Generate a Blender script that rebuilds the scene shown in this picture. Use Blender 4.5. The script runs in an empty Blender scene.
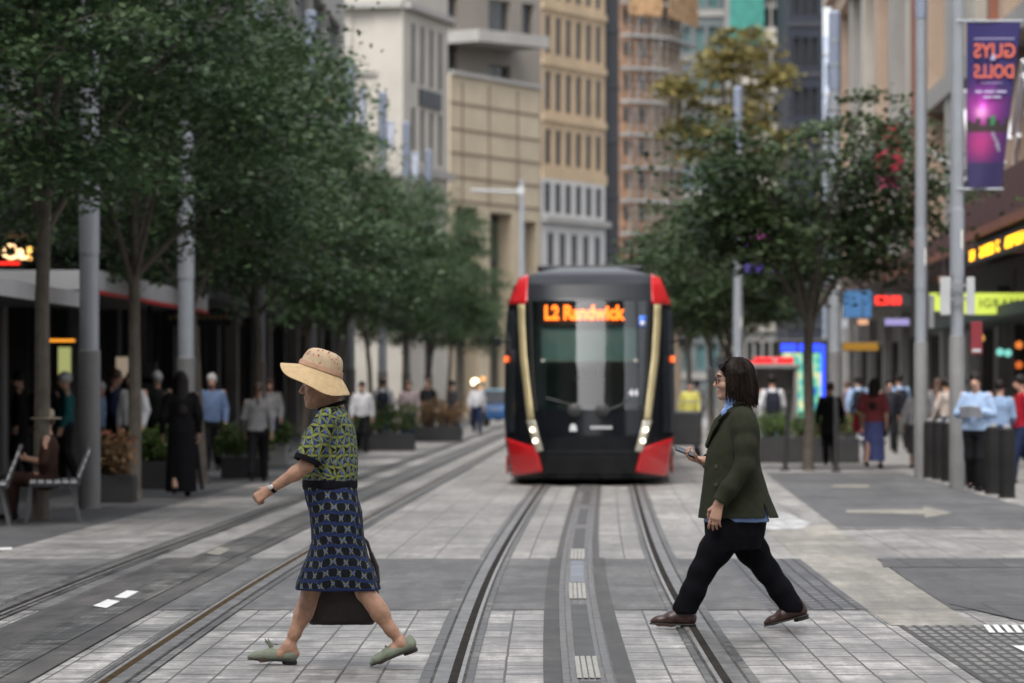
import bpy, math, random
import numpy as np
R = math.radians
sc = bpy.context.scene
col = sc.collection

# ------------------------------------------------------------------ camera, light, exposure
EYE = 1.5
cd = bpy.data.cameras.new('camera')
cam = bpy.data.objects.new('camera', cd)
col.objects.link(cam)
cam.location = (0, 0, EYE)
cam.rotation_euler = (R(90), 0, 0)
cd.sensor_width = 36
cd.lens = 135
cd.shift_y = (388 - 341.5) / 1024
cd.clip_start = 0.5
cd.clip_end = 4000
cd.dof.use_dof = True
cd.dof.focus_distance = 21.8
cd.dof.aperture_fstop = 3.2
cd.dof.aperture_blades = 9
sc.camera = cam

SUN_EL, SUN_AZ = 58, 200          # degrees; azimuth measured clockwise from +Y
w = bpy.data.worlds.new('World')
sc.world = w
w.use_nodes = True
wn = w.node_tree.nodes; wl = w.node_tree.links
sky = wn.new('ShaderNodeTexSky')
sky.sky_type = 'NISHITA'
sky.sun_disc = False
sky.sun_elevation = R(SUN_EL)
sky.sun_rotation = R(SUN_AZ)
sky.air_density = 1.0
sky.dust_density = 4.0
hs = wn.new('ShaderNodeHueSaturation')
hs.inputs['Saturation'].default_value = 0.25
wl.new(sky.outputs[0], hs.inputs['Color'])
wl.new(hs.outputs[0], wn['Background'].inputs['Color'])
wn['Background'].inputs['Strength'].default_value = 0.15

sl = bpy.data.lights.new('sun', 'SUN')
sl.energy = 0.9
sl.angle = R(25)
sl.color = (1.0, 0.97, 0.93)
sun = bpy.data.objects.new('sun', sl)
col.objects.link(sun)
az, el = R(SUN_AZ), R(SUN_EL)
from mathutils import Vector, Matrix
sdir = Vector((math.sin(az) * math.cos(el), math.cos(az) * math.cos(el), math.sin(el)))
sun.rotation_euler = (-sdir).to_track_quat('-Z', 'Y').to_euler()

vs = sc.view_settings
vs.view_transform = 'Standard'
vs.look = 'None'
vs.exposure = 1.34
vs.gamma = 1.0
vs.use_curve_mapping = False
sc.cycles.use_denoising = True
sc.cycles.max_bounces = 8
sc.cycles.transparent_max_bounces = 16
sc.cycles.sample_clamp_indirect = 8

# ------------------------------------------------------------------ helpers: places
FPX = 3840.0
def at(px, py):                       # a point of the level ground seen at that place in the photo
    Y = FPX * EYE / (py - 388.0)
    return ((px - 512) / FPX * Y, Y)
def atx(px, Y):
    return (px - 512) / FPX * Y
def zat(py, Y):
    return EYE + (388.0 - py) * Y / FPX
_cy = [0, 12, 19.5, 25.9, 33.5, 45, 56.5, 70, 110, 300]
_cx = [0.30, 0.35, 0.392, 0.440, 0.560, 0.83, 1.120, 1.47, 2.51, 7.45]
def track_x(Y):                        # the centre line of the nearer track
    s = 0
    for d in (-5, -2.5, 0, 2.5, 5):
        s += np.interp(Y + d, _cy, _cx)
    return float(s / 5)

# ------------------------------------------------------------------ helpers: materials
def nodes_of(m):
    return m.node_tree.nodes, m.node_tree.links
def mat(name, c, rough=0.6, var=0.15, scale=8.0, metal=0.0, bump=0.0, bscale=60.0, spec=0.5, coat=0.0, emit=None, estr=0.0, attr=None, island=0.0, coords='Object'):
    m = bpy.data.materials.new(name)
    m.use_nodes = True
    n, l = nodes_of(m)
    b = n['Principled BSDF']
    b.inputs['Roughness'].default_value = rough
    b.inputs['Metallic'].default_value = metal
    b.inputs['Specular IOR Level'].default_value = spec
    b.inputs['Coat Weight'].default_value = coat
    tc = n.new('ShaderNodeTexCoord')
    no = n.new('ShaderNodeTexNoise')
    no.inputs['Scale'].default_value = scale
    no.inputs['Detail'].default_value = 5
    no.inputs['Roughness'].default_value = 0.62
    l.new(tc.outputs[coords], no.inputs['Vector'])
    mr = n.new('ShaderNodeMapRange')
    mr.inputs['From Min'].default_value = 0.3
    mr.inputs['From Max'].default_value = 0.7
    mr.inputs['To Min'].default_value = 1 - var
    mr.inputs['To Max'].default_value = 1 + var
    l.new(no.outputs['Fac'], mr.inputs['Value'])
    mx = n.new('ShaderNodeMix'); mx.data_type = 'RGBA'; mx.blend_type = 'MULTIPLY'
    mx.inputs['Factor'].default_value = 1.0
    mx.inputs['A'].default_value = (*c, 1)
    if attr:
        a = n.new('ShaderNodeAttribute'); a.attribute_name = attr
        l.new(a.outputs['Color'], mx.inputs['A'])
    last = mr.outputs[0]
    if island:
        g = n.new('ShaderNodeNewGeometry')
        m2 = n.new('ShaderNodeMapRange')
        m2.inputs['To Min'].default_value = 1 - island
        m2.inputs['To Max'].default_value = 1 + island
        l.new(g.outputs['Random Per Island'], m2.inputs['Value'])
        mm = n.new('ShaderNodeMath'); mm.operation = 'MULTIPLY'
        l.new(last, mm.inputs[0]); l.new(m2.outputs[0], mm.inputs[1])
        last = mm.outputs[0]
    l.new(last, mx.inputs['B'])
    l.new(mx.outputs['Result'], b.inputs['Base Color'])
    if bump:
        nb = n.new('ShaderNodeTexNoise'); nb.inputs['Scale'].default_value = bscale
        nb.inputs['Detail'].default_value = 4
        l.new(tc.outputs[coords], nb.inputs['Vector'])
        bp = n.new('ShaderNodeBump'); bp.inputs['Strength'].default_value = bump
        bp.inputs['Distance'].default_value = 0.01
        l.new(nb.outputs['Fac'], bp.inputs['Height'])
        l.new(bp.outputs[0], b.inputs['Normal'])
    if emit:
        b.inputs['Emission Color'].default_value = (*emit, 1)
        b.inputs['Emission Strength'].default_value = estr
    return m

def glass_mat(name, tint, refl_rough=0.03, ior=1.5, mul=1.6):
    m = bpy.data.materials.new(name); m.use_nodes = True
    n, l = nodes_of(m)
    n.remove(n['Principled BSDF'])
    out = n['Material Output']
    t = n.new('ShaderNodeBsdfTransparent'); t.inputs['Color'].default_value = (*tint, 1)
    g = n.new('ShaderNodeBsdfGlossy'); g.inputs['Roughness'].default_value = refl_rough
    f = n.new('ShaderNodeFresnel'); f.inputs['IOR'].default_value = ior
    mm = n.new('ShaderNodeMath'); mm.operation = 'MULTIPLY'; mm.inputs[1].default_value = mul; mm.use_clamp = True
    l.new(f.outputs[0], mm.inputs[0])
    mx = n.new('ShaderNodeMixShader')
    l.new(mm.outputs[0], mx.inputs[0]); l.new(t.outputs[0], mx.inputs[1]); l.new(g.outputs[0], mx.inputs[2])
    l.new(mx.outputs[0], out.inputs['Surface'])
    return m

def leaf_mat(name, c, c2, var=0.35):
    m = bpy.data.materials.new(name); m.use_nodes = True
    n, l = nodes_of(m)
    b = n['Principled BSDF']
    b.inputs['Roughness'].default_value = 0.5
    b.inputs['Specular IOR Level'].default_value = 0.35
    g = n.new('ShaderNodeNewGeometry')
    tc = n.new('ShaderNodeTexCoord')
    no = n.new('ShaderNodeTexNoise'); no.inputs['Scale'].default_value = 0.9; no.inputs['Detail'].default_value = 2
    l.new(tc.outputs['Object'], no.inputs['Vector'])
    add = n.new('ShaderNodeMath'); add.operation = 'MULTIPLY_ADD'; add.inputs[1].default_value = 0.5
    l.new(g.outputs['Random Per Island'], add.inputs[0]); 
    mr = n.new('ShaderNodeMapRange'); mr.inputs['From Min'].default_value = 0.35; mr.inputs['From Max'].default_value = 0.65
    mr.inputs['To Max'].default_value = 0.5
    l.new(no.outputs['Fac'], mr.inputs['Value']); l.new(mr.outputs[0], add.inputs[2])
    mx = n.new('ShaderNodeMix'); mx.data_type = 'RGBA'
    mx.inputs['A'].default_value = (*c, 1); mx.inputs['B'].default_value = (*c2, 1)
    l.new(add.outputs[0], mx.inputs['Factor'])
    l.new(mx.outputs['Result'], b.inputs['Base Color'])
    tr = n.new('ShaderNodeBsdfTranslucent')
    l.new(mx.outputs['Result'], tr.inputs['Color'])
    ms = n.new('ShaderNodeMixShader'); ms.inputs[0].default_value = 0.3
    l.new(b.outputs[0], ms.inputs[1]); l.new(tr.outputs[0], ms.inputs[2])
    l.new(ms.outputs[0], n['Material Output'].inputs['Surface'])
    return m

def emit_mat(name, c, s):
    m = bpy.data.materials.new(name); m.use_nodes = True
    n, l = nodes_of(m)
    b = n['Principled BSDF']
    b.inputs['Base Color'].default_value = (c[0] * .3, c[1] * .3, c[2] * .3, 1)
    b.inputs['Emission Color'].default_value = (*c, 1)
    b.inputs['Emission Strength'].default_value = s
    return m

# ------------------------------------------------------------------ helpers: objects
def tag(o, label=None, cat=None, group=None, kind=None):
    if label: o['label'] = label
    if cat: o['category'] = cat
    if group: o['group'] = group
    if kind: o['kind'] = kind
    return o
def empty(name, loc=(0, 0, 0), rz=0, label=None, cat=None, group=None):
    o = bpy.data.objects.new(name, None)
    o.empty_display_size = 0.2
    col.objects.link(o)
    o.location = loc
    o.rotation_euler = (0, 0, rz)
    return tag(o, label, cat, group)
def link_mesh(name, me, parent=None):
    o = bpy.data.objects.new(name, me)
    col.objects.link(o)
    if parent: o.parent = parent
    return o
def copy_tree(o, parent=None):
    c = o.copy(); col.objects.link(c)
    if parent: c.parent = parent
    for ch in list(o.children):
        copy_tree(ch, c)
    return c

class MB:
    def __init__(s):
        s.v = []; s.f = []; s.uv = None; s.col = None
    def add(s, vs, fs):
        k = len(s.v)
        s.v += [tuple(p) for p in vs]
        s.f += [tuple(i + k for i in f) for f in fs]
        return s
    def box(s, x0, x1, y0, y1, z0, z1, M=None):
        vs = [(x0, y0, z0), (x1, y0, z0), (x1, y1, z0), (x0, y1, z0), (x0, y0, z1), (x1, y0, z1), (x1, y1, z1), (x0, y1, z1)]
        if M is not None: vs = [tuple(M @ Vector(p)) for p in vs]
        return s.add(vs, [(0, 3, 2, 1), (4, 5, 6, 7), (0, 1, 5, 4), (1, 2, 6, 5), (2, 3, 7, 6), (3, 0, 4, 7)])
    def bar(s, a, b, w, h=None):       # a straight square bar
        a = Vector(a); b = Vector(b); d = b - a; L = d.length
        if L < 1e-6: return s
        q = d.to_track_quat('X', 'Z').to_matrix().to_4x4()
        h = h or w
        return s.box(0, L, -w / 2, w / 2, -h / 2, h / 2, Matrix.Translation(a) @ q)
    def tube(s, pts, rad, n=8, cap=True):
        pts = [Vector(p) for p in pts]
        if not hasattr(rad, '__len__'): rad = [rad] * len(pts)
        k = len(s.v); up = Vector((0, 0, 1))
        prev = None
        for i, p in enumerate(pts):
            a = pts[max(i - 1, 0)]; b = pts[min(i + 1, len(pts) - 1)]
            t = (b - a).normalized()
            if prev is None:
                ref = up if abs(t.z) < 0.9 else Vector((1, 0, 0))
                e1 = t.cross(ref).normalized()
            else:
                e1 = (prev - t * prev.dot(t)).normalized()
            prev = e1
            e2 = t.cross(e1)
            for j in range(n):
                an = 2 * math.pi * j / n
                s.v.append(tuple(p + (e1 * math.cos(an) + e2 * math.sin(an)) * rad[i]))
        for i in range(len(pts) - 1):
            for j in range(n):
                j2 = (j + 1) % n
                s.f.append((k + i * n + j, k + i * n + j2, k + (i + 1) * n + j2, k + (i + 1) * n + j))
        if cap:
            s.f.append(tuple(k + j for j in reversed(range(n))))
            s.f.append(tuple(k + (len(pts) - 1) * n + j for j in range(n)))
        return s
    def lathe(s, prof, c=(0, 0, 0), n=20, cap=True):
        k = len(s.v)
        for (r, z) in prof:
            for j in range(n):
                a = 2 * math.pi * j / n
                s.v.append((c[0] + r * math.cos(a), c[1] + r * math.sin(a), c[2] + z))
        for i in range(len(prof) - 1):
            for j in range(n):
                j2 = (j + 1) % n
                s.f.append((k + i * n + j, k + i * n + j2, k + (i + 1) * n + j2, k + (i + 1) * n + j))
        if cap:
            s.f.append(tuple(k + j for j in reversed(range(n))))
            s.f.append(tuple(k + (len(prof) - 1) * n + j for j in range(n)))
        return s
    def prism(s, poly, y0, y1, M=None):   # polygon in x,z pushed along y
        n = len(poly)
        vs = [(x, y0, z) for x, z in poly] + [(x, y1, z) for x, z in poly]
        if M is not None: vs = [tuple(M @ Vector(p)) for p in vs]
        fs = [tuple(range(n)), tuple(reversed(range(n, 2 * n)))]
        for i in range(n):
            j = (i + 1) % n
            fs.append((i, i + n, j + n, j))
        return s.add(vs, fs)
    def build(s, name, m, parent=None, smooth=False, bevel=0.0, angle=35):
        me = bpy.data.meshes.new(name)
        me.from_pydata(s.v, [], s.f)
        me.update()
        if m: me.materials.append(m)
        if s.uv is not None:
            ul = me.uv_layers.new(name='UVMap')
            li = np.zeros(len(me.loops), dtype=np.int32)
            me.loops.foreach_get('vertex_index', li)
            ul.data.foreach_set('uv', np.array(s.uv, dtype=np.float32)[li].ravel())
        if s.col is not None:
            ca = me.color_attributes.new('Col', 'FLOAT_COLOR', 'POINT')
            c4 = np.ones((len(s.v), 4), dtype=np.float32); c4[:, :3] = s.col
            ca.data.foreach_set('color', c4.ravel())
        o = link_mesh(name, me, parent)
        if smooth:
            me.polygons.foreach_set('use_smooth', [True] * len(me.polygons))
            if angle:
                me.set_sharp_from_angle(angle=R(angle))
        if bevel:
            b = o.modifiers.new('bevel', 'BEVEL'); b.width = bevel; b.segments = 2; b.limit_method = 'ANGLE'
        return o

def np_mesh(name, V, F, m, parent=None, smooth=True, cols=None):
    me = bpy.data.meshes.new(name)
    V = np.asarray(V, dtype=np.float32); F = np.asarray(F, dtype=np.int32)
    k = F.shape[1]
    me.vertices.add(len(V)); me.vertices.foreach_set('co', V.ravel())
    me.loops.add(F.size); me.loops.foreach_set('vertex_index', F.ravel())
    me.polygons.add(len(F))
    me.polygons.foreach_set('loop_start', np.arange(0, F.size, k, dtype=np.int32))
    me.polygons.foreach_set('loop_total', np.full(len(F), k, dtype=np.int32))
    if smooth: me.polygons.foreach_set('use_smooth', np.ones(len(F), dtype=bool))
    me.update(calc_edges=True)
    me.validate()
    if m: me.materials.append(m)
    if cols is not None:
        ca = me.color_attributes.new('Col', 'FLOAT_COLOR', 'POINT')
        c4 = np.ones((len(V), 4), dtype=np.float32); c4[:, :3] = cols
        ca.data.foreach_set('color', c4.ravel())
    return link_mesh(name, me, parent)

def text(name, body, size, loc, rot, m, parent=None, ext=0.004, flip=False, bold=0.0, align='LEFT', spacing=1.0, sx=1.0):
    c = bpy.data.curves.new(name, 'FONT')
    c.body = body; c.size = size; c.extrude = ext; c.offset = bold; c.align_x = align; c.space_character = spacing
    t = bpy.data.objects.new(name, c); col.objects.link(t)
    me = bpy.data.meshes.new_from_object(t)
    bpy.data.objects.remove(t)
    me.name = name
    me.materials.clear(); me.materials.append(m)
    for v in me.vertices: v.co.x *= -sx if flip else sx
    if flip: me.flip_normals()
    o = link_mesh(name, me, parent)
    o.location = loc; o.rotation_euler = rot
    return o

# ------------------------------------------------------------------ helpers: bodies and cloth from distance fields
class SDF:
    def __init__(s, lo, hi, res):
        s.lo = np.array(lo, dtype=np.float32); s.res = res
        s.n = np.ceil((np.array(hi) - s.lo) / res).astype(int) + 1
        s.F = np.full(s.n, 1.0, dtype=np.float32)
        s.ax = [s.lo[i] + res * np.arange(s.n[i], dtype=np.float32) for i in range(3)]
    def _win(s, lo, hi):
        a = np.clip(np.floor((np.array(lo) - s.lo) / s.res).astype(int), 0, s.n - 1)
        b = np.clip(np.ceil((np.array(hi) - s.lo) / s.res).astype(int) + 1, 1, s.n)
        sl = tuple(slice(a[i], b[i]) for i in range(3))
        g = np.meshgrid(s.ax[0][sl[0]], s.ax[1][sl[1]], s.ax[2][sl[2]], indexing='ij', sparse=True)
        return sl, g
    def _apply(s, sl, d, k, op):
        A = s.F[sl]
        if op == 'sub':
            d = -d
            h = np.clip(0.5 - 0.5 * (A - d) / k, 0, 1)
            s.F[sl] = A * (1 - h) + d * h + k * h * (1 - h)
        else:
            h = np.clip(0.5 + 0.5 * (d - A) / k, 0, 1)
            s.F[sl] = d * (1 - h) + A * h - k * h * (1 - h)
    def cap(s, a, b, ra, rb=None, k=0.012, sq=(1, 1, 1), op='add'):
        rb = ra if rb is None else rb
        a = np.array(a, float); b = np.array(b, float); sq = np.array(sq, float)
        m = max(ra, rb) * sq.max() + k + 3 * s.res
        sl, g = s._win(np.minimum(a, b) - m, np.maximum(a, b) + m)
        P = [(g[i] - a[i]) / sq[i] for i in range(3)]
        D = (b - a) / sq
        L2 = float(D @ D) + 1e-9
        t = np.clip((P[0] * D[0] + P[1] * D[1] + P[2] * D[2]) / L2, 0, 1)
        d = np.sqrt((P[0] - t * D[0]) ** 2 + (P[1] - t * D[1]) ** 2 + (P[2] - t * D[2]) ** 2) - (ra + t * (rb - ra))
        s._apply(sl, d * sq.min(), k, op)
        return s
    def chain(s, pts, rads, k=0.012, sq=(1, 1, 1)):
        for i in range(len(pts) - 1):
            s.cap(pts[i], pts[i + 1], rads[i], rads[i + 1], k, sq)
        return s
    def ell(s, c, r, k=0.012, ry=0.0, op='add'):      # ry: turn about the y axis
        c = np.array(c, float); r = np.array(r, float)
        m = r.max() + k + 3 * s.res
        sl, g = s._win(c - m, c + m)
        x, y, z = g[0] - c[0], g[1] - c[1], g[2] - c[2]
        if ry:
            cs, sn = math.cos(ry), math.sin(ry)
            x, z = x * cs - z * sn, x * sn + z * cs
        q = np.sqrt((x / r[0]) ** 2 + (y / r[1]) ** 2 + (z / r[2]) ** 2)
        q2 = np.sqrt((x / r[0] ** 2) ** 2 + (y / r[1] ** 2) ** 2 + (z / r[2] ** 2) ** 2) + 1e-6
        s._apply(sl, q * (q - 1) / q2, k, op)
        return s
    def loft(s, rows, k=0.012, p=2.0, op='add', grow=0.0, fold=None, cy=0.0):   # rows of (z, cx, rx, ry)
        rows = sorted(rows)
        zz = [r[0] for r in rows]
        rm = max(max(r[2], r[3]) for r in rows) + 0.05
        cxs = [r[1] for r in rows]
        m = k + 3 * s.res + abs(grow)
        sl, g = s._win((min(cxs) - rm - m, cy - rm - m, zz[0] - m), (max(cxs) + rm + m, cy + rm + m, zz[-1] + m))
        z = g[2]
        cx = np.interp(z, zz, cxs); rx = np.interp(z, zz, [r[2] for r in rows]) + grow; ry = np.interp(z, zz, [r[3] for r in rows]) + grow
        x = (g[0] - cx); y = g[1] - cy
        if fold is not None:
            sc_ = 1 + fold(np.arctan2(y / ry, x / rx), z)
            x = x / sc_; y = y / sc_
        q = (np.abs(x / rx) ** p + np.abs(y / ry) ** p) ** (1 / p)
        d = (q - 1) * np.minimum(rx, ry)
        dz = np.maximum(zz[0] - z, z - zz[-1]) 
        d = np.maximum(d, dz)
        s._apply(sl, d.astype(np.float32), k, op)
        return s
    def plane(s, pt, nrm):          # keep the side the normal points away from
        g = np.meshgrid(*s.ax, indexing='ij', sparse=True)
        n = np.array(nrm, float); n /= np.linalg.norm(n)
        d = (g[0] - pt[0]) * n[0] + (g[1] - pt[1]) * n[1] + (g[2] - pt[2]) * n[2]
        s.F = np.maximum(s.F, d.astype(np.float32))
        return s
    def disp(s, fn):
        g = np.meshgrid(*s.ax, indexing='ij', sparse=True)
        s.F = s.F + fn(*g).astype(np.float32)
        return s
    def verts(s, smooth=2):
        F = s.F
        F[0] = F[-1] = 1; F[:, 0] = F[:, -1] = 1; F[:, :, 0] = F[:, :, -1] = 1
        S = F < 0
        c = np.zeros(tuple(s.n - 1), dtype=np.uint8)
        offs = [(i, j, k) for i in (0, 1) for j in (0, 1) for k in (0, 1)]
        nx, ny, nz = s.n - 1
        for i, j, k in offs:
            c += S[i:i + nx, j:j + ny, k:k + nz]
        act = (c > 0) & (c < 8)
        ids = np.argwhere(act)
        idx = np.full(act.shape, -1, dtype=np.int32)
        idx[act] = np.arange(len(ids))
        vals = np.stack([F[ids[:, 0] + i, ids[:, 1] + j, ids[:, 2] + k] for i, j, k in offs], 1)
        acc = np.zeros((len(ids), 3)); cnt = np.zeros(len(ids))
        O = np.array(offs, float)
        for a in range(8):
            for b in range(a + 1, 8):
                if np.abs(O[a] - O[b]).sum() != 1: continue
                va, vb = vals[:, a], vals[:, b]
                mk = (va < 0) != (vb < 0)
                t = np.where(mk, va / np.where(mk, va - vb, 1), 0)
                acc += (O[a] + t[:, None] * (O[b] - O[a])) * mk[:, None]
                cnt += mk
        V = s.lo + (ids + acc / cnt[:, None]) * s.res
        Q = []
        for ax in range(3):
            u, v = (ax + 1) % 3, (ax + 2) % 3
            A = np.moveaxis(S, (ax, u, v), (0, 1, 2)); I = np.moveaxis(idx, (ax, u, v), (0, 1, 2))
            ch = A[:-1, 1:-1, 1:-1] != A[1:, 1:-1, 1:-1]
            e = np.argwhere(ch)
            i, j, k = e[:, 0], e[:, 1] + 1, e[:, 2] + 1
            q = np.stack([I[i, j - 1, k - 1], I[i, j, k - 1], I[i, j, k], I[i, j - 1, k]], 1)
            fl = ~A[i, j, k]
            q[fl] = q[fl][:, ::-1]
            Q.append(q)
        Q = np.concatenate(Q)
        Q = Q[(Q >= 0).all(1)]
        for _ in range(smooth):
            a = np.zeros_like(V); n = np.zeros(len(V))
            for i in range(4):
                p, q = Q[:, i], Q[:, (i + 1) % 4]
                for dd in range(3):
                    a[:, dd] += np.bincount(p, V[q, dd], len(V)) + np.bincount(q, V[p, dd], len(V))
                n += np.bincount(p, minlength=len(V)) + np.bincount(q, minlength=len(V))
            V = V * 0.5 + 0.5 * a / np.maximum(n, 1)[:, None]
        return V, Q
    def build(s, name, m, parent=None, smooth=2, colfn=None):
        V, Q = s.verts(smooth)
        return np_mesh(name, V, Q, m, parent, True, colfn(V) if colfn else None)
# ------------------------------------------------------------------ ground materials
def paving_mat(name, c1, c2, mortar, bw, bh, ms=0.007, stain=0.35, rough=0.55, streak=0.25, offs=0.5):
    m = bpy.data.materials.new(name); m.use_nodes = True
    n, l = nodes_of(m)
    b = n['Principled BSDF']
    uv = n.new('ShaderNodeUVMap'); uv.uv_map = 'UVMap'
    br = n.new('ShaderNodeTexBrick')
    br.offset = offs
    br.inputs['Color1'].default_value = (*c1, 1); br.inputs['Color2'].default_value = (*c2, 1)
    br.inputs['Mortar'].default_value = (*mortar, 1)
    br.inputs['Scale'].default_value = 1.0
    br.inputs['Mortar Size'].default_value = ms
    br.inputs['Mortar Smooth'].default_value = 0.3
    br.inputs['Brick Width'].default_value = bw * 0.3
    br.inputs['Row Height'].default_value = bh
    # wobble so that the joints are not ruled lines
    no = n.new('ShaderNodeTexNoise'); no.inputs['Scale'].default_value = 2.2; no.inputs['Detail'].default_value = 3
    l.new(uv.outputs[0], no.inputs['Vector'])
    ma = n.new('ShaderNodeVectorMath'); ma.operation = 'MULTIPLY_ADD'
    ma.inputs[1].default_value = (0.03, 0.012, 0)
    l.new(no.outputs['Color'], ma.inputs[0]); l.new(uv.outputs[0], ma.inputs[2])
    sq = n.new('ShaderNodeVectorMath'); sq.operation = 'MULTIPLY'; sq.inputs[1].default_value = (0.3, 1, 1)
    l.new(ma.outputs[0], sq.inputs[0]); l.new(sq.outputs[0], br.inputs['Vector'])
    # stains: broad blotches, wheel and rain streaks, grit
    def noise(sc3, scale, det, lo, hi, to0, to1):
        mp = n.new('ShaderNodeMapping'); mp.inputs['Scale'].default_value = sc3
        l.new(uv.outputs[0], mp.inputs['Vector'])
        t = n.new('ShaderNodeTexNoise'); t.inputs['Scale'].default_value = scale; t.inputs['Detail'].default_value = det
        t.inputs['Roughness'].default_value = 0.65
        l.new(mp.outputs[0], t.inputs['Vector'])
        r = n.new('ShaderNodeMapRange'); r.inputs['From Min'].default_value = lo; r.inputs['From Max'].default_value = hi
        r.inputs['To Min'].default_value = to0; r.inputs['To Max'].default_value = to1
        l.new(t.outputs['Fac'], r.inputs['Value'])
        return r.outputs[0]
    A = noise((1, 1, 1), 0.6, 6, 0.35, 0.65, 1 - stain, 1 + stain * 0.5)
    B = noise((1.0, 9, 1), 0.9, 6, 0.35, 0.68, 1 - streak, 1 + streak * 0.6)
    B2 = noise((7.0, 0.8, 1), 1.1, 6, 0.35, 0.68, 1 - streak * 1.3, 1 + streak * 0.6)
    C = noise((1, 1, 1), 38, 3, 0.3, 0.7, 0.72, 1.28)
    D = noise((1, 1, 1), 5.0, 6, 0.36, 0.64, 1 - stain * .7, 1 + stain * .45)
    vo = n.new('ShaderNodeTexVoronoi'); vo.inputs['Scale'].default_value = 1.7
    l.new(uv.outputs[0], vo.inputs['Vector'])
    gum = n.new('ShaderNodeMapRange'); gum.inputs['From Min'].default_value = 0.035; gum.inputs['From Max'].default_value = 0.055
    gum.inputs['To Min'].default_value = 0.55; gum.inputs['To Max'].default_value = 1.0
    l.new(vo.outputs['Distance'], gum.inputs['Value'])
    E = noise((0.25, 1.6, 1), 0.8, 5, 0.42, 0.60, 0.80, 1.06)
    def mul(a, bb):
        q = n.new('ShaderNodeMath'); q.operation = 'MULTIPLY'
        l.new(a, q.inputs[0]); l.new(bb, q.inputs[1]); return q.outputs[0]
    k = mul(mul(mul(A, D), B), mul(mul(C, B2), mul(E, gum.outputs[0])))
    mx = n.new('ShaderNodeMix'); mx.data_type = 'RGBA'; mx.blend_type = 'MULTIPLY'; mx.inputs['Factor'].default_value = 1
    l.new(br.outputs['Color'], mx.inputs['A']); l.new(k, mx.inputs['B'])
    l.new(mx.outputs['Result'], b.inputs['Base Color'])
    rr = n.new('ShaderNodeMapRange'); rr.inputs['To Min'].default_value = rough - 0.15; rr.inputs['To Max'].default_value = rough + 0.2
    l.new(k, rr.inputs['Value']); l.new(rr.outputs[0], b.inputs['Roughness'])
    bp = n.new('ShaderNodeBump'); bp.inputs['Strength'].default_value = 0.5; bp.inputs['Distance'].default_value = 0.006; bp.invert = True
    l.new(br.outputs['Fac'], bp.inputs['Height']); l.new(bp.outputs[0], b.inputs['Normal'])
    return m
PAVE = paving_mat('granite_pavers', (0.46, 0.442, 0.415), (0.385, 0.37, 0.348), (0.115, 0.105, 0.095), 0.66, 0.215, 0.0075, 0.55, 0.5, 0.30)
PAVE2 = paving_mat('granite_slabs', (0.355, 0.338, 0.315), (0.30, 0.288, 0.27), (0.12, 0.11, 0.10), 1.2, 0.42, 0.007, 0.35)
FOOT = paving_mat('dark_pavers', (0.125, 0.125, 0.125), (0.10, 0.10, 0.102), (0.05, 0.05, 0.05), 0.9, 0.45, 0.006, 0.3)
COBB = paving_mat('cobble_setts', (0.17, 0.17, 0.175), (0.11, 0.11, 0.115), (0.035, 0.033, 0.03), 0.32, 0.105, 0.014, 0.4)
BLOCK = paving_mat('dark_blocks', (0.115, 0.113, 0.115), (0.085, 0.083, 0.085), (0.035, 0.033, 0.03), 0.8, 0.4, 0.01, 0.35)
ASPH = paving_mat('worn_asphalt', (0.165, 0.162, 0.158), (0.165, 0.162, 0.158), (0.165, 0.162, 0.158), 3, 3, 0.001, 0.4, 0.65, 0.32)
ASPHD = paving_mat('dark_asphalt', (0.115, 0.115, 0.117), (0.115, 0.115, 0.117), (0.115, 0.115, 0.117), 3, 3, 0.001, 0.3, 0.65, 0.25)
ASPHB = paving_mat('track_asphalt', (0.10, 0.092, 0.083), (0.10, 0.092, 0.083), (0.10, 0.092, 0.083), 3, 3, 0.001, 0.5, 0.6, 0.4)
ASPHG = paving_mat('gritty_asphalt', (0.105, 0.103, 0.098), (0.105, 0.103, 0.098), (0.105, 0.103, 0.098), 3, 3, 0.001, 0.5, 0.7, 0.3)
CONC = paving_mat('pale_concrete', (0.36, 0.335, 0.285), (0.33, 0.31, 0.265), (0.20, 0.19, 0.16), 4.0, 0.9, 0.006, 0.3)
PATCH = paving_mat('pale_patch', (0.56, 0.56, 0.55), (0.5, 0.5, 0.49), (0.5, 0.5, 0.49), 3, 3, 0.001, 0.35, 0.55, 0.35)
RIB = paving_mat('ribbed_pavers', (0.27, 0.26, 0.245), (0.21, 0.205, 0.195), (0.05, 0.05, 0.045), 0.30, 0.075, 0.018, 0.25, offs=0.0)
STEEL = mat('rail_steel', (0.125, 0.121, 0.116), 0.45, 0.75, 6.0, metal=0.25, bump=0.3)
GROOVE = mat('rail_groove', (0.028, 0.025, 0.022), 0.95, 0.5, 4.0, spec=0.05)
GROOVER = mat('rusty_groove', (0.060, 0.040, 0.020), 0.95, 0.5, 4.0, spec=0.05)
GAP = mat('rail_gap', (0.075, 0.072, 0.068), 0.9, 0.7, 6.0, spec=0.1)
BEDM = paving_mat('rail_bed', (0.23, 0.225, 0.215), (0.17, 0.165, 0.155), (0.05, 0.05, 0.045), 0.5, 0.5, 0.008, 0.75, 0.55, 0.6)
GUARD = mat('rail_guard', (0.23, 0.22, 0.21), 0.45, 0.4, 5.0, metal=0.4)
APSM = paving_mat('power_strip', (0.20, 0.195, 0.185), (0.15, 0.135, 0.115), (0.07, 0.065, 0.06), 1.5, 0.045, 0.004, 0.6, 0.45, 0.6)
APSB = mat('power_plate_blue', (0.11, 0.125, 0.15), 0.4, 0.45, 3.0, metal=0.15)
APSD = mat('power_plate_dark', (0.05, 0.049, 0.047), 0.55, 0.4, 3.0, metal=0.0, spec=.3)
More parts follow.
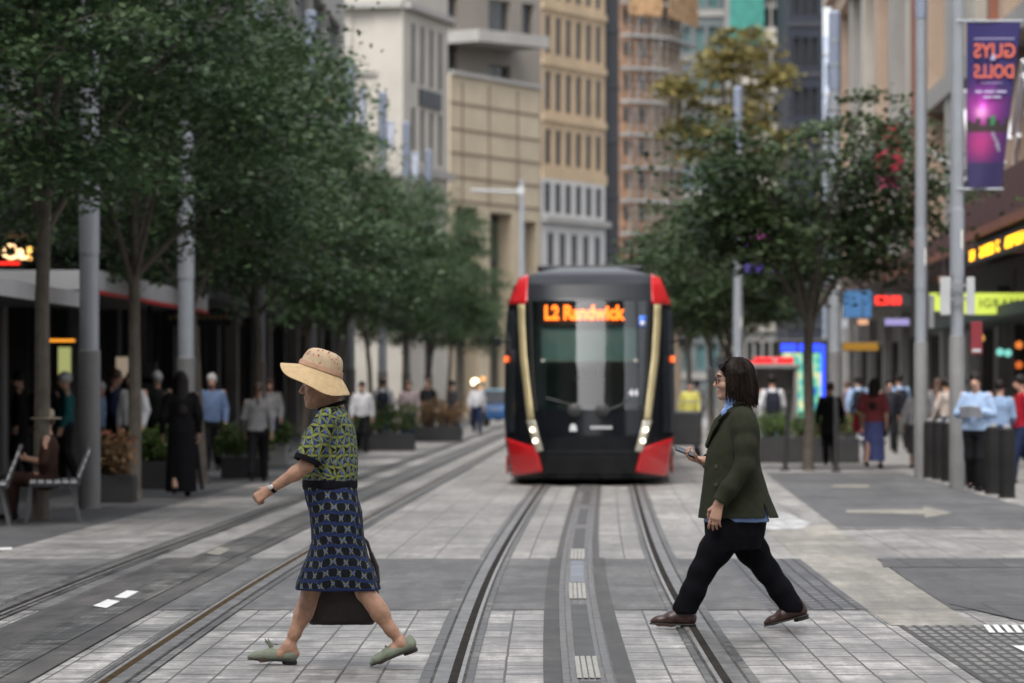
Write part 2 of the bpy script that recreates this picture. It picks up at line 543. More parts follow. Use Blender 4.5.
STUD = mat('pale_studs', (0.31, 0.295, 0.25), 0.5, 0.2, 12.0)
PAINT = mat('road_paint', (0.74, 0.74, 0.72), 0.55, 0.25, 9.0)
PAINTC = mat('worn_cream_paint', (0.22, 0.205, 0.17), 0.6, 0.5, 5.0)

def strip(name, u0, u1, Y0, Y1, z, m, parent=None, kind='structure', step=1.0, u0b=None, u1b=None, straight=False):
    n = max(1, int(round((Y1 - Y0) / step)))
    b = MB(); uv = []
    for i in range(n + 1):
        t = i / n; Y = Y0 + (Y1 - Y0) * t
        c = 0 if straight else track_x(Y)
        a0 = u0 + ((u0b if u0b is not None else u0) - u0) * t
        a1 = u1 + ((u1b if u1b is not None else u1) - u1) * t
        b.v += [(c + a0, Y, z), (c + a1, Y, z)]; uv += [(Y, a0), (Y, a1)]
        if i: b.f.append((2 * i - 2, 2 * i - 1, 2 * i + 1, 2 * i))
    b.uv = uv
    o = b.build(name, m, parent)
    if kind: o['kind'] = kind
    return o
def ground_poly(name, pts, z, m, kind='structure', parent=None):
    b = MB(); b.v = [(x, y, z) for x, y in pts]; b.f = [tuple(range(len(pts)))]
    b.uv = [(y, x - track_x(y)) for x, y in pts]
    o = b.build(name, m, parent)
    # face up
    if o.data.polygons[0].normal.z < 0:
        o.data.flip_normals()
    if kind: o['kind'] = kind
    return o

g = MB(); g.v = [(-600, -200, -0.004), (600, -200, -0.004), (600, 2500, -0.004), (-600, 2500, -0.004)]; g.f = [(0, 1, 2, 3)]
g.uv = [(v[1], v[0]) for v in g.v]
o = g.build('ground', ASPHD); tag(o, kind='structure')
tag(strip('pedestrian_crossing', -16, 12, 8, 25.9, 0.0, PAVE), 'pale granite pavers of the crossing under the walkers')
strip('street_paving', -5.35, 9.0, 33.7, 190, 0.0, PAVE2)
strip('cross_road', -40, 1.28, 25.9, 33.7, 0.004, ASPH)
strip('cross_road_dark', 2.52, 40, 25.9, 33.7, 0.004, ASPHD, u0b=2.62)
strip('cobble_strip', 1.28, 1.95, 25.9, 33.7, 0.004, COBB)
strip('concrete_channel', 1.95, 2.5, 24.2, 42, 0.004, CONC, u1b=2.75)
strip('tactile_paving', 2.0, 2.85, 15, 24.2, 0.006, RIB, u1b=3.0)
strip('dark_block_paving', 2.9, 14, 24.2, 26.6, 0.008, BLOCK, u0b=2.56)
strip('dark_block_kerb_band', 2.55, 30, 32.0, 33.7, 0.008, BLOCK, u0b=2.65)
strip('side_road', 3.02, 14, 8, 24.2, 0.004, ASPHD)
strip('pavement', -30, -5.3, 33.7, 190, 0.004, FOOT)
strip('shared_road', 2.75, 6.3, 41.0, 68.0, 0.004, ASPHD, u0b=3.05, u1b=5.4)
strip('right_pavement', 5.6, 30, 36, 190, 0.006, PAVE2, u0b=5.0)
strip('dark_road_edge', 2.75, 6.0, 40.75, 41.0, 0.008, PAVE2)
# pale repair beside the dark road, and the worn arrow on it
ground_poly('repair_patch', [at(722, 531), at(800, 530), at(812, 524), at(790, 515), at(770, 509), at(724, 508)], 0.008, PATCH)
ground_poly('painted_arrow', [at(846, 513.2), at(925, 515), at(925, 518.5), at(953, 513.4), at(922, 507), at(924, 510), at(846, 510.4)], 0.008, PAINTC)
ground_poly('painted_mark', [at(830, 487.3), at(868, 488), at(870, 485.5), at(834, 485.2)], 0.008, PAINTC)
# zebra ladder at the right edge
for k in range(7):
    p = 983 + k * 9.2
    ground_poly('crossing_bar', [at(p, 626.5), at(p + 5.6, 626.5), at(p + 12.6, 634.5), at(p + 6.6, 634.5)], 0.012, PAINT)
ground_poly('painted_line', [at(1012, 647.5), at(1060, 647), at(1075, 653.5), at(1024, 653.5)], 0.012, PAINT)
ground_poly('painted_dash', [at(-14, 549), at(12, 548), at(12, 550.4), at(-14, 551.5)], 0.008, PAINT)

# ------------------------------------------------------------------ the two tracks
def track(uc, aps, what):
    for sgn in (-1, 1):
        e = uc + sgn * 0.7175
        lab = {(-1, 0): 'grooved steel rail left of the tram power strip', (1, 0): 'grooved steel rail the walker with the phone steps over',
               (-1, 1): 'outer rail beside the left pavement', (1, 1): 'rusty grooved rail behind the woman in the hat'}[(sgn, what)]
        root = empty('tram_rail', (track_x(20) + e, 20, 0), 0)
        tag(root, lab, 'rail', 'tram rails', 'structure')
        def part(nm, a, b, z, m):
            s = strip(nm, *(sorted((e + sgn * a, e + sgn * b))), 8, 185, z, m, None, None)
            s.parent = root; s.matrix_parent_inverse = Matrix.Translation(root.location).inverted()
        part('bed', -0.125, 0.145, 0.010, BEDM)
        part('rail_head', 0.0, 0.075, 0.0155, STEEL)
        part('seal', 0.075, 0.093, 0.0155, GAP)
        part('groove', -0.048, 0.0, 0.0155, GROOVER if (what == 1 and sgn == 1) else GROOVE)
        part('keeper', -0.070, -0.048, 0.0155, GUARD)
        part('seal', -0.085, -0.070, 0.0155, GAP)
    if aps == 0:
        strip('track_asphalt', uc - 0.235, uc + 0.235, 8, 33.7, 0.010, ASPHG)
        strip('track_asphalt', uc - 0.19, uc + 0.19, 33.7, 185, 0.010, ASPHB)
        strip('power_strip', uc - 0.135, uc + 0.135, 8, 185, 0.0145, APSM)
        segs = [(16.0, 19.4, 0), (19.6, 21.2, 1), (21.2, 26.3, 0), (29.3, 33.0, 2), (35.6, 40.5, 0), (42, 47, 0), (49, 55, 0)]
        for a, b, kd in segs:
            if kd != 1: strip('power_plate', uc - 0.055, uc + 0.055, a, b, 0.019, APSD if kd == 0 else APSB)
        for a, b in ((19.6, 21.2), (27.0, 29.2), (33.2, 35.4)):
            r = empty('power_stud', (track_x(a) + uc, a, 0.0), 0)
            tag(r, {19.6: 'worn pale ribbed stud of the power strip nearest the camera', 27.0: 'white ribbed stud of the power strip on the asphalt band', 33.2: 'faint pale ribbed stud of the power strip beyond the asphalt'}[a], 'stud', 'power strip studs', 'structure')
            for q in range(4):
                s = strip('rib', uc - 0.062 + q * 0.032, uc - 0.062 + q * 0.032 + 0.024, a, b, 0.021, STUD, None, None)
                s.parent = r; s.matrix_parent_inverse = Matrix.Translation(r.location).inverted()
    else:
        strip('track_asphalt', uc - 0.46, uc + 0.30, 8, 33.7, 0.010, ASPHB)
        strip('track_asphalt', uc - 0.24, uc + 0.24, 33.7, 185, 0.010, ASPHB)
        strip('power_strip', uc - 0.13, uc + 0.13, 8, 185, 0.0145, APSM)
        ground_poly('pale_plate', [at(93, 608.5), at(106, 611), at(120, 604), at(108, 602)], 0.02, PAINT)
        ground_poly('pale_plate', [at(114, 600), at(126, 601), at(139, 594), at(127, 593)], 0.02, PAINT)
        ground_poly('pale_plate', [at(206, 555.5), at(219, 557.5), at(231, 551), at(219, 549)], 0.02, PAINTC)
track(0.0, 0, 0)
track(-3.15, 1, 1)
# ------------------------------------------------------------------ buildings
STONE_CREAM = mat('cream_stone', (0.36, 0.335, 0.295), 0.8, 0.12, 0.35, bump=0.2, bscale=3)
STONE_TAN = mat('tan_panels', (0.40, 0.33, 0.235), 0.75, 0.12, 0.5)
STONE_ORANGE = mat('ochre_stone', (0.40, 0.295, 0.185), 0.75, 0.14, 0.5)
STONE_BROWN = mat('brown_concrete', (0.17, 0.15, 0.13), 0.8, 0.12, 0.3)
STONE_PINK = mat('sandstone', (0.36, 0.27, 0.205), 0.8, 0.16, 0.5, bump=0.2, bscale=3)
STONE_GREY = mat('grey_stone', (0.27, 0.26, 0.245), 0.8, 0.12, 0.5)
WHITE_BASE = mat('pale_base', (0.42, 0.41, 0.40), 0.7, 0.1, 0.5)
DARKWALL = mat('charcoal_wall', (0.025, 0.028, 0.035), 0.6, 0.2, 0.5)
DARKSHOP = mat('dark_shopfront', (0.05, 0.048, 0.046), 0.5, 0.3, 1.0)
PANE = mat('dark_pane', (0.022, 0.026, 0.03), 0.08, 0.3, 0.6, spec=0.7)
PANED = mat('dull_pane', (0.018, 0.020, 0.022), 0.35, 0.4, 0.8, spec=.2)
PANEB = mat('blue_pane', (0.10, 0.14, 0.17), 0.12, 0.3, 0.4, spec=0.7)
PANET = mat('teal_glass', (0.06, 0.13, 0.135), 0.12, 0.3, 0.3, spec=0.7)
FRAMEM = mat('window_frame', (0.10, 0.095, 0.09), 0.5, 0.1)
JOINT = mat('panel_joint', (0.14, 0.105, 0.07), 0.85, 0.1)
NETT = mat('teal_netting', (0.045, 0.22, 0.185), 0.8, 0.25, 1.5)
MAROON = mat('maroon_metal', (0.075, 0.026, 0.026), 0.5, 0.2, 1.0)
RUST = mat('red_brown_trim', (0.20, 0.075, 0.045), 0.6, 0.2, 1.0)
METAL = mat('pale_metal', (0.50, 0.51, 0.53), 0.4, 0.1, 1.0, metal=0.3)

def facade(root, p0, p1, z0, z1, holes, wallm, panem, depth=0.35, wall_name='wall', pane_name='window', back=8.0, frame=True, limit=95, closed=True):
    """a wall from p0 to p1 (left to right as one faces it) with openings (s0,s1,z0,z1) in metres along it"""
    p0 = Vector((p0[0], p0[1], 0)); p1 = Vector((p1[0], p1[1], 0))
    d = (p1 - p0); L = d.length; d.normalize(); nrm = Vector((d.y, -d.x, 0))     # towards the viewer
    P = lambda s, z, off=0.0: tuple(p0 + d * s + nrm * off + Vector((0, 0, z)))
    xs = sorted({0, L} | {round(h[0], 4) for h in holes} | {round(h[1], 4) for h in holes})
    zs = sorted({z0, z1} | {round(h[2], 4) for h in holes} | {round(h[3], 4) for h in holes})
    b = MB()
    def inside(s, z): return any(h[0] - 1e-3 < s < h[1] + 1e-3 and h[2] - 1e-3 < z < h[3] + 1e-3 for h in holes)
    for i in range(len(xs) - 1):
        for j in range(len(zs) - 1):
            if inside((xs[i] + xs[i + 1]) / 2, (zs[j] + zs[j + 1]) / 2): continue
            b.add([P(xs[i], zs[j]), P(xs[i + 1], zs[j]), P(xs[i + 1], zs[j + 1]), P(xs[i], zs[j + 1])], [(0, 1, 2, 3)])
    for a0, a1, h0, h1 in holes:
        q = [(a0, h0), (a1, h0), (a1, h1), (a0, h1)]
        for i in range(4):
            (s, z), (s2, z2) = q[i], q[(i + 1) % 4]
            b.add([P(s, z), P(s2, z2), P(s2, z2, -depth), P(s, z, -depth)], [(3, 2, 1, 0)])
    if closed:
        c = [P(0, z0), P(L, z0), P(L, z0, -back), P(0, z0, -back)]; t = [P(0, z1), P(L, z1), P(L, z1, -back), P(0, z1, -back)]
        b.add(c + t, [(1, 2, 6, 5), (2, 3, 7, 6), (3, 0, 4, 7), (4, 5, 6, 7)])
    loc = root.location
    b.v = [tuple(Vector(v) - loc) for v in b.v]
    wl_ = b.build(wall_name, wallm, root)
    rest = MB()
    for n_, (a0, a1, h0, h1) in enumerate(holes):
        m = MB() if n_ < limit else rest
        k = len(m.v)
        m.add([P(a0, h0, -depth + 0.02), P(a1, h0, -depth + 0.02), P(a1, h1, -depth + 0.02), P(a0, h1, -depth + 0.02),
               P(a0, h0, -depth - .04), P(a1, h0, -depth - .04), P(a1, h1, -depth - .04), P(a0, h1, -depth - .04)],
              [(0, 1, 2, 3), (0, 4, 5, 1), (1, 5, 6, 2), (2, 6, 7, 3), (3, 7, 4, 0), (7, 6, 5, 4)])
        m.v[k:] = [tuple(Vector(v) - loc) for v in m.v[k:]]
        if n_ < limit:
            wo = m.build(pane_name, panem, root)
            if frame and (a1 - a0) > 0.8:
                f = MB(); w_ = 0.07
                def fb(s0, s1, y0, y1):
                    f.add([P(s0, y0, -depth + .05), P(s1, y0, -depth + .05), P(s1, y1, -depth + .05), P(s0, y1, -depth + .05),
                           P(s0, y0, -depth + .022), P(s1, y0, -depth + .022), P(s1, y1, -depth + .022), P(s0, y1, -depth + .022)],
                          [(0, 1, 2, 3), (0, 4, 5, 1), (1, 5, 6, 2), (2, 6, 7, 3), (3, 7, 4, 0)])
                e_ = .004
                fb(a0 + e_, a0 + w_, h0 + e_, h1 - e_); fb(a1 - w_, a1 - e_, h0 + e_, h1 - e_)
                fb(a0 + w_, a1 - w_, h1 - w_, h1 - e_); fb(a0 + w_, a1 - w_, h0 + e_, h0 + w_)
                mid = (a0 + a1) / 2; fb(mid - w_ / 2, mid + w_ / 2, h0 + w_, h1 - w_)
                f.v = [tuple(Vector(v) - loc) for v in f.v]
                f.build('frame', FRAMEM, wo)
    if rest.f:
        ro = rest.build(pane_name, panem, root); ro['kind'] = 'stuff'
    return P, L, nrm, d
def ledge(root, P, L, z0, z1, out, m, s0=0.0, s1=None, name='cornice', inn=-0.05):
    s1 = L if s1 is None else s1
    b = MB(); loc = root.location
    vs = [P(s0, z0, inn), P(s1, z0, inn), P(s1, z0, out), P(s0, z0, out), P(s0, z1, inn), P(s1, z1, inn), P(s1, z1, out), P(s0, z1, out)]
    b.add([tuple(Vector(v) - loc) for v in vs], [(3, 2, 1, 0), (4, 5, 6, 7), (3, 7, 6, 2), (2, 6, 5, 1), (1, 5, 4, 0), (0, 4, 7, 3)])
    b.f = [tuple(reversed(f)) for f in b.f]
    return b.build(name, m, root)
def grid_holes(L, m0, m1, n, fill, zs):
    h = []; pit = (L - m0 - m1) / n
    for (a, b) in zs:
        for i in range(n):
            c = m0 + pit * (i + .5)
            h.append((c - pit * fill / 2, c + pit * fill / 2, a, b))
    return h

# cream corner block beyond the trees
YC = 165.0
C0 = (atx(403, YC), YC); CL = (atx(403, YC) - 9.5, YC + 1.9); CR = (atx(448, YC + 7.3), YC + 7.3)
r = empty('office_building', (C0[0], C0[1], 0), 0, 'cream corner building with slim dark windows behind the left trees', 'building')
z = lambda py: zat(py, YC)
Lf = math.dist(CL, C0)
hol = [(Lf - 53 / 23.3, Lf - 30 / 23.3, z(70), z(14)), (Lf - 46 / 23.3, Lf - 28 / 23.3, z(132), z(98)), (Lf - 103 / 23.3, Lf - 90 / 23.3, z(70), z(14)),
       (Lf - 8.0, Lf - 6.2, z(70), z(14)), (Lf - 8.0, Lf - 6.2, z(132), z(98)), (Lf - 103 / 23.3, Lf - 90 / 23.3, z(132), z(98))]
P, L, nr, d = facade(r, CL, C0, 0, 21, hol, STONE_CREAM, PANE, back=9)
ledge(r, P, L, z(8), z(2), 0.35, STONE_GREY, s1=L)
ledge(r, P, L, z(176), z(171), 0.2, STONE_GREY, s1=L, name='string_course')
for a0, a1, h0, h1 in hol[:2]:
    ledge(r, P, L, h0 - .22, h0 - .02, 0.12, STONE_GREY, a0 - .15, a1 + .15, name='sill')
Lr = math.dist(C0, CR)
hol = grid_holes(Lr, 0.9, 0.6, 4, 0.42, [(z(158), z(105)), (z(80), z(20)), (z(-35), z(-8))])
P, L, nr, d = facade(r, C0, CR, 0, 21, hol, STONE_CREAM, PANED, back=6, frame=False, depth=0.07)
ledge(r, P, L, z(8), z(2), 0.35, STONE_GREY)
ledge(r, P, L, z(172), z(164), 0.3, STONE_GREY, name='string_course')
ledge(r, P, L, z(101), z(84), 0.12, DARKWALL, L * .34, L * .8, name='sign_board')

# tan panelled block
YB = 185.0
B0 = (atx(450, YB), YB); B1 = (1.42, YB + 9.5)
r = empty('panelled_building', (B0[0], B0[1], 0), 0, 'low tan stone block with a grid of panels and dark doorways', 'building')
z = lambda py: zat(py, YB)
L = math.dist(B0, B1)
hol = [(L * .43, L * .68, 0.2, z(208)), (L * .80, L * .96, 0.2, z(214)), (L * .06, L * .30, 0.2, z(205))]
P, L, nr, d = facade(r, B0, B1, 0, z(74), hol, STONE_TAN, PANE, back=8, depth=0.8)
for i, py in enumerate((102, 128, 152, 176, 200)):
    ledge(r, P, L, z(py) - .05, z(py) + .05, 0.035, JOINT, 0.05, L - .05, name='panel_line')
for s_ in (L * .13, L * .42, L * .74):
    ledge(r, P, L, z(204), z(80), 0.03, JOINT, s_ - .06, s_ + .06, name='panel_line')
ledge(r, P, L, z(74), z(70), 0.18, STONE_GREY)
# brown tower over it
YW = 203.0
W0 = (atx(444, YW), YW); W1 = (atx(541, YW + 6), YW + 6)
r = empty('tower_block', (W0[0], W0[1], 0), 0, 'brown concrete tower with square dark windows and a projecting ledge', 'building')
z = lambda py: zat(py, YW)
L = math.dist(W0, W1)
hol = [(L * .45, L * .68, z(26), z(-6)), (L * .45, L * .68, z(90), z(60)), (L * .04, L * .14, z(26), z(-6)), (L * .04, L * .14, z(80), z(40)), (L * .45, L * .68, z(-60), z(-30)), (L * .8, L * .93, z(26), z(-6))]
P, L, nr, d = facade(r, W0, W1, 0, 30, hol, STONE_BROWN, PANE, back=8)
ledge(r, P, L, z(44), z(32), 2.6, STONE_GREY, -0.2, L * .70, name='projecting_ledge')

# ochre windowed block
YT = 225.0
T0 = (atx(541, YT), YT); T1 = (atx(605, YT + 8.8), YT + 8.8)
r = empty('ochre_building', (T0[0], T0[1], 0), 0, 'ochre stone facade with rows of narrow dark windows', 'building')
z = lambda py: zat(py, YT)
L = math.dist(T0, T1)
rows = [(z(175), z(126)), (z(110), z(66)), (z(58), z(14)), (z(2), z(-44))]
rows = [(z(163), z(128)), (z(109), z(70)), (z(52), z(14)), (z(-4), z(-42)), (z(-62), z(-100))]
hol = grid_holes(L, 0.25, 0.25, 6, 0.52, rows)
P, L, nr, d = facade(r, T0, T1, z(178), 36, hol, STONE_ORANGE, PANED, back=9, frame=False, depth=0.08)
for a, b_ in ((178, 167), (120, 113), (64, 57), (8, 1)):
    ledge(r, P, L, z(a), z(b_), 0.15, STONE_ORANGE, name='string_course')
pit = (L - .5) / 6
for i in range(7):
    ledge(r, P, L, z(166), 35.9, 0.03, STONE_ORANGE, max(0.02, .25 + pit * i - .16), min(L - .02, .25 + pit * i + .16), name='pier')
hol = grid_holes(L, 0.2, 0.2, 6, 0.62, [(z(212), z(182))]) + grid_holes(L, 0.5, 0.3, 5, 0.5, [(1.0, z(232))])
P, L, nr, d = facade(r, (T0[0], T0[1] - .4), (T1[0], T1[1] - .4), 0, z(178.2), hol, WHITE_BASE, PANED, back=8, frame=False, depth=0.08, wall_name='base_wall')
ledge(r, P, L, z(222), z(216), 0.4, STONE_GREY, name='balcony_rail')
# charcoal fin
YD = 236.0
a, b_ = atx(603, YD), atx(619, YD)
m = MB().box(0, b_ - a, 0, 4, 0, 40)
r = empty('dark_tower', (a, YD, 0), 0, 'slim charcoal tower between the ochre facade and the scaffolding', 'building')
m.build('wall', DARKWALL, r)
for k in range(11):
    MB().box(-0.06, b_ - a + .06, -0.08, 0, 3 + k * 3.4, 3.12 + k * 3.4).build('floor_band', mat('slate_band', (0.04, 0.045, 0.055), 0.5) if k == 0 else bpy.data.materials['slate_band'], r)

# building under repair with its scaffold
YS = 262.0
S0 = (atx(619, YS), YS); S1 = (atx(652, YS + 1.5), YS + 1.5); S2 = (atx(681, YS + 9), YS + 9)
r = empty('building_under_repair', (S0[0], S0[1], 0), 0, 'orange brick building wrapped in scaffolding behind the tram', 'building')
z = lambda py: zat(py, YS)
BRK = mat('orange_brick', (0.33, 0.175, 0.09), 0.8, 0.5, 1.3)
BRK2 = mat('pale_render', (0.40, 0.27, 0.17), 0.8, 0.3, 0.5)
pitch = z(33) - z(66)
fl = [z(300) + pitch * k for k in range(14)]
L = math.dist(S0, S1)
P, L, nr, d = facade(r, S0, S1, 0, 40, grid_holes(L, .1, .1, 2, .5, [(f + .9, f + 2.0) for f in fl]), BRK, PANE, back=6, frame=False)
P2, L2, nr2, d2 = facade(r, S1, S2, 0, 40, grid_holes(L2 if False else math.dist(S1, S2), .3, .3, 4, .42, [(f + .8, f + 2.0) for f in fl]), BRK2, PANE, back=4, frame=False, wall_name='side_wall', limit=40)
SCAF = mat('scaffold_tube', (0.26, 0.25, 0.24), 0.45, 0.2, 2.0, metal=0.3)
DECK = mat('scaffold_deck', (0.24, 0.235, 0.225), 0.7, 0.3, 1.0)
SHEET = mat('orange_sheeting', (0.30, 0.18, 0.09), 0.8, 0.6, 1.6)
sr = empty('scaffolding', (S0[0], S0[1] - 1.2, 0), 0, 'grey tube scaffolding with plank decks on the orange brick building', 'scaffold')
loc = sr.location
for PP, LL, nn in ((P, L, nr), (P2, L2, nr2)):
    tb = MB()
    npost = 4
    for i in range(npost + 1):
        s_ = LL * i / npost
        for off in (0.35, 1.1):
            a = Vector(PP(s_, 0, off)) - loc; b_ = Vector(PP(s_, 41, off)) - loc
            tb.tube([a, b_], 0.035, 6)
    for f in fl:
        for dz in (0.55, 1.1, 1.65):
            tb.tube([Vector(PP(-.1, f + dz, 1.12)) - loc, Vector(PP(LL + .1, f + dz, 1.12)) - loc], 0.03, 6)
        for i in range(npost):
            if (i + int(f)) % 2 == 0:
                tb.tube([Vector(PP(LL * i / npost, f, 1.14)) - loc, Vector(PP(LL * (i + 1) / npost, f + pitch, 1.14)) - loc], 0.03, 6)
    tb.build('tube_frame', SCAF, sr, True)
    for f in fl:
        dk = MB()
        vs = [PP(-.1, f - .1, .3), PP(LL + .1, f - .1, .3), PP(LL + .1, f - .1, 1.2), PP(-.1, f - .1, 1.2), PP(-.1, f + .12, .3), PP(LL + .1, f + .12, .3), PP(LL + .1, f + .12, 1.2), PP(-.1, f + .12, 1.2)]
        dk.add([tuple(Vector(v) - loc) for v in vs], [(0, 1, 2, 3), (7, 6, 5, 4), (2, 1, 5, 6), (3, 2, 6, 7), (0, 3, 7, 4), (1, 0, 4, 5)])
        dk.build('deck', DECK, sr)
    f = z(19)
    vs = [PP(-.05, f + .2, 1.25), PP(LL + .05, f + .2, 1.25), PP(LL + .05, f + 6, 1.25), PP(-.05, f + 6, 1.25)]
    vs2 = [PP(-.05, f + .2, 1.2), PP(LL + .05, f + .2, 1.2), PP(LL + .05, f + 6, 1.2), PP(-.05, f + 6, 1.2)]
    sh = MB().add([tuple(Vector(v) - loc) for v in vs + vs2], [(0, 1, 2, 3), (7, 6, 5, 4), (1, 0, 4, 5), (2, 1, 5, 6), (3, 2, 6, 7), (0, 3, 7, 4)])
    sh.build('sheeting', SHEET, sr)

# far blocks up the street
def block(name, x0, x1, Y, h, m, label, bands=None, pm=None, nwin=5, dep=12, cat='building', fill=0.7):
    a, b_ = atx(x0, Y), atx(x1, Y)
    r = empty(name, (a, Y, 0), 0, label, cat)
    hol = []
    if pm:
        zz = 3.0
        while zz < h - 3:
            hol += grid_holes(b_ - a, .3, .3, nwin, fill, [(zz, zz + 2.0)]); zz += 3.6
    P, L, nr, d = facade(r, (a, Y), (b_, Y), 0, h, hol, m, pm or PANE, back=dep, frame=False, limit=40)
    if bands:
        zz = 2.2
        while zz < h:
            ledge(r, P, L, zz, zz + bands[0], bands[1], bands[2], name='floor_band'); zz += 3.6
    return r, P, L
block('glass_tower', 676, 737, 305, 55, mat('slate_wall', (0.11, 0.13, 0.135), 0.5, 0.2, .3), 'blue green glass tower above the yellow tree', (0.5, .15, STONE_GREY), PANET, 4)
r, P, L = block('netted_building', 733, 792, 290, 55, STONE_GREY, 'pale banded building partly wrapped in teal netting', (1.3, .3, mat('pale_band', (0.46, 0.43, 0.38), 0.7)), PANE, 6)
n_ = ledge(r, P, L, zat(45, 290), 52, 0.7, NETT, -0.3, L * .52, name='netting', inn=0.55)
block('slate_tower', 788, 823, 275, 60, mat('slate_blue_wall', (0.022, 0.026, 0.036), 0.6, 0.15, .3, spec=.2), 'dark slate tower beside the strip of sky', (0.3, .1, DARKWALL), PANED, 3)
block('pale_tower', 822, 836, 340, zat(36, 340), mat('pale_blue_wall', (0.40, 0.45, 0.55), 0.6, 0.1, .3), 'small pale blue tower in the strip of sky', (0.3, .1, METAL), PANEB, 2)
block('distant_building', 640, 800, 330, 26, STONE_GREY, 'grey building closing the street behind the trees', (0.5, .2, STONE_BROWN), PANE, 10)
block('white_block', 838, 850, 300, 22, mat('white_wall', (0.6, 0.6, 0.6), 0.7, 0.1, .3), 'narrow white block beside the sandstone cornice', (1.0, .2, METAL), PANEB, 2)

# sandstone row on the right
fx = lambda Y: 9.6 + 0.0275 * Y
RA, RB = (fx(160), 160.0), (fx(60), 60.0)
r = empty('sandstone_building', (RA[0], RA[1], 0), 0, 'long sandstone building with tall pilasters on the right side', 'building')
L = math.dist(RA, RB)
hol = []
for k in range(13):
    s_ = 5.0 + k * 7.3
    for (a, b_) in ((5.6, 9.4), (10.2, 14.8)):
        hol.append((s_, s_ + 1.6, a, b_)); hol.append((s_ + 2.4, s_ + 4.0, a, b_))
P, L, nr, d = facade(r, RA, RB, 4.8, 19.5, hol, STONE_PINK, PANE, back=14, depth=0.6)
for k in range(14):
    s_ = 2.6 + k * 7.3
    if s_ + 1.7 < L:
        ledge(r, P, L, 4.9, 16.6, 0.55, [STONE_PINK, STONE_GREY, STONE_CREAM][k % 3], s_, s_ + 1.7, name='pilaster')
ledge(r, P, L, 16.6, 17.4, 0.7, STONE_PINK, s0=-.3)
ledge(r, P, L, 17.4, 17.9, 1.0, STONE_PINK, s0=-.4)
ledge(r, P, L, 9.5, 10.1, 0.62, STONE_GREY, name='string_course')
for s_ in (44.0, 68.0):
    ledge(r, P, L, 4.9, 16.5, 0.75, RUST, s_, s_ + .8, name='red_pipe_panel')
# shopfronts under it
hol = grid_holes(L, .5, .5, 24, .78, [(0.25, 3.1)])
LITP = mat('shop_glass', (0.075, 0.07, 0.064), 0.12, 0.97, .55, spec=.6)
P, L, nr, d = facade(r, (RA[0], RA[1]), (RB[0], RB[1]), 0, 4.78, hol, DARKSHOP, LITP, back=6, depth=1.2, wall_name='shopfront', pane_name='shop_window', frame=False)
GREYCOL = mat('shop_column', (0.24, 0.235, 0.23), 0.6, 0.15, 1.0)
for k in range(13):
    s_ = .2 + k * 8.1
    if s_ + .6 < L: ledge(r, P, L, 0, 4.0, 0.25, GREYCOL, s_, s_ + .6, name='shop_column')

# left building row
gx = lambda Y: -10.8 + 0.0275 * Y
LA, LB = (gx(40), 40.0), (gx(152), 152.0)
r = empty('shop_building', (LA[0], LA[1], 0), 0, 'dark fronted shop building with pale upper glass along the left pavement', 'building')
L = math.dist(LA, LB)
hol = []
for k in range(15):
    s_ = 1.0 + k * 7.3
    hol += [(s_, s_ + 3.1, 6.0, 10.6), (s_ + 3.4, s_ + 6.6, 6.0, 10.6), (s_, s_ + 6.6, 11.6, 15.6)]
P, L, nr, d = facade(r, LA, LB, 4.6, 18, hol, STONE_GREY, PANEB, back=10, depth=0.3)
ledge(r, P, L, 5.2, 5.7, .4, STONE_GREY)
hol = grid_holes(L, .5, .5, 22, .82, [(0.2, 3.3)])
P, L, nr, d = facade(r, LA, LB, 0, 4.58, hol, DARKSHOP, LITP, back=6, depth=1.5, wall_name='shopfront', pane_name='shop_window', frame=False)
for k in range(22):
    s_ = .35 + k * 5.05
    if s_ + .55 < L: ledge(r, P, L, 0, 4.2, .3, GREYCOL if k % 2 else DARKWALL, s_, s_ + .55, name='shop_column')
# its street awning: soffit, pale fascia
AWN = mat('awning_metal', (0.10, 0.10, 0.105), 0.5, .2, 1.0)
WHITEF = mat('white_fascia', (0.46, 0.46, 0.47), 0.5, .1, 1.0)
REDF = mat('red_sign_paint', (0.55, 0.02, 0.025), 0.45, .1, 1.0)
ar = empty('shop_awning', (LA[0], LA[1], 0), 0, 'long flat shop awning with white fascia on the left', 'awning')
PA = lambda s, z, off=0: P(s, z, off)
ledge(ar, P, L, 4.0, 4.5, 1.2, DARKWALL, name='upper_band')
def step(s0, s1, zb, zt, out, red, face):
    ledge(ar, P, L, zb + .02, zt, out, AWN, s0, s1, name='soffit')
    ledge(ar, P, L, zb, zt + .04, out + .06, face, s0 - .02, s1 + .02, name='fascia', inn=out + .003)
    b = MB(); q = [P(s0 - .06, zb, out * .2), P(s0 - .06, zb, out), P(s0 - .06, zt + .04, out), P(s0 - .06, zt + .04, out * .2), P(s0 - .004, zb, out * .2), P(s0 - .004, zb, out), P(s0 - .004, zt + .04, out), P(s0 - .004, zt + .04, out * .2)]
    b.add([tuple(Vector(v) - ar.location) for v in q], [(0, 1, 2, 3), (7, 6, 5, 4), (1, 0, 4, 5), (2, 1, 5, 6), (3, 2, 6, 7), (0, 3, 7, 4)]); b.build('end_panel', face, ar)
    if red: ledge(ar, P, L, zb - .06, zb - .004, out + .06, REDF, s0, s1, name='red_stripe', inn=out + .003)
step(0.5, 17.0, 2.68, 2.86, 2.9, False, WHITEF)
step(18.0, 33.5, 2.98, 3.24, 2.9, True, WHITEF)
step(34.5, 60.0, 3.30, 3.62, 2.6, False, DARKWALL)
step(61.0, 98.0, 3.6, 3.9, 2.4, False, WHITEF)

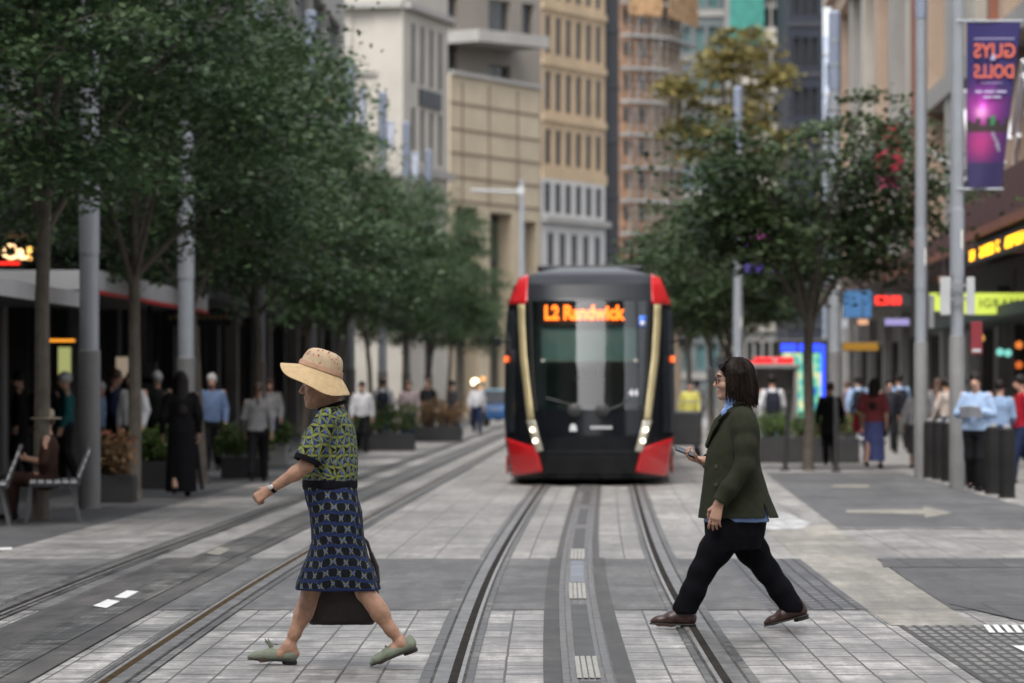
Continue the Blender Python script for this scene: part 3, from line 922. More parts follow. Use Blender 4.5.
# buildings behind the photographer: they shade the street and show in the tram's windscreen
for sx, lab in ((-1, 'dark brick office block behind the camera on the left'), (1, 'dark brick office block behind the camera on the right')):
    x0 = 13.0 if sx > 0 else -12.0
    rr = empty('office_block', (x0, 0, 0), 0, lab, 'building')
    p = ((x0, -110), (x0, 14)) if sx < 0 else ((x0, 14), (x0, -110))
    hol = []
    for (a, b_) in ((5, 8), (12, 15), (19, 22), (26, 29), (33, 36), (40, 43), (47, 50)):
        hol += grid_holes(124, 2, 2, 24, .5, [(a, b_)])
    facade(rr, p[0], p[1], 0, 62, hol, STONE_BROWN, PANE, back=20, frame=False, limit=96)
# ------------------------------------------------------------------ trees
BARK = mat('bark', (0.10, 0.085, 0.068), 0.85, 0.3, 6.0, bump=0.5, bscale=25)
LEAF = leaf_mat('dark_leaves', (0.025, 0.052, 0.024), (0.074, 0.122, 0.046))
LEAFR = leaf_mat('deep_leaves', (0.022, 0.042, 0.020), (0.066, 0.100, 0.036))
LEAFY = leaf_mat('autumn_leaves', (0.10, 0.095, 0.03), (0.25, 0.20, 0.065))
LEAFP = leaf_mat('planter_leaves', (0.035, 0.075, 0.020), (0.14, 0.20, 0.045))
LEAFB = leaf_mat('bronze_leaves', (0.10, 0.07, 0.035), (0.26, 0.14, 0.06))
FLOW = mat('flower_petals', (0.30, 0.09, 0.07), 0.6, 0.4, 3.0, island=0.5)

def leaf_cloud(rng, C, N, size, flat=0.5):
    """folded diamond leaves at points C with facing N"""
    n = len(C)
    a = rng.uniform(0, 2 * np.pi, n)
    up = N / np.linalg.norm(N, axis=1)[:, None]
    ref = np.stack([np.cos(a), np.sin(a), np.zeros(n)], 1)
    t = ref - up * (ref * up).sum(1)[:, None]; t /= np.linalg.norm(t, axis=1)[:, None] + 1e-9
    s = np.cross(up, t)
    L = size * rng.uniform(0.65, 1.3, n)[:, None]
    Wd = L * 0.36
    V = np.stack([C - t * L * .5, C + s * Wd - up * L * .07, C + t * L * .55 - up * L * .10, C - s * Wd - up * L * .07], 1).reshape(-1, 3)
    i = np.arange(n)[:, None] * 4
    return V, np.concatenate([i + [0, 1, 2], i + [0, 2, 3]])

def make_tree(seed, H, rad, trunk_h, trunk_r, leaves, lsize, m, lean=0.1, multi=1, taper=0.72, drop=0.5, base=.22):
    rng = np.random.default_rng(seed); rnd = random.Random(seed)
    tk = MB(); tips = []
    la = rnd.uniform(0, 6.28)
    top = Vector((math.cos(la) * lean, math.sin(la) * lean, trunk_h))
    tk.tube([(0, 0, -0.05), (0, 0, .12), top * 0.35 + Vector((rnd.uniform(-.04, .04), 0, 0)), top * .7 + Vector((rnd.uniform(-.06, .06), rnd.uniform(-.06, .06), 0)), top],
            [trunk_r * 1.5, trunk_r * 1.1, trunk_r, trunk_r * .9, trunk_r * .8], 9)
    nl = 9
    for i in range(nl):
        an = i * 2.4 + rnd.uniform(-.4, .4)
        f = i / (nl - 1)
        st = top * rnd.uniform(.82, 1.0) if i < 6 else top
        reach = rad * (0.95 - taper * f) * rnd.uniform(.8, 1.1)
        hh = trunk_h + (H - trunk_h) * (base + (.92 - base) * f) * rnd.uniform(.92, 1.05)
        e = Vector((top.x + math.cos(an) * reach, top.y + math.sin(an) * reach, hh))
        mid = st.lerp(e, .5) + Vector((0, 0, (hh - trunk_h) * .14))
        pts = [st, st.lerp(mid, .5) + Vector((0, 0, .1)), mid, mid.lerp(e, .55) + Vector((0, 0, .1)), e]
        tk.tube(pts, [trunk_r * .55, trunk_r * .42, trunk_r * .32, trunk_r * .2, trunk_r * .08], 6)
        for j in range(11):
            t = rnd.uniform(.25, 1.0)
            q = (mid.lerp(e, (t - .5) * 2) if t > .5 else st.lerp(mid, t * 2))
            a2 = an + rnd.uniform(-1.7, 1.7)
            ln = rad * rnd.uniform(.18, .5) * (1.15 - .4 * t)
            tip = q + Vector((math.cos(a2) * ln, math.sin(a2) * ln, rnd.uniform(-.25, .45) * ln - (drop * .25 if f < .3 else 0)))
            tk.tube([q, q.lerp(tip, .5) + Vector((0, 0, .06)), tip], [trunk_r * .17, trunk_r * .1, trunk_r * .03], 5, False)
            tips.append(tip); tips.append(q.lerp(tip, .6))
    tips = np.array([tuple(t) for t in tips])
    per = max(8, leaves // len(tips))
    C = []; N = []
    for t in tips:
        k = max(4, int(per * rng.uniform(.4, 1.6)))
        r = rad * rng.uniform(.10, .22)
        p = np.clip(rng.normal(0, .9, (k, 3)), -1.7, 1.7) * np.array([r * 1.25, r * 1.25, r * .22])
        p[:, 2] -= 0.12 * (p[:, 0] ** 2 + p[:, 1] ** 2) / max(r, .1)
        C.append(t + p)
        N.append(np.array([0, 0, 1.0]) + rng.normal(0, .45, (k, 3)))
    V, F = leaf_cloud(rng, np.concatenate(C), np.concatenate(N), lsize)
    return tk, V, F

def plant_tree(name, loc, spec, label, m, group, rz=0, sc_=1.0, src=None):
    root = empty(name, loc, rz, label, 'tree', group)
    if src is None:
        tk, V, F = make_tree(**spec)
        tk.build('trunk', BARK, root, True)
        np_mesh('crown', V, F, m, root, False)
    else:
        for ch in src.children:
            c = ch.copy(); col.objects.link(c); c.parent = root
    root.scale = (sc_, sc_, sc_)
    return root
row = lambda Y: -6.55 + 0.0275 * Y
kinds = []
GL = 'street trees along the left pavement'
left = [(43.6, 'leaning slim street tree beside the metal benches', 1.00), (52, 'street tree between the first two light columns on the left', 1.06), (60.5, 'street tree just past the second light column on the left', 1.0),
        (70, 'street tree next to the woman walking away in a grey sweater', 1.07), (80, 'street tree whose crown rises above the hat of the walking woman', 1.1), (91, 'street tree below the first banner against the cream building', 1.08),
        (103, 'street tree below the second pale banner', 1.06), (117, 'street tree in front of the right corner of the cream building', 1.05), (132, 'street tree in front of the tan panelled block', 1.06), (147, 'last but one small street tree of the left row', 1.05), (160, 'last street tree of the left row near the tram', 1.0)]
for i, (Y, lab, s) in enumerate(left):
    if i < 4:
        t = plant_tree('street_tree', (row(Y), Y, 0), dict(seed=11 + i * 7, H=(9.6, 9.6, 9.2, 8.4)[i], rad=2.8, trunk_h=(3.6, 3.3, 3.2, 3.3)[i], trunk_r=.09, leaves=32000 if i < 2 else 21000, lsize=.10 if i < 2 else .12, m=None, lean=.25), lab, LEAF, GL)
        kinds.append(t)
        t.rotation_euler.z = (2.2, .5, 1.1, 4.0)[i]
    else:
        t = plant_tree('street_tree', (row(Y), Y, 0), None, lab, LEAF, GL, i * 1.3, s, kinds[(2, 3, 1, 0)[i % 4]])
        hh = (8.5, 8.2, 8.3, 8.5, 8.7, 8.8, 8.6)[i - 4]; t.scale = ((.74, .66, .66, .68, .72, .72, .68)[i - 4], .85, hh / (9.2, 8.4, 9.6, 9.6)[(2, 3, 1, 0).index((2, 3, 1, 0)[i % 4])])
    t['label'] = lab
# right row
rr_ = lambda Y: 3.5 + 0.0275 * Y
GR = 'street trees along the right pavement'
tr = plant_tree('street_tree', (atx(808, 70), 70, 0), dict(seed=5, H=7.5, taper=.55, base=.36, rad=2.8, trunk_h=2.9, trunk_r=.10, leaves=16000, lsize=.14, m=None, lean=.12, drop=-.6), 'spreading street tree standing alone beside the digital screen', LEAFR, GR, 1.0)
for Y, s, lab, px in ((104, .86, 'dark street tree just behind the right pole with the pink banner', 728), (118, 1.05, 'dusky street tree right of the tram roof', 712), (138, 1.08, 'dusky street tree further back right of the tram', 690)):
    plant_tree('street_tree', (atx(px, Y), Y, 0), None, lab, LEAFR, GR, Y, s, tr)
yt = plant_tree('autumn_tree', (atx(722, 185), 185, 0), dict(seed=23, H=20.0, taper=.3, rad=2.9, trunk_h=12.5, trunk_r=.2, leaves=6500, lsize=.34, m=None, lean=.3), 'tall yellowing tree rising behind the dark right tree', LEAFY, None)

# ------------------------------------------------------------------ planters and shrubs
PLANT = mat('planter_box', (0.03, 0.03, 0.031), 0.7, 0.2, 3.0)
PLANTP = mat('pale_planter', (0.42, 0.42, 0.41), 0.7, 0.15, 3.0)
def planter(name, x, Y, w_, dp, h, ph, label, m=PLANT, lm=LEAFP, seed=1, lean=0.0, lsize=.09, n=800, flowers=0, group='planters on the pavements'):
    rng = np.random.default_rng(seed)
    r = empty(name, (x, Y, 0.006), 0, label, 'planter', group)
    b = MB()
    t = .05
    b.box(-w_ / 2, w_ / 2, -dp / 2, -dp / 2 + t, 0, h).box(-w_ / 2, w_ / 2, dp / 2 - t, dp / 2, 0, h)
    b.box(-w_ / 2, -w_ / 2 + t, -dp / 2 + t + .001, dp / 2 - t - .001, 0, h).box(w_ / 2 - t, w_ / 2, -dp / 2 + t + .001, dp / 2 - t - .001, 0, h)
    b.box(-w_ / 2 + t, w_ / 2 - t, -dp / 2 + t, dp / 2 - t, .01, h - .07)
    b.build('box', m, r, bevel=.01)
    C = []; N = []; st = MB()
    ns = max(6, int(w_ * dp * 40))
    for i in range(ns):
        px, py = rng.uniform(-w_ * .42, w_ * .42), rng.uniform(-dp * .4, dp * .4)
        hh = ph * rng.uniform(.5, 1.05)
        tip = np.array([px * 1.35, py * 1.3, h + hh])
        st.tube([(px, py, h - .08), tuple(tip)], [.012, .004], 4, False)
        k = n // ns
        tt = rng.uniform(.1, 1, (k, 1)) ** .7
        base = np.array([px, py, h - .02])
        C.append(base + (tip - base) * tt + rng.normal(0, .09, (k, 3)) * np.array([1, 1, .6]))
        N.append(np.array([0, 0, .6]) + rng.normal(0, .7, (k, 3)))
    st.build('stems', BARK, r)
    V, F = leaf_cloud(rng, np.concatenate(C), np.concatenate(N), lsize)
    np_mesh('foliage', V, F, lm, r, False)
    if flowers:
        k = flowers
        P = np.stack([rng.uniform(-w_ * .5, w_ * .5, k), rng.uniform(-dp * .5, dp * .5, k), h + ph * rng.uniform(.5, 1.05, k)], 1)
        V, F = leaf_cloud(rng, P, rng.normal(0, 1, (k, 3)) + np.array([0, -.4, .6]), .08)
        np_mesh('flowers', V, F, FLOW, r, False)['kind'] = 'stuff'
    return r
x, Y = at(113, 503); planter('flower_planter', x, Y + .3, .52, .52, .36, .55, 'dark planter of bronze and green flowering plants beside the first light column', lm=LEAFB, seed=3, flowers=16)
x, Y = at(243, 478); planter('planter_box', x, Y, .7, .5, .34, .5, 'planter of yellow green leaves left of the woman in the grey sweater', seed=4)
planter('planter_box', atx(330, 86), 86, .9, .6, .35, .55, 'planter with yellow green leaves just behind the hat wearing woman', seed=5)
planter('planter_box', atx(388, 92), 92, 1.3, .7, .4, .75, 'planter with dense dark leaves under the left trees, nearer of the far pair', seed=6, n=1400)
planter('planter_box', atx(432, 108), 108, 1.7, .8, .4, .8, 'bushy planter under the farthest left trees', seed=7, n=1400, lm=LEAFB)
planter('planter_box', atx(158, 57), 57, .8, .5, .4, .5, 'low planter below the man in the white shirt on the left', seed=8)
planter('planter_box', atx(808, 77), 77, 2.0, .8, .50, .5, 'long dark planter of green plants in front of the digital screen', seed=9, n=1500)
planter('planter_box', atx(272, 74), 74, .6, .5, .4, .4, 'pale planter right of the woman in the grey sweater', m=PLANTP, seed=10)
# ------------------------------------------------------------------ the tram
TBLK = mat('tram_black_paint', (0.006, 0.007, 0.009), 0.2, 0.1, 2.0, coat=0.12, spec=.25)
TGREY = mat('tram_roof_grey', (0.022, 0.024, 0.028), 0.3, 0.15, 2.0, spec=.2)
TRED = mat('tram_red_paint', (0.50, 0.010, 0.014), 0.25, 0.10, 2.0, coat=0.6)
TGOLD = mat('tram_gold_trim', (0.48, 0.40, 0.22), 0.35, 0.12, 3.0, metal=0.35)
TSILV = mat('tram_silver_trim', (0.55, 0.52, 0.44), 0.3, 0.12, 3.0, metal=0.5)
TBULK = mat('cab_wall', (0.26, 0.32, 0.31), 0.7, 0.2, 2.0)
TINT = mat('cab_interior', (0.05, 0.062, 0.06), 0.7, 0.2, 2.0)
TBLIND = mat('cab_blind', (0.36, 0.48, 0.46), 0.7, 0.1, 2.0)
TRUB = mat('rubber', (0.015, 0.015, 0.015), 0.6, 0.1)
TGLASS = glass_mat('windscreen_glass', (0.46, 0.58, 0.56), 0.02, 1.5, 2.1)
LED = emit_mat('led_orange', (1.0, 0.13, 0.01), 3.3)
LAMP = emit_mat('headlamp_glow', (1.0, 0.84, 0.60), 3.2)
MARK = emit_mat('marker_orange', (1.0, 0.13, 0.02), .8)
LOGO = mat('silver_mark', (0.55, 0.56, 0.58), 0.4, 0.05)
BLUE = mat('blue_sticker', (0.05, 0.16, 0.6), 0.5, 0.05)

TY = 58.6
TX = track_x(TY)
head = -math.atan2(track_x(TY + 12) - track_x(TY), 12)
tram = empty('tram', (TX, TY, 0.016), head, 'red and black tram with a lit orange destination sign coming up the track', 'tram')
def hw(z):                                 # half width at height z
    return float(np.interp(z, [0, .1, .45, 1.1, 2.3, 2.8, 3.08, 3.22, 3.31, 3.37], [1.14, 1.2, 1.275, 1.32, 1.31, 1.27, 1.19, 1.02, .76, .45]))
def rake(z):
    return float(np.interp(z, [0, .15, .45, .75, 1.15, 1.8, 2.4, 2.85, 3.1, 3.25, 3.32, 3.37], [.20, .12, .03, .0, .05, .25, .455, .61, .80, 1.06, 1.33, 1.75]))
def TP(u, z, off=0.0):
    t = abs(u) / 1.32
    y = rake(z) + 1.05 * (.22 * t * t + .78 * t ** 4.2)
    # normal in plan + rake
    du = 1.05 * (.44 * t + .78 * 4.2 * t ** 3.2) / 1.32 * (1 if u > 0 else -1)
    dz = (rake(z + .03) - rake(z - .03)) / .06
    n = Vector((du, -1, dz)).normalized()
    return Vector((u, y, z)) + n * off
def tpatch(name, fl, fr, z0, z1, m, off=0.0, nz=24, nu=24, parent=tram, thick=0.0, smooth=True):
    """rows of the nose between the curves fl(z) and fr(z)"""
    b = MB()
    for j in range(nz + 1):
        zz = z0 + (z1 - z0) * j / nz
        a, c = fl(zz), fr(zz)
        for i in range(nu + 1):
            b.v.append(tuple(TP(a + (c - a) * i / nu, zz, off)))
    for j in range(nz):
        for i in range(nu):
            k = j * (nu + 1) + i
            b.f.append((k, k + 1, k + nu + 2, k + nu + 1))
    o = b.build(name, m, parent, smooth, angle=None)
    if thick:
        s = o.modifiers.new('thickness', 'SOLIDIFY'); s.thickness = thick; s.offset = -1
    return o
def tquad(name, c, m, off, ns=10, nt=10, parent=tram, thick=0.01):     # bilinear patch of corners (u,z): ll, lr, ur, ul
    b = MB()
    for j in range(nt + 1):
        t = j / nt
        for i in range(ns + 1):
            s = i / ns
            u = (c[0][0] * (1 - s) + c[1][0] * s) * (1 - t) + (c[3][0] * (1 - s) + c[2][0] * s) * t
            z = (c[0][1] * (1 - s) + c[1][1] * s) * (1 - t) + (c[3][1] * (1 - s) + c[2][1] * s) * t
            b.v.append(tuple(TP(u, z, off)))
    for j in range(nt):
        for i in range(ns):
            k = j * (ns + 1) + i
            b.f.append((k, k + 1, k + ns + 2, k + ns + 1))
    o = b.build(name, m, parent, True, angle=None)
    if thick:
        s = o.modifiers.new('thickness', 'SOLIDIFY'); s.thickness = thick; s.offset = -1
    return o
wsl = lambda z: -float(np.interp(z, [1.15, 1.6, 2.83], [.80, .85, .90]))
wsr = lambda z: float(np.interp(z, [1.15, 1.6, 2.83], [.80, .85, .90]))
W = lambda z: hw(z)
# nose shell
tpatch('nose_panel', lambda z: -W(z), lambda z: W(z), .10, 1.15, TBLK, nu=40)
tpatch('corner_panel', lambda z: -W(z), wsl, 1.15, 2.83, TBLK, nu=12)
tpatch('corner_panel', wsr, lambda z: W(z), 1.15, 2.83, TBLK, nu=12)
tpatch('brow_panel', lambda z: -W(z), lambda z: W(z), 2.83, 3.37, TGREY, nu=40)
ws = tpatch('windscreen', wsl, wsr, 1.15, 2.83, TGLASS, nu=40, nz=40)
tpatch('windscreen_edge', lambda z: wsl(z) - .03, lambda z: wsl(z) + .012, 1.13, 2.85, TRUB, .006, nu=2)
tpatch('windscreen_edge', lambda z: wsr(z) - .012, lambda z: wsr(z) + .03, 1.13, 2.85, TRUB, .006, nu=2)
# black header strip behind the glass carrying the destination
tpatch('sign_housing', lambda z: -.86, lambda z: .86, 2.48, 2.82, TRUB, -.06, nu=20)
for s in (-1, 1):
    f = (lambda a, b: (a, b)) if s > 0 else (lambda a, b: (-b, -a))
    # red caps and lower corners
    A = [(.96, 2.78), (W(2.78) - .002, 2.78), (1.09, 3.20), (.95, 3.25)]
    Bq = [(.70, .20), (1.20, .12), (W(.72), .72), (.79, .57)]
    if s < 0: A = [(-A[1][0], A[1][1]), (-A[0][0], A[0][1]), (-A[3][0], A[3][1]), (-A[2][0], A[2][1])]; Bq = [(-Bq[1][0], Bq[1][1]), (-Bq[0][0], Bq[0][1]), (-Bq[3][0], Bq[3][1]), (-Bq[2][0], Bq[2][1])]
    tquad('red_cap', A, TRED, .02)
    tquad('red_skirt', Bq, TRED, .02)
    # gold strip
    cz = lambda z: float(np.interp(z, [.98, 1.4, 1.95, 2.5, 2.78], [.875, .93, 1.0, 1.035, 1.04]))
    if s > 0: tpatch('gold_strip', lambda z: cz(z) - .045, lambda z: cz(z) + .05, .99, 2.775, TGOLD, .03, nu=4, nz=30, thick=.02)
    else: tpatch('gold_strip', lambda z: -cz(z) - .05, lambda z: -cz(z) + .045, .99, 2.775, TGOLD, .03, nu=4, nz=30, thick=.02)
    q = [(.69, .52), (.79, .50), (.945, .985), (.815, .985)]
    if s < 0: q = [(-q[1][0], q[1][1]), (-q[0][0], q[0][1]), (-q[3][0], q[3][1]), (-q[2][0], q[2][1])]
    hl = tquad('headlight', q, TSILV, .032, 6, 14)
    for (u, z) in ((.84, .84), (.80, .68)):
        b = MB(); c = TP(s * u, z, .045)
        b.lathe([(.0, -.0), (.026, .0), (.031, .010), (.022, .018), (0.0, .02)], n=14)
        M = Matrix.Translation(c) @ (TP(s * u, z, 1) - TP(s * u, z, 0)).to_track_quat('Z', 'Y').to_matrix().to_4x4()
        b.v = [tuple(M @ Vector(v)) for v in b.v]
        b.build('lamp', LAMP, hl, True)
    # side glass wrap and marker
    if s > 0: tpatch('side_glass', lambda z: 1.13, lambda z: W(z) - .004, .80, 2.70, PANE, .012, nu=6)
    else: tpatch('side_glass', lambda z: -W(z) + .004, lambda z: -1.13, .80, 2.70, PANE, .012, nu=6)
    c = TP(s * 1.27, 1.93, .03)
    MB().box(-.03, .03, -.03, .03, -.045, .045, Matrix.Translation(c)).build('marker_light', MARK, tram, bevel=.01)
    cm = MB(); a = TP(s * 1.27, 2.2, .0)
    cm.tube([a, a + Vector((s * .14, -.05, .02))], .02, 6); cm.box(-.05, .05, -.09, .06, -.07, .07, Matrix.Translation(a + Vector((s * .17, -.05, 0))))
    cm.build('camera_pod', TBLK, tram, bevel=.012)
# grille and lower apron
for i in range(5):
    tpatch('grille_slat', lambda z: -.62, lambda z: .62, .20 + i * .055, .225 + i * .055, TRUB, .012, nu=16, nz=1)
tpatch('bumper_line', lambda z: -.66, lambda z: .66, .50, .53, TGREY, .012, nu=16, nz=1)
MB().box(-1.1, 1.1, .9, 4.0, .06, .22).build('underframe', TRUB, tram)
# wipers and their dark hubs
for s, x in ((-1, -.22), (1, .20)):
    b = MB()
    p0 = TP(x, 1.10, .03); p1 = TP(x + (-.08 if s < 0 else .30), 1.22, .05); p2 = TP(x + (-.42 if s < 0 else .42), 1.32, .04)
    hub = MB().lathe([(.0, 0), (.11, 0), (.11, .03), (.05, .06), (0, .06)], n=16)
    M = Matrix.Translation(TP(x, 1.14, .005)) @ (TP(x, 1.14, 1) - TP(x, 1.14, 0)).to_track_quat('Z', 'Y').to_matrix().to_4x4()
    hub.v = [tuple(M @ Vector(v)) for v in hub.v]
    b.tube([p0, p1, p2], .014, 6)
    wo = b.build('wiper', TRUB, tram, True)
    hub.build('hub', TRUB, wo, True)
# interior behind the glass
def inpatch(name, u0, u1, z0, z1, m, dy, nu=12, nz=6):
    b = MB()
    for j in range(nz + 1):
        for i in range(nu + 1):
            u = u0 + (u1 - u0) * i / nu; z = z0 + (z1 - z0) * j / nz
            p = TP(u, z, 0); b.v.append((p.x, p.y + dy, p.z))
    for j in range(nz):
        for i in range(nu):
            k = j * (nu + 1) + i; b.f.append((k, k + 1, k + nu + 2, k + nu + 1))
    return b.build(name, m, tram, True, angle=None)
inpatch('blind', -.74, .74, 1.92, 2.47, TBLIND, .16)
MB().box(-.74, .74, .40, .44, 1.885, 1.925).build('blind_bar', TSILV, tram)
MB().box(-1.15, 1.15, 2.0, 2.06, .3, 3.1).build('cab_bulkhead', TBULK, tram)
MB().box(-1.05, 1.05, .95, 1.6, .9, 1.22).build('dashboard', TINT, tram, bevel=.04)
st = MB().box(-.28, .28, 1.45, 1.85, .75, .9).box(-.26, .26, 1.82, 1.92, .9, 1.6).box(-.13, .13, 1.82, 1.9, 1.63, 1.85)
st.build('driver_seat', TINT, tram, bevel=.05)
# body behind the nose
BL = 33.0
b = MB()
zs = [.10, .45, 1.1, 1.7, 2.3, 2.8, 3.08, 3.22, 3.31, 3.37]
for s in (-1, 1):
    k = len(b.v)
    for z in zs:
        p = TP(s * hw(z), z); b.v += [(p.x, p.y, p.z), (p.x, 2.9, p.z), (p.x, BL, p.z)]
    for j in range(len(zs) - 1):
        for i in range(2):
            q = (k + j * 3 + i, k + j * 3 + i + 1, k + j * 3 + i + 4, k + j * 3 + i + 3)
            b.f.append(q if s > 0 else tuple(reversed(q)))
n = len(zs)
b.f.append((3 * (n - 1), 3 * (n - 1) + 1, 3 * n + 3 * (n - 1) + 1, 3 * n + 3 * (n - 1)))
b.f.append((3 * (n - 1) + 1, 3 * (n - 1) + 2, 3 * n + 3 * (n - 1) + 2, 3 * n + 3 * (n - 1) + 1))
b.f.append(tuple(3 * j + 2 for j in range(n)) + tuple(3 * n + 3 * j + 2 for j in reversed(range(n))))
b.build('body_shell', TBLK, tram, True)
rf = MB().box(-.85, .85, 3.2, 8.5, 3.36, 3.46).box(-.85, .85, 10, 16, 3.36, 3.46)
rf.build('roof_equipment', TGREY, tram, bevel=.04)
for s in (-1, 1):
    for i in range(5):
        y0 = 3.2 + i * 6.1
        MB().box(min(s * 1.322, s * 1.334), max(s * 1.322, s * 1.334), y0, y0 + 2.6, 1.15, 2.5).build('window', PANE, tram)
        dr = MB().box(min(s * 1.322, s * 1.338), max(s * 1.322, s * 1.338), y0 + 3.0, y0 + 4.4, .35, 2.6).build('door', PANE, tram)
        MB().box(min(s * 1.339, s * 1.345), max(s * 1.339, s * 1.345), y0 + 3.68, y0 + 3.72, .35, 2.6).build('door_edge', TSILV, dr)
    MB().box(min(s * 1.29, s * 1.31), max(s * 1.29, s * 1.31), 1.6, BL - .3, .14, .42).build('side_skirt', TRED, tram)
for y in (3.3, 5.2):
    for s in (-1, 1):
        wv = MB().lathe([(.0, -.05), (.28, -.05), (.30, .0), (.28, .05), (0, .05)], n=20)
        M = Matrix.Translation((s * .72, y, .30)) @ Matrix.Rotation(R(90), 4, 'Y')
        wv.v = [tuple(M @ Vector(v)) for v in wv.v]; wv.build('wheel', STEEL, tram, True)
# destination, marks
def wrap_text(name, body, size, u0, z0, off, m, sx, bold):
    o = text(name, body, size, (0, 0, 0), (0, 0, 0), m, tram, 0.0, False, bold)
    me = o.data
    for v in me.vertices:
        v.co = TP(u0 + v.co.x * sx, z0 + v.co.y, off)
    return o
wrap_text('destination_text', 'L2 Randwick', .30, -.71, 2.555, -.03, LED, .80, .012)
lg = MB()
for (u, z, r_) in ((-.24, .885, .05), (-.27, .845, .03), (-.21, .845, .03)):
    c = TP(u, z, .012); b2 = MB().lathe([(0, 0), (r_, 0), (r_ * .9, .006), (0, .006)], n=12)
    M = Matrix.Translation(c) @ Vector((0, -1, .1)).to_track_quat('Z', 'Y').to_matrix().to_4x4()
    lg.add([tuple(M @ Vector(v)) for v in b2.v], b2.f)
lg.build('emblem', LOGO, tram)
nm = MB()
xx = 0.0
for wd in (.05, .03, .045, .04, .05, .035, .04, .05):
    c = TP(.02 + xx, .88, .012); nm.box(0, wd * .8, -.004, .004, -.022, .022, Matrix.Translation(c)); xx += wd
nm.build('operator_mark', LOGO, tram)
sp = TP(.76, 2.28, .012)
tquad('sticker', [(.76, 2.42), (.87, 2.42), (.875, 2.6), (.77, 2.6)], BLUE, .012, 2, 2, thick=.003)
tquad('sticker', [(.78, 2.44), (.85, 2.44), (.855, 2.51), (.785, 2.51)], LOGO, .017, 2, 2, thick=.003)
wrap_text('fleet_number', '44', .15, .60, 1.36, .008, LOGO, 1.0, .004)
# ------------------------------------------------------------------ light columns
POLEM = mat('column_blue_grey', (0.29, 0.31, 0.34), 0.4, 0.1, 1.5, metal=0.2)
POLED = mat('column_base_grey', (0.155, 0.155, 0.155), 0.6, 0.15, 2.0)
LENS = mat('frosted_lens', (0.20, 0.23, 0.30), 0.35, 0.05, 2.0)
SLOT = emit_mat('slot_lamp', (1.0, 0.93, 0.78), .45)
DARKM = mat('dark_metal', (0.03, 0.03, 0.032), 0.5, 0.2, 3.0)
GREYM = mat('grey_metal', (0.20, 0.20, 0.21), 0.5, 0.15, 3.0)
def column(x, Y, r, label, group, base_h=2.25, slot=3.7, lens=(7.7, 9.3), box=None, slots=True):
    o = empty('light_column', (x, Y, 0.006), 0, label, 'light column', group)
    MB().lathe([(r * 1.12, 0), (r * 1.12, base_h), (r * 1.0, base_h + .02)], n=20).build('base_sleeve', POLED, o, True)
    MB().lathe([(r * .98, base_h + .02), (r * .97, slot - .55), (r * 1.04, slot - .55), (r * 1.04, slot + .45), (r * .95, slot + .46), (r * .93, lens[0])], n=20).build('shaft', POLEM, o, True)
    MB().lathe([(r * 1.0, lens[0] + .003), (r * 1.0, lens[1]), (r * .7, lens[1] + .05)], n=20).build('lens', LENS, o, True)
    for z in (lens[0] + .5, lens[0] + 1.0):
        MB().lathe([(r * 1.06, z), (r * 1.06, z + .06)], n=20).build('ring', POLEM, o, True)
    if slots:
        for a in (-1.35, -1.0):
            M = Matrix.Rotation(a, 4, 'Z')
            MB().box(r * 1.0, r * 1.06, -r * .07, r * .07, slot - .14, slot + .14, M).build('slot_lamp', SLOT if a > -1.2 else LENS, o)
    if box:
        MB().box(r * 1.15, r * 1.15 + .09, -.12, .12, box, box + .55).build('control_box', GREYM, o, bevel=.01)
    return o
GP = 'light columns along both pavements'
for px, Y, lab in ((85, 47.6, 'thick light column nearest on the left, beside the flower planter'), (197, 58.3, 'left light column with the leaning sign board at its foot'),
                   (257, 70, 'left light column behind the woman in the grey sweater'), (309, 82, 'left light column behind the straw hat'),
                   (345, 94, 'left light column whose pale lens shows against the cream building corner window'), (372, 107, 'left light column below the cream building slim windows'),
                   (397, 119, 'left light column with its pale lens near the cream building corner'), (418, 133, 'left light column in front of the tan panelled block')):
    column(row(Y), Y, .125, lab, GP, slots=False, base_h=1.95, lens=((7.6, 9.5) if Y < 100 else (8.1, 9.7)))
column(atx(957, 57), 57, .105, 'right light column carrying the purple banner', GP, box=None)
column(atx(921, 64.5), 64.5, .105, 'right light column left of the purple banner column', GP, box=2.5)
column(atx(835, 80), 80, .13, 'right light column beside the digital screen', GP, box=None)
column(atx(738, 100), 100, .125, 'right light column with the pink flags behind the spreading tree', GP, slot=3.2)

# signs and bins fixed at the banner column
x0 = atx(957, 57)
sg = empty('pole_sign', (x0, 56.82, 2.78), 0, 'two grey sign backs clamped to the purple banner column', 'sign')
SIGNB = mat('sign_back', (0.42, 0.43, 0.44), 0.45, .1, 3.0)
MB().box(-.27, -.12, -.012, .012, -.20, .36).build('sign_back_panel', SIGNB, sg, bevel=.008)
MB().box(.12, .24, -.012, .012, -.20, .36).build('sign_back_panel', SIGNB, sg, bevel=.008)
MB().box(-.13, .13, -.01, .01, .02, .06).box(-.13, .13, -.01, .01, .22, .26).build('clamp', GREYM, sg)
rsn = empty('small_red_sign', (x0 + .25, 56.8, 2.2), 0, 'small red tag hanging below the grey sign backs', 'sign')
MB().box(-.07, .10, -.01, .01, -.2, .28).build('red_panel', mat('dull_red', (.20, .02, .03), .5, .1), rsn, bevel=.006)
MB().box(-.05, .08, -.016, -.0105, -.17, -.12).build('pale_panel', SIGNB, rsn)

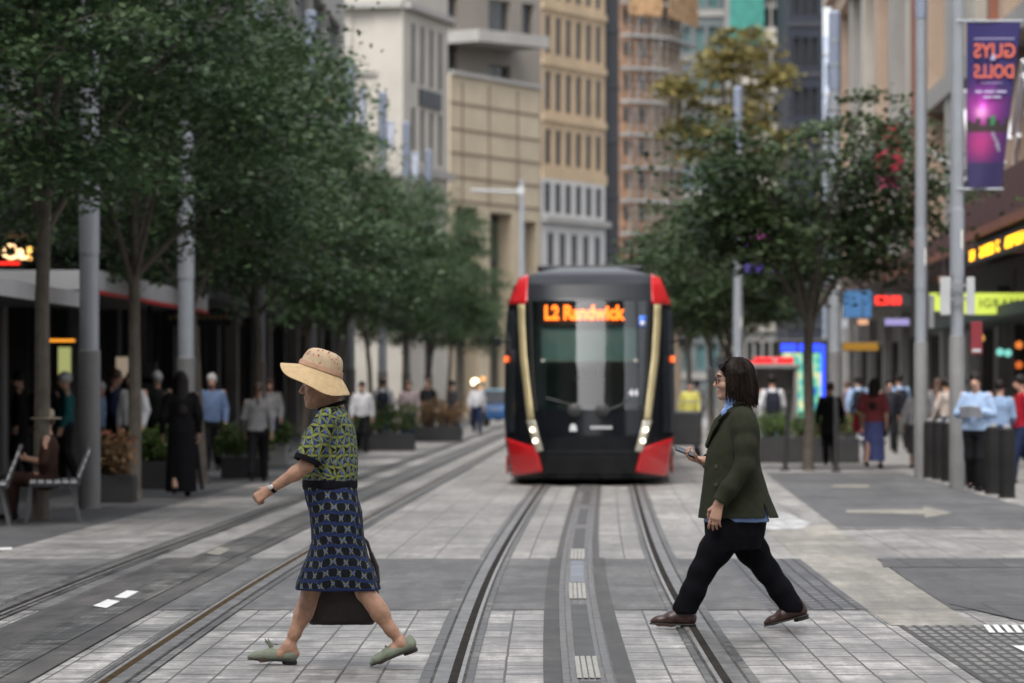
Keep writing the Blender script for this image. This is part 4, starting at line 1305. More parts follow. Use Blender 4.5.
# ------------------------------------------------------------------ banner
def banner(name, loc, w0, w1, h, label, colfn, parent_arm=True, flut=.06, nx=30, nz=70, skew=0.0):
    o = empty(name, loc, 0, label, 'banner')
    V = []; Cc = []
    for side in (0, 1):
        for j in range(nz + 1):
            for i in range(nx + 1):
                u, v = i / nx, j / nz
                wd = w0 + (w1 - w0) * v
                x = u * wd + skew * v * v
                y = flut * math.sin(u * 5 + v * 3) * (.3 + v) + (.006 if side else 0)
                V.append((x, y, -h * v)); Cc.append(colfn(u, v))
    F = []
    n1 = (nx + 1) * (nz + 1)
    for j in range(nz):
        for i in range(nx):
            k = j * (nx + 1) + i
            F.append((k + nx + 1, k + nx + 2, k + 1, k)); F.append((n1 + k, n1 + k + 1, n1 + k + nx + 2, n1 + k + nx + 1))
    for j in range(nz):
        k = j * (nx + 1); F.append((k, k + n1, k + n1 + nx + 1, k + nx + 1)); k += nx; F.append((k + nx + 1, k + n1 + nx + 1, k + n1, k))
    np_mesh('cloth', V, F, bpy.data.materials['banner_cloth'], o, True, np.array(Cc))
    return o
mat('banner_cloth', (1, 1, 1), 0.7, 0.08, 3.0, attr='Col')
def glow(u, v):
    c = np.array([0.030, 0.022, 0.16])
    if v > .45:
        c = c * .5 + np.array([0.07, 0.008, 0.12]) * .6
    def blob(cu, cv, su, sv, cc):
        return np.array(cc) * math.exp(-((u - cu) / su) ** 2 - ((v - cv) / sv) ** 2)
    c = c + blob(.35, .52, .38, .10, (.55, .03, .35)) + blob(.33, .545, .13, .035, (.8, .5, .6)) + blob(.35, .73, .35, .10, (.50, .02, .10))
    for a in (-.9, -.3, .45, 1.1, 1.6):             # rays
        d = (u - .35) - a * (.54 - v)
        if v < .54: c = c + np.array((.30, .03, .30)) * math.exp(-(d / .035) ** 2) * max(0, 1 - (.54 - v) * 3.6)
    if .56 < v < .66:
        k = int(u * 9)
        if (v - .56) > [.03, .05, .015, .055, .02, .04, .03, .06, .02, .02][k]: c = np.array([0.05, 0.03, 0.03])
        if k == 5 and v < .62: c = np.array((.03, .30, .10))
    if abs((u - .72) - (v - .72) * 2.0) < .035 and .66 < v < .78: c = np.array((.45, .45, .6))
    if v > .85: c = np.array([.035, .025, .12])
    return np.clip(c * .62, 0, 1)
bx, by, bz = atx(966, 57), 56.9, zat(23, 57)
bn = banner('street_banner', (bx, by, bz), .80, .52, 2.45, 'purple theatre banner with mirrored orange lettering hanging from a light column', glow, flut=.035)
MB().tube([(-.16, .003, .02), (.84, .003, .02)], .018, 8).build('top_arm', POLEM, bn, True)
MB().tube([(-.16, .003, -2.47), (.54, .003, -2.47)], .018, 8).build('bottom_arm', POLEM, bn, True)
ORL = mat('banner_orange_lettering', (0.62, 0.13, 0.07), 0.7, 0.05)
PAL = mat('banner_pale_lettering', (0.45, 0.42, 0.6), 0.7, 0.05)
text('banner_text', 'GUYS', .29, (.72, -.045, -.52), (R(90), 0, 0), ORL, bn, .003, True, .006, sx=.86)
text('banner_text', '&', .12, (.42, -.050, -.56), (R(90), 0, 0), PAL, bn, .003, True, .004)
text('banner_text', 'DOLLS', .27, (.70, -.045, -.82), (R(90), 0, 0), ORL, bn, .003, True, .006, sx=.74)
for (a, b_, z_, h_) in ((.10, .70, -.245, .012), (.22, .52, -.90, .008), (.12, .22, -1.03, .03), (.25, .40, -1.03, .03), (.43, .58, -1.03, .03), (.24, .36, -1.11, .03), (.38, .50, -1.11, .03)):
    MB().box(a, b_, -.052, -.047, z_ - h_ / 2, z_ + h_ / 2).build('small_print', PAL, bn)
# pink flag lumps behind the tree
def pink(u, v):
    return np.clip(np.array((.05, .03, .22)) + np.array((.6, .02, .22)) * math.exp(-((v - .35) / .25) ** 2 - ((u - .5) / .4) ** 2), 0, 1)
xb = atx(744, 100)
b2 = banner('street_banner', (xb, 99.8, zat(205, 100)), .85, .75, 1.75, 'pink and violet banner half hidden by the spreading tree', pink, flut=.05)
MB().tube([(-.16, .003, .02), (.88, .003, .02)], .018, 8).build('top_arm', POLEM, b2, True)
redc = lambda u, v: np.array((.36, .02, .05)) * (1 - .6 * (math.sin(u * 7 + v * 9) > .5)) + np.array((.0, .0, .06)) * (v > .7)
b3 = banner('street_banner', (atx(876, 118), 118, zat(124, 118)), .9, .8, 2.0, 'red banner glimpsed at the right edge of the spreading tree', redc, flut=.05)
MB().tube([(-.2, .003, .02), (.95, .003, .02)], .018, 8).build('top_arm', POLEM, b3, True)
b3['label'] = 'red banner glimpsed at the right edge of the spreading tree crown'
white = lambda u, v: np.array((.40, .43, .52)) * (1 - .25 * (abs(v - .5) > .42))
for px, Y, p0, p1, lab in ((327, 82, 76, 110, 'pale banner with a red streak above the left trees, nearest of three'), (362, 94, 90, 130, 'pale blue banner in front of the cream building left face'), (391, 107, 122, 150, 'pale blue banner just left of the cream building corner'), (416, 119, 153, 182, 'pale blue banner below the slim windows of the cream building')):
    fn = white if px != 327 else (lambda u, v: np.array((.50, .55, .68)) if v < .6 or u < .4 else np.array((.6, .05, .04)))
    b_ = banner('street_banner', (atx(px - 4, Y), Y - .25, zat(p0, Y)), .22, .2, (p1 - p0) * Y / FPX, lab, fn, flut=.02, nx=6, nz=14)
    MB().tube([(-.05, .003, .02), (.26, .003, .02)], .015, 6).build('top_arm', POLEM, b_, True)

# ------------------------------------------------------------------ bollards
BOLL = mat('bollard_metal', (0.016, 0.0155, 0.0155), 0.6, 0.3, 3.0, spec=.2)
CAPM = mat('bollard_cap', (0.28, 0.28, 0.28), 0.4, 0.1)
bp = [(923, 477), (930, 478.5), (939.5, 480), (948.5, 482), (958.5, 484), (967, 486), (982, 491), (993, 494.5), (1007, 498.5)]
ordn = ['farthest', 'second farthest', 'third farthest', 'fourth farthest', 'middle', 'fourth nearest', 'third nearest', 'second nearest', 'nearest']
proto = None
for (px, py), od in zip(bp, ordn):
    x, Y = at(px, py)
    if proto is None:
        proto = empty('bollard', (x, Y, .006))
        proto['category'] = 'bollard'; proto['group'] = 'row of dark bollards on the right'
        MB().lathe([(.125, 0), (.125, .02), (.112, .025), (.108, .92), (.09, .945), (.055, .952)], n=20).build('post', BOLL, proto, True)
        MB().lathe([(.054, .953), (.05, .985), (.02, .995)], n=14).build('cap', CAPM, proto, True)
        o = proto
    else:
        o = copy_tree(proto); o.location = (x, Y, .006)
    o['label'] = f'dark grey bollard on the right, {od} of the row of nine'

# ------------------------------------------------------------------ screens, kiosks, shop signs on the right
def screen_mat():
    m = bpy.data.materials.new('screen_picture'); m.use_nodes = True
    n, l = nodes_of(m); b = n['Principled BSDF']
    b.inputs['Base Color'].default_value = (.01, .01, .01, 1)
    tc = n.new('ShaderNodeTexCoord'); v = n.new('ShaderNodeTexNoise'); v.inputs['Scale'].default_value = 3.2; v.inputs['Detail'].default_value = 2
    l.new(tc.outputs['Object'], v.inputs['Vector'])
    cr = n.new('ShaderNodeValToRGB')
    e = cr.color_ramp.elements
    e[0].position = .34; e[0].color = (.02, .08, .6, 1); e[1].position = .66; e[1].color = (.8, .95, .75, 1)
    for p, c in ((.42, (.03, .35, .5, 1)), (.48, (.1, .55, .3, 1)), (.54, (.35, .7, .6, 1)), (.6, (.75, .7, .2, 1))):
        q = e.new(p); q.color = c
    l.new(v.outputs['Fac'], cr.inputs[0]); l.new(cr.outputs[0], b.inputs['Emission Color'])
    b.inputs['Emission Strength'].default_value = .42
    return m
YK = 86.0
kx = atx(803, YK); pm = YK / FPX
sk = empty('digital_screen', (kx, YK, .006), 0, 'tall black street screen glowing blue and green', 'digital screen')
zz = lambda py: zat(py, YK)
MB().box(-25 * pm, 25 * pm, 0, .28, .12, zz(339)).build('housing', DARKM, sk, bevel=.03)
MB().box(-15 * pm, 15 * pm, .06, .22, 0, .12).build('plinth', DARKM, sk)
MB().box(-21 * pm, 21 * pm, -.006, 0, zz(418), zz(353)).build('picture', screen_mat(), sk)
EB = emit_mat('screen_blue', (.02, .06, 1.0), .8)
MB().box(-22 * pm, -7 * pm, -.006, 0, zz(351.5), zz(344)).build('header_bar', EB, sk)
MB().box(-4 * pm, 2 * pm, -.006, 0, zz(351.5), zz(344)).build('header_bar', EB, sk)
MB().box(5 * pm, 18 * pm, -.006, 0, zz(351.5), zz(344)).build('header_bar', EB, sk)
MB().box(18.3 * pm, 22 * pm, -.008, -.007, zz(400), zz(345)).build('side_bar', EB, sk)
MB().box(-22 * pm, 20 * pm, -.006, 0, zz(414.5 + 10), zz(419)).build('footer_bar', emit_mat('screen_violet', (.25, .12, .8), .7), sk)

KRED = mat('kiosk_red', (0.60, 0.015, 0.018), 0.45, 0.1, 2.0, emit=(.9, .03, .03), estr=.25)
KGREY = mat('kiosk_grey', (0.20, 0.19, 0.185), 0.6, 0.15, 2.0)
def kiosk(x, Y, wd, y_top, y_mid, label, mark=True):
    r = empty('phone_kiosk', (x, Y, .006), 0, label, 'kiosk', 'red topped phone kiosks')
    h = zat(y_mid, Y); t = zat(y_top, Y)
    MB().box(-wd / 2, wd / 2, 0, .12, 0, h).box(-wd / 2, -wd / 2 + .08, -.55, -.001, 0, h).box(wd / 2 - .08, wd / 2, -.55, -.001, 0, h).build('shelter', KGREY, r, bevel=.01)
    MB().box(-wd / 2 - .05, wd / 2 + .05, -.6, .15, h + .003, h + .1).build('canopy', KGREY, r, bevel=.02)
    hd = MB().box(-wd * .42, wd * .42, -.45, .0, h + .103, t).build('header', KRED, r, bevel=.02)
    MB().box(-.25, .25, -.05, -.001, 1.0, 1.5).build('telephone', DARKM, r, bevel=.02)
    if mark:
        b = MB()
        zc = (h + .1 + t) / 2; s_ = (t - h) * .32
        b.tube([(-s_ * .5, -.46, zc + s_ * .8), (s_ * .3, -.46, zc + s_ * .55), (s_ * .5, -.46, zc), (s_ * .1, -.46, zc - s_ * .8)], [s_ * .12, s_ * .2, s_ * .2, s_ * .1], 6)
        b.tube([(-s_ * .6, -.46, zc + s_ * .1), (s_ * .4, -.46, zc - s_ * .1)], [s_ * .2, s_ * .12], 6)
        b.build('white_emblem', WHITEF, r, True)
    return r
kiosk(atx(773, 82), 82, .98, 357.5, 369, 'red topped phone kiosk with a white emblem beside the digital screen')
kiosk(atx(747, 116), 116, 1.1, 361.5, 370, 'red topped phone kiosk farther off, half behind the walker with the phone', False)

# yellow hanging shop sign
YG = 79.0
ys = empty('shop_sign', (atx(930, YG), YG, zat(292, YG)), 0, 'long yellow green lit shop sign with dark capital letters', 'sign', 'shop signs on the right')
YEL = emit_mat('sign_yellow', (0.55, 0.66, 0.09), 0.42)
wd = atx(1030, YG) - atx(930, YG)
poly = [(0, -.02), (wd, -.02)] + [(wd * (1 - t), -.36 - .10 * math.sin(t * math.pi) ** .8) for t in [i / 14 for i in range(15)]]
MB().prism(poly, 0, .15).build('panel', YEL, ys)
text('sign_text', 'IGRAM', .25, (wd * .49, -.004, -.315), (R(90), 0, 0), mat('sign_dark_letters', (.06, .09, .01), .6), ys, .003, False, .004, spacing=1.12)
MB().bar((.3, .07, -.02), (.3, .07, .5), .03).bar((wd - .3, .07, -.02), (wd - .3, .07, .5), .03).build('hanger', DARKM, ys)

# maroon awning with a running amber display
fz = lambda Y: 7.8 + 0.0275 * Y
def canopy(name, Y0, Y1, z0, z1, dx, m, label, lip=None):
    r = empty(name, (fz(Y0), Y0, 0), 0, label, 'awning', 'awnings over the right pavement')
    b = MB()
    for (Y, k) in ((Y0, 0), (Y1, 1)):
        x = fz(Y) - fz(Y0); y = Y - Y0
        b.v += [(x, y, z0), (x + dx, y, z0 + .1), (x + dx, y, z1 + .15), (x, y, z1)]
    b.f = [(3, 2, 1, 0), (4, 5, 6, 7), (0, 4, 7, 3), (3, 7, 6, 2), (2, 6, 5, 1), (1, 5, 4, 0)]
    b.build('roof', m, r)
    if lip:
        c = MB()
        for (Y, k) in ((Y0, 0), (Y1, 1)):
            x = fz(Y) - fz(Y0); y = Y - Y0
            c.v += [(x - .1, y, z0 - .02), (x - .003, y, z0 - .02), (x - .003, y, z0 + .16), (x - .1, y, z0 + .16)]
        c.f = [(3, 2, 1, 0), (4, 5, 6, 7), (0, 4, 7, 3), (3, 7, 6, 2), (2, 6, 5, 1), (1, 5, 4, 0)]
        c.build('lip', lip, r)
    return r
a1 = canopy('shop_canopy', 66, 87, 4.76, 5.9, 3.6, MAROON, 'deep maroon canopy above the amber running display', RUST)
canopy('shop_canopy', 89, 112, 4.6, 5.2, 3.6, MAROON, 'maroon canopy behind the two right light columns', RUST)
canopy('shop_canopy', 114, 150, 4.7, 5.3, 3.8, mat('brown_canopy', (.09, .05, .045), .6, .2, 1.0), 'far brown canopy at the right edge of the tree crown', None)
canopy('shop_canopy', 70, 100, 2.95, 3.2, 2.4, mat('dark_green_awning', (.012, .03, .025), .7, .2, 1.0), 'low dark green awning below the lit signs')
AMB = emit_mat('led_amber', (1.0, 0.42, 0.012), 2.2)
tk_ = empty('led_ticker', (fz(75), 75, 4.42), 0, 'running amber light display under the maroon canopy', 'display')
hb = MB()
dirv = Vector((fz(86) - fz(72), 14, 0)).normalized()
MB().prism([(0, -.2), (.12, -.2), (.12, .2), (0, .2)], -6, 11, Matrix.Rotation(-math.atan2(dirv.x, dirv.y), 4, 'Z')).build('housing', DARKM, tk_)
rng = np.random.default_rng(4)
glyph = {}
for k in range(26):
    y0 = -5.6 + k * .60
    if rng.random() < .12: continue
    dots = MB()
    g5 = rng.random((4, 5)) < .55
    g5[rng.integers(0, 4)] = True
    for a in range(4):
        for c in range(5):
            if g5[a, c]:
                p = dirv * (y0 + a * .13) + Vector((-.015, 0, -.10 + c * .045))
                dots.box(-.01, .0, -.045, .045, -.018, .018, Matrix.Translation(p))
    dots.build('lit_character', AMB, tk_)

def lit_panel(name, px0, px1, py0, py1, Y, label, face, trim=DARKM, cat='sign', dep=.18, group='shop signs on the right', hang=True):
    x0, x1 = atx(px0, Y), atx(px1, Y); z0, z1 = zat(py1, Y), zat(py0, Y)
    r = empty(name, (x0, Y, z0), 0, label, cat, group)
    wd, h = x1 - x0, z1 - z0
    MB().box(0, wd, 0, dep, 0, h).build('box', trim, r, bevel=.01)
    MB().box(.02, wd - .02, -.008, -.001, .02, h - .02).build('face', face, r)
    if hang: MB().bar((wd * .5, dep / 2, h), (wd * .5, dep / 2, h + .5), .03).build('hanger', DARKM, r)
    return r
RN = emit_mat('red_neon', (1.0, 0.03, 0.02), .8)
s1 = lit_panel('lit_sign', 872, 911, 294, 307, 96, 'black sign box with two glowing red blocks', DARKM)
MB().box(.08, .40, -.02, -.009, .06, .27).build('red_block', RN, s1); MB().box(.46, .72, -.02, -.009, .06, .27).build('red_block', RN, s1)
lit_panel('lit_sign', 843, 872, 290, 318, 104, 'blue and white lit panel beside the spreading tree', emit_mat('panel_blue', (.10, .30, .65), .12))
lit_panel('lit_sign', 884, 910, 318, 326, 92, 'thin violet white lit sign under the low awning', emit_mat('panel_violet', (.45, .4, .8), .2))
lit_panel('lit_sign', 857, 869, 318.5, 325.5, 92, 'small peach lit sign under the low awning', emit_mat('panel_peach', (.8, .42, .25), .3))
lit_panel('lit_sign', 842, 879, 342, 351, 108, 'dull amber lit strip above the shop door', emit_mat('panel_amber', (.6, .30, .02), .10))
lit_panel('lit_sign', 938, 950, 276, 284, 84, 'dim amber lit sign at the end of the maroon canopy', emit_mat('panel_dim', (.5, .2, .05), .25))
for px, py, Y, c, nm in ((1000, 352, 86, (.25, .75, .65), 'teal shop light on the right, left of two'), (1008, 353, 86, (.25, .75, .65), 'teal shop light on the right, right of two'), (1019, 345, 84, (.9, .25, .05), 'orange glow lamp at the right edge'), (1019, 365, 84, (.7, .15, .03), 'lower orange glow lamp at the right edge'), (981, 338, 88, (.8, .4, .1), 'thin amber lamp in the dark shop on the right')):
    o = empty('shop_lamp', (atx(px, Y), Y, zat(py, Y)), 0, nm, 'lamp', 'lamps inside the shops')
    e_ = emit_mat('lamp_glow_' + str(int(px)), c, .4)
    MB().lathe([(0, -.09), (.07, -.06), (.085, 0), (.07, .06), (0, .09)], n=12).build('bulb', e_, o, True)
    MB().bar((0, 0, .09), (0, 0, 1.2), .015).build('cord', DARKM, o)
# white louvre struts by the pilasters
lv = empty('glass_awning', (atx(936, 96), 96, 0), 0, 'white louvred struts of a glass awning above the maroon canopy', 'awning')
LVM = mat('louvre_white', (.66, .66, .68), .5, .1)
b = MB()
for k in range(5):
    for q in range(2):
        b.bar((-.3 + k * .30, k * .7, zat(146 + q * 24 + k * 5, 96)), (.55 + k * .30, k * .7 + .4, zat(172 + q * 24 + k * 5, 96)), .11, .07)
b.build('strut', LVM, lv)
xl = empty('lattice_facade', (fx(88) - .7, 88, 0), 0, 'pale diagonal lattice screen on the facade behind the purple banner', 'screen')
b = MB(); rnd = random.Random(8)
for k in range(26):
    y0 = rnd.uniform(-10, 14); z0 = rnd.uniform(5.2, 7.5); sgn = rnd.choice((-1, 1))
    b.bar((y0 * .0275, y0, z0), ((y0 + sgn * 2.4) * .0275, y0 + sgn * 2.4, z0 + rnd.uniform(1.2, 2.8)), .09)
b.build('lattice', LVM, xl)

# ------------------------------------------------------------------ left signs and lights
def facing(name, px0, px1, py0, py1, Y, label, face, cat='sign', trim=DARKM):
    return lit_panel(name, px0, px1, py0, py1, Y, label, face, trim, cat, .12, 'shop signs on the left', False)
s2 = facing('shop_sign', -14, 21, 241, 266, 64, 'black shop sign with glowing cream script and a red underline', DARKM)
CRM = emit_mat('cream_neon', (1.0, .62, .30), 1.2)
text('sign_text', 'Ca.', .34, (.26, -.012, .12), (R(90), 0, 0), CRM, s2, .003, False, .012)
MB().box(.22, .56, -.02, -.009, .02, .07).build('red_underline', RN, s2)
s3 = facing('shop_sign', 24, 40, 242, 264, 65, 'small dark shop sign with a glowing amber bar', DARKM)
MB().box(.06, .13, -.02, -.009, .07, .29).build('amber_bar', emit_mat('amber_bar_glow', (1, .5, .12), 1.3), s3)
facing('lit_sign', 44, 76, 338, 343, 66, 'narrow orange lit strip over the shop window', emit_mat('strip_orange', (1, .36, .03), .5))
facing('lit_poster', 57, 72, 346, 382, 66, 'yellow green lit poster in the left shop window', emit_mat('poster_yellow', (.55, .58, .22), .25), 'poster')
facing('lit_poster', 115, 132, 356, 378, 74, 'pale beige lit poster behind the man in the white shirt', emit_mat('poster_beige', (.30, .24, .18), .35), 'poster')
s4 = facing('shop_sign', 206, 234, 283, 302, 84, 'dark sign with red neon letters under the left trees', DARKM)
text('sign_text', 'fs.', .40, (.10, -.012, .10), (R(90), 0, 0), RN, s4, .003, False, .012)
s6 = facing('shop_sign', 138, 208, 280, 297, 84, 'white sign board with red marks under the left trees', mat('sign_white', (.62, .60, .58), .5, .1))
bm_ = MB()
for q in range(6): bm_.box(.28 + q * .18, .38 + q * .18, -.014, -.009, .09, .09 + (.18 if q % 2 else .13))
bm_.build('red_mark', REDF, s6)
s5 = facing('shop_sign', 165, 232, 308, 326, 82, 'dark sign board with small gold lettering under the left trees', DARKWALL)
gl = MB()
for q in range(11):
    if q != 4: gl.box(.08 + q * .12, .15 + q * .12, -.014, -.009, .14, .14 + (.12 if q % 3 else .09))
gl.build('gold_letters', mat('gold_letter', (.42, .30, .14), .5, .1), s5)
for k, (px, py, Y, lab) in enumerate(((149, 373, 70, 'upper teal signal lamp among the left trees'), (149, 388, 70, 'lower teal signal lamp among the left trees'), (721, 362, 112, 'upper teal signal lamp left of the walker with the phone'), (712, 375, 112, 'lower teal signal lamp left of the walker with the phone'))):
    o = empty('signal_lamp', (atx(px, Y), Y, 0), 0, lab, 'signal', 'teal signal lamps')
    z_ = zat(py, Y)
    MB().tube([(0, .12, 0), (0, .12, z_ + .3)], .04, 8).build('post', DARKM, o, True)
    MB().box(-.14, .14, 0, .2, z_ - .2, z_ + .2).build('housing', DARKM, o, bevel=.02)
    MB().lathe([(0, 0), (.09, 0), (.07, .03), (0, .035)], n=14).build('lamp', bpy.data.materials.get('teal_glow') or emit_mat('teal_glow', (.12, .8, .7), .45), o, True).rotation_euler = (R(90), 0, 0)
    o.children[-1].location = (0, -.002, z_)
for px, py, Y, sz, c, lab in ((475, 382, 175, .16, (1, .82, .5), 'bright white street lamp beside the tram'), (481, 390, 172, .13, (1, .45, .08), 'amber lamp below the bright street lamp'), (483, 379, 178, .11, (.9, .4, .1), 'amber lamp right of the bright street lamp')):
    o = empty('street_lamp', (atx(px, Y), Y, 0), 0, lab, 'lamp', 'far lamps beside the tram')
    z_ = zat(py, Y)
    MB().tube([(0, 0, 0), (0, 0, z_ - sz)], .05, 6).build('post', DARKM, o, True)
    MB().lathe([(0, -sz), (sz * .8, -sz * .6), (sz, 0), (sz * .8, sz * .6), (0, sz)], n=12).build('lamp', emit_mat('far_lamp_' + str(px), c, 3.0 if px == 475 else .8), o, True).location = (0, 0, z_)

# thin signal mast behind the tram
ms = empty('signal_mast', (atx(522, 165), 165, 0), 0, 'thin grey mast with one arm behind the tram roof', 'mast')
MB().lathe([(.14, 0), (.12, 6), (.09, zat(180, 165))], n=12).build('mast', POLEM, ms, True)
MB().tube([(0, 0, zat(192, 165)), (-2.2, 0, zat(190, 165))], .05, 8).build('arm', POLEM, ms, True)
MB().box(-.2, .1, -.12, .12, zat(195, 165), zat(187, 165)).build('camera_head', SIGNB, ms, bevel=.03)

# ------------------------------------------------------------------ benches, boards, posts
BALU = mat('bench_metal', (0.34, 0.35, 0.36), 0.4, 0.15, 4.0, metal=0.4)
BDRK = mat('bench_frame', (0.08, 0.08, 0.085), 0.5, 0.15, 4.0)
def bench(x, Y, rz, label, n=9, ln=1.7):
    r = empty('metal_bench', (x, Y, .006), rz, label, 'bench', 'slatted metal benches on the left pavement')
    b = MB()
    for k in range(6):
        b.box(-.26 + k * .09, -.26 + k * .09 + .07, -ln / 2, ln / 2, .435, .46)
    b.build('seat', BALU, r, bevel=.006)
    b = MB(); M = Matrix.Translation((.27, 0, .48)) @ Matrix.Rotation(R(22), 4, 'Y')
    for k in range(4):
        b.box(-.015, .015, -ln / 2, ln / 2, .02 + k * .085, .09 + k * .085, M)
    b.build('backrest', BALU, r, bevel=.006)
    for s in (-1, 1):
        y = s * ln * .42
        b = MB(); b.bar((-.24, y, .43), (-.30, y, 0), .045).build('leg', BDRK, r)
        b = MB(); b.bar((.20, y, .43), (.30, y, 0), .045).build('leg', BDRK, r)
        b = MB(); b.bar((-.27, y, .415), (.27, y, .415), .04).bar((.27, y, .415), (.42, y, .86), .04).build('side_frame', BDRK, r)
    return r
x, Y = at(8, 524); bench(x - .28, Y, .12, 'metal bench at the left edge, nearer of the two')
x, Y = at(62, 521); bench(x - .10, Y, .12, 'metal bench between the leaning tree and the first light column')
a_ = empty('sign_board', (atx(201, 57), 56.6, .006), R(20), 'dark leaning sign board at the second left light column', 'sign board')
MB().bar((-.12, 0, 1.42), (.02, -.12, 0), .05).bar((-.12, 0, 1.42), (.02, .5, 0), .04).build('frame', DARKM, a_)
MB().add([(-.10, .0, 1.35), (.0, -.1, .3), (.0, .42, .3), (-.10, .12, 1.35)], [(0, 1, 2, 3)]).build('panel', DARKWALL, a_).modifiers.new('thickness', 'SOLIDIFY').thickness = .02
for px, p0, p1, lab, ln_ in ((785, 393, 471, 'thin dark leaning post left of the spreading tree', .05), (836, 398, 472, 'thin dark post right of the spreading tree', 0.0)):
    x, Y = at(px, p1); o = empty('marker_post', (x, Y, .006), 0, lab, 'post', 'thin dark posts by the spreading tree')
    h = (p1 - p0) * Y / FPX
    MB().tube([(0, 0, 0), (ln_ * 1.5, 0, h)], .045, 8).build('post', DARKM, o, True)
    MB().lathe([(.09, 0), (.09, .03), (.05, .05)], n=12).build('foot', DARKM, o, True)
WOODR = mat('red_brown_slats', (.13, .045, .035), .6, .2, 3.0)
bb = empty('timber_bench', (atx(849, 80), 80, .006), R(4), 'red brown backed bench with pale seat beside the woman in the blue skirt', 'bench')
MB().box(-.75, .75, .2, .25, .55, .72).box(-.75, .75, .2, .25, .75, .9).build('backrest', WOODR, bb, bevel=.01)
MB().box(-.75, .75, -.3, -.06, .42, .46).box(-.75, .75, -.04, .18, .42, .46).build('seat', WHITEF, bb, bevel=.01)
for s in (-1, 1):
    MB().bar((s * .6, -.25, .42), (s * .6, -.28, 0), .05).build('leg', DARKM, bb); MB().bar((s * .6, .2, .85), (s * .6, .24, 0), .05).build('leg', DARKM, bb)
cart = empty('delivery_cart', (atx(684, 83), 83, .006), .1, 'dark covered delivery cart at the right of the tram', 'cart')
MB().box(-.34, .34, -.4, .4, .25, 1.0).build('box', DARKM, cart, bevel=.05)
MB().bar((-.3, -.42, 1.0), (-.3, -.42, 1.2), .03).bar((.3, -.42, 1.0), (.3, -.42, 1.2), .03).bar((-.3, -.42, 1.2), (.3, -.42, 1.2), .03).build('handle', GREYM, cart)
for s in (-1, 1):
    for y in (-.28, .28):
        wv = MB().lathe([(0, -.03), (.12, -.03), (.12, .03), (0, .03)], n=14); Mx = Matrix.Translation((s * .3, y, .12)) @ Matrix.Rotation(R(90), 4, 'Y')
        wv.v = [tuple(Mx @ Vector(v)) for v in wv.v]; wv.build('wheel', TRUB, cart, True)

# ------------------------------------------------------------------ parked vehicles at the far end of the left pavement
def car(x, Y, rz, m, roofm, label, ln=4.2):
    r = empty('parked_car', (x, Y, .006), rz, label, 'car', 'cars at the far end of the left pavement')
    prof = [(-2.1, .28), (2.1, .28), (2.12, .62), (1.95, .80), (1.15, .90), (-1.5, .95), (-2.08, .9)]
    MB().prism([(a * ln / 4.2, b_) for a, b_ in prof], -.85, .85).build('body', m, r, bevel=.06)
    MB().prism([(-1.75, .951), (1.1, .905), (.45, 1.38), (-1.2, 1.40)], -.74, .74).build('cabin_glass', PANE, r, bevel=.05)
    MB().prism([(-1.22, 1.395), (.48, 1.375), (.3, 1.46), (-1.1, 1.47)], -.70, .70).build('roof', roofm, r, bevel=.03)
    for a in (-1.3, 1.3):
        for s in (-1, 1):
            wv = MB().lathe([(0, -.1), (.29, -.1), (.31, -.06), (.31, .06), (.29, .1), (0, .1)], n=18); Mx = Matrix.Translation((a, s * .78, .31)) @ Matrix.Rotation(R(90), 4, 'X')
            wv.v = [tuple(Mx @ Vector(v)) for v in wv.v]; wv.build('wheel', TRUB, r, True)
    for s in (-1, 1):
        MB().box(2.06, 2.13, s * .6 - .14, s * .6 + .14, .58, .7).build('headlight', LENS, r, bevel=.02)
    return r
car(atx(499, 150), 150, R(-78), mat('blue_car_paint', (.03, .14, .38), .3, .1, 2, coat=.4), mat('pale_blue_roof', (.25, .42, .5), .4, .1), 'bright blue car at the far left of the tram', 3.6)
car(atx(520, 172), 172, R(-80), mat('white_car_paint', (.45, .46, .47), .3, .1, 2, coat=.4), bpy.data.materials['white_car_paint'], 'white car half hidden by the left side of the tram')
# ------------------------------------------------------------------ people
SKIN = mat('skin', (0.46, 0.265, 0.19), 0.5, 0.10, 14.0, bump=0.12, bscale=220)
SKINW = mat('skin_aged', (0.40, 0.225, 0.15), 0.5, 0.24, 26.0, bump=0.25, bscale=150)
SKIND = mat('skin_brown', (0.25, 0.13, 0.085), 0.5, 0.1, 14.0)
HAIRD = mat('dark_hair', (0.0085, 0.0055, 0.0045), 0.5, 0.3, 30.0, bump=0.5, bscale=90, spec=.25)
HAIRB = mat('brown_hair', (0.07, 0.035, 0.02), 0.5, 0.3, 30.0)
HAIRG = mat('grey_hair', (0.42, 0.41, 0.40), 0.6, 0.2, 30.0)
EYEW = mat('eye', (0.6, 0.58, 0.55), 0.2, 0.05)

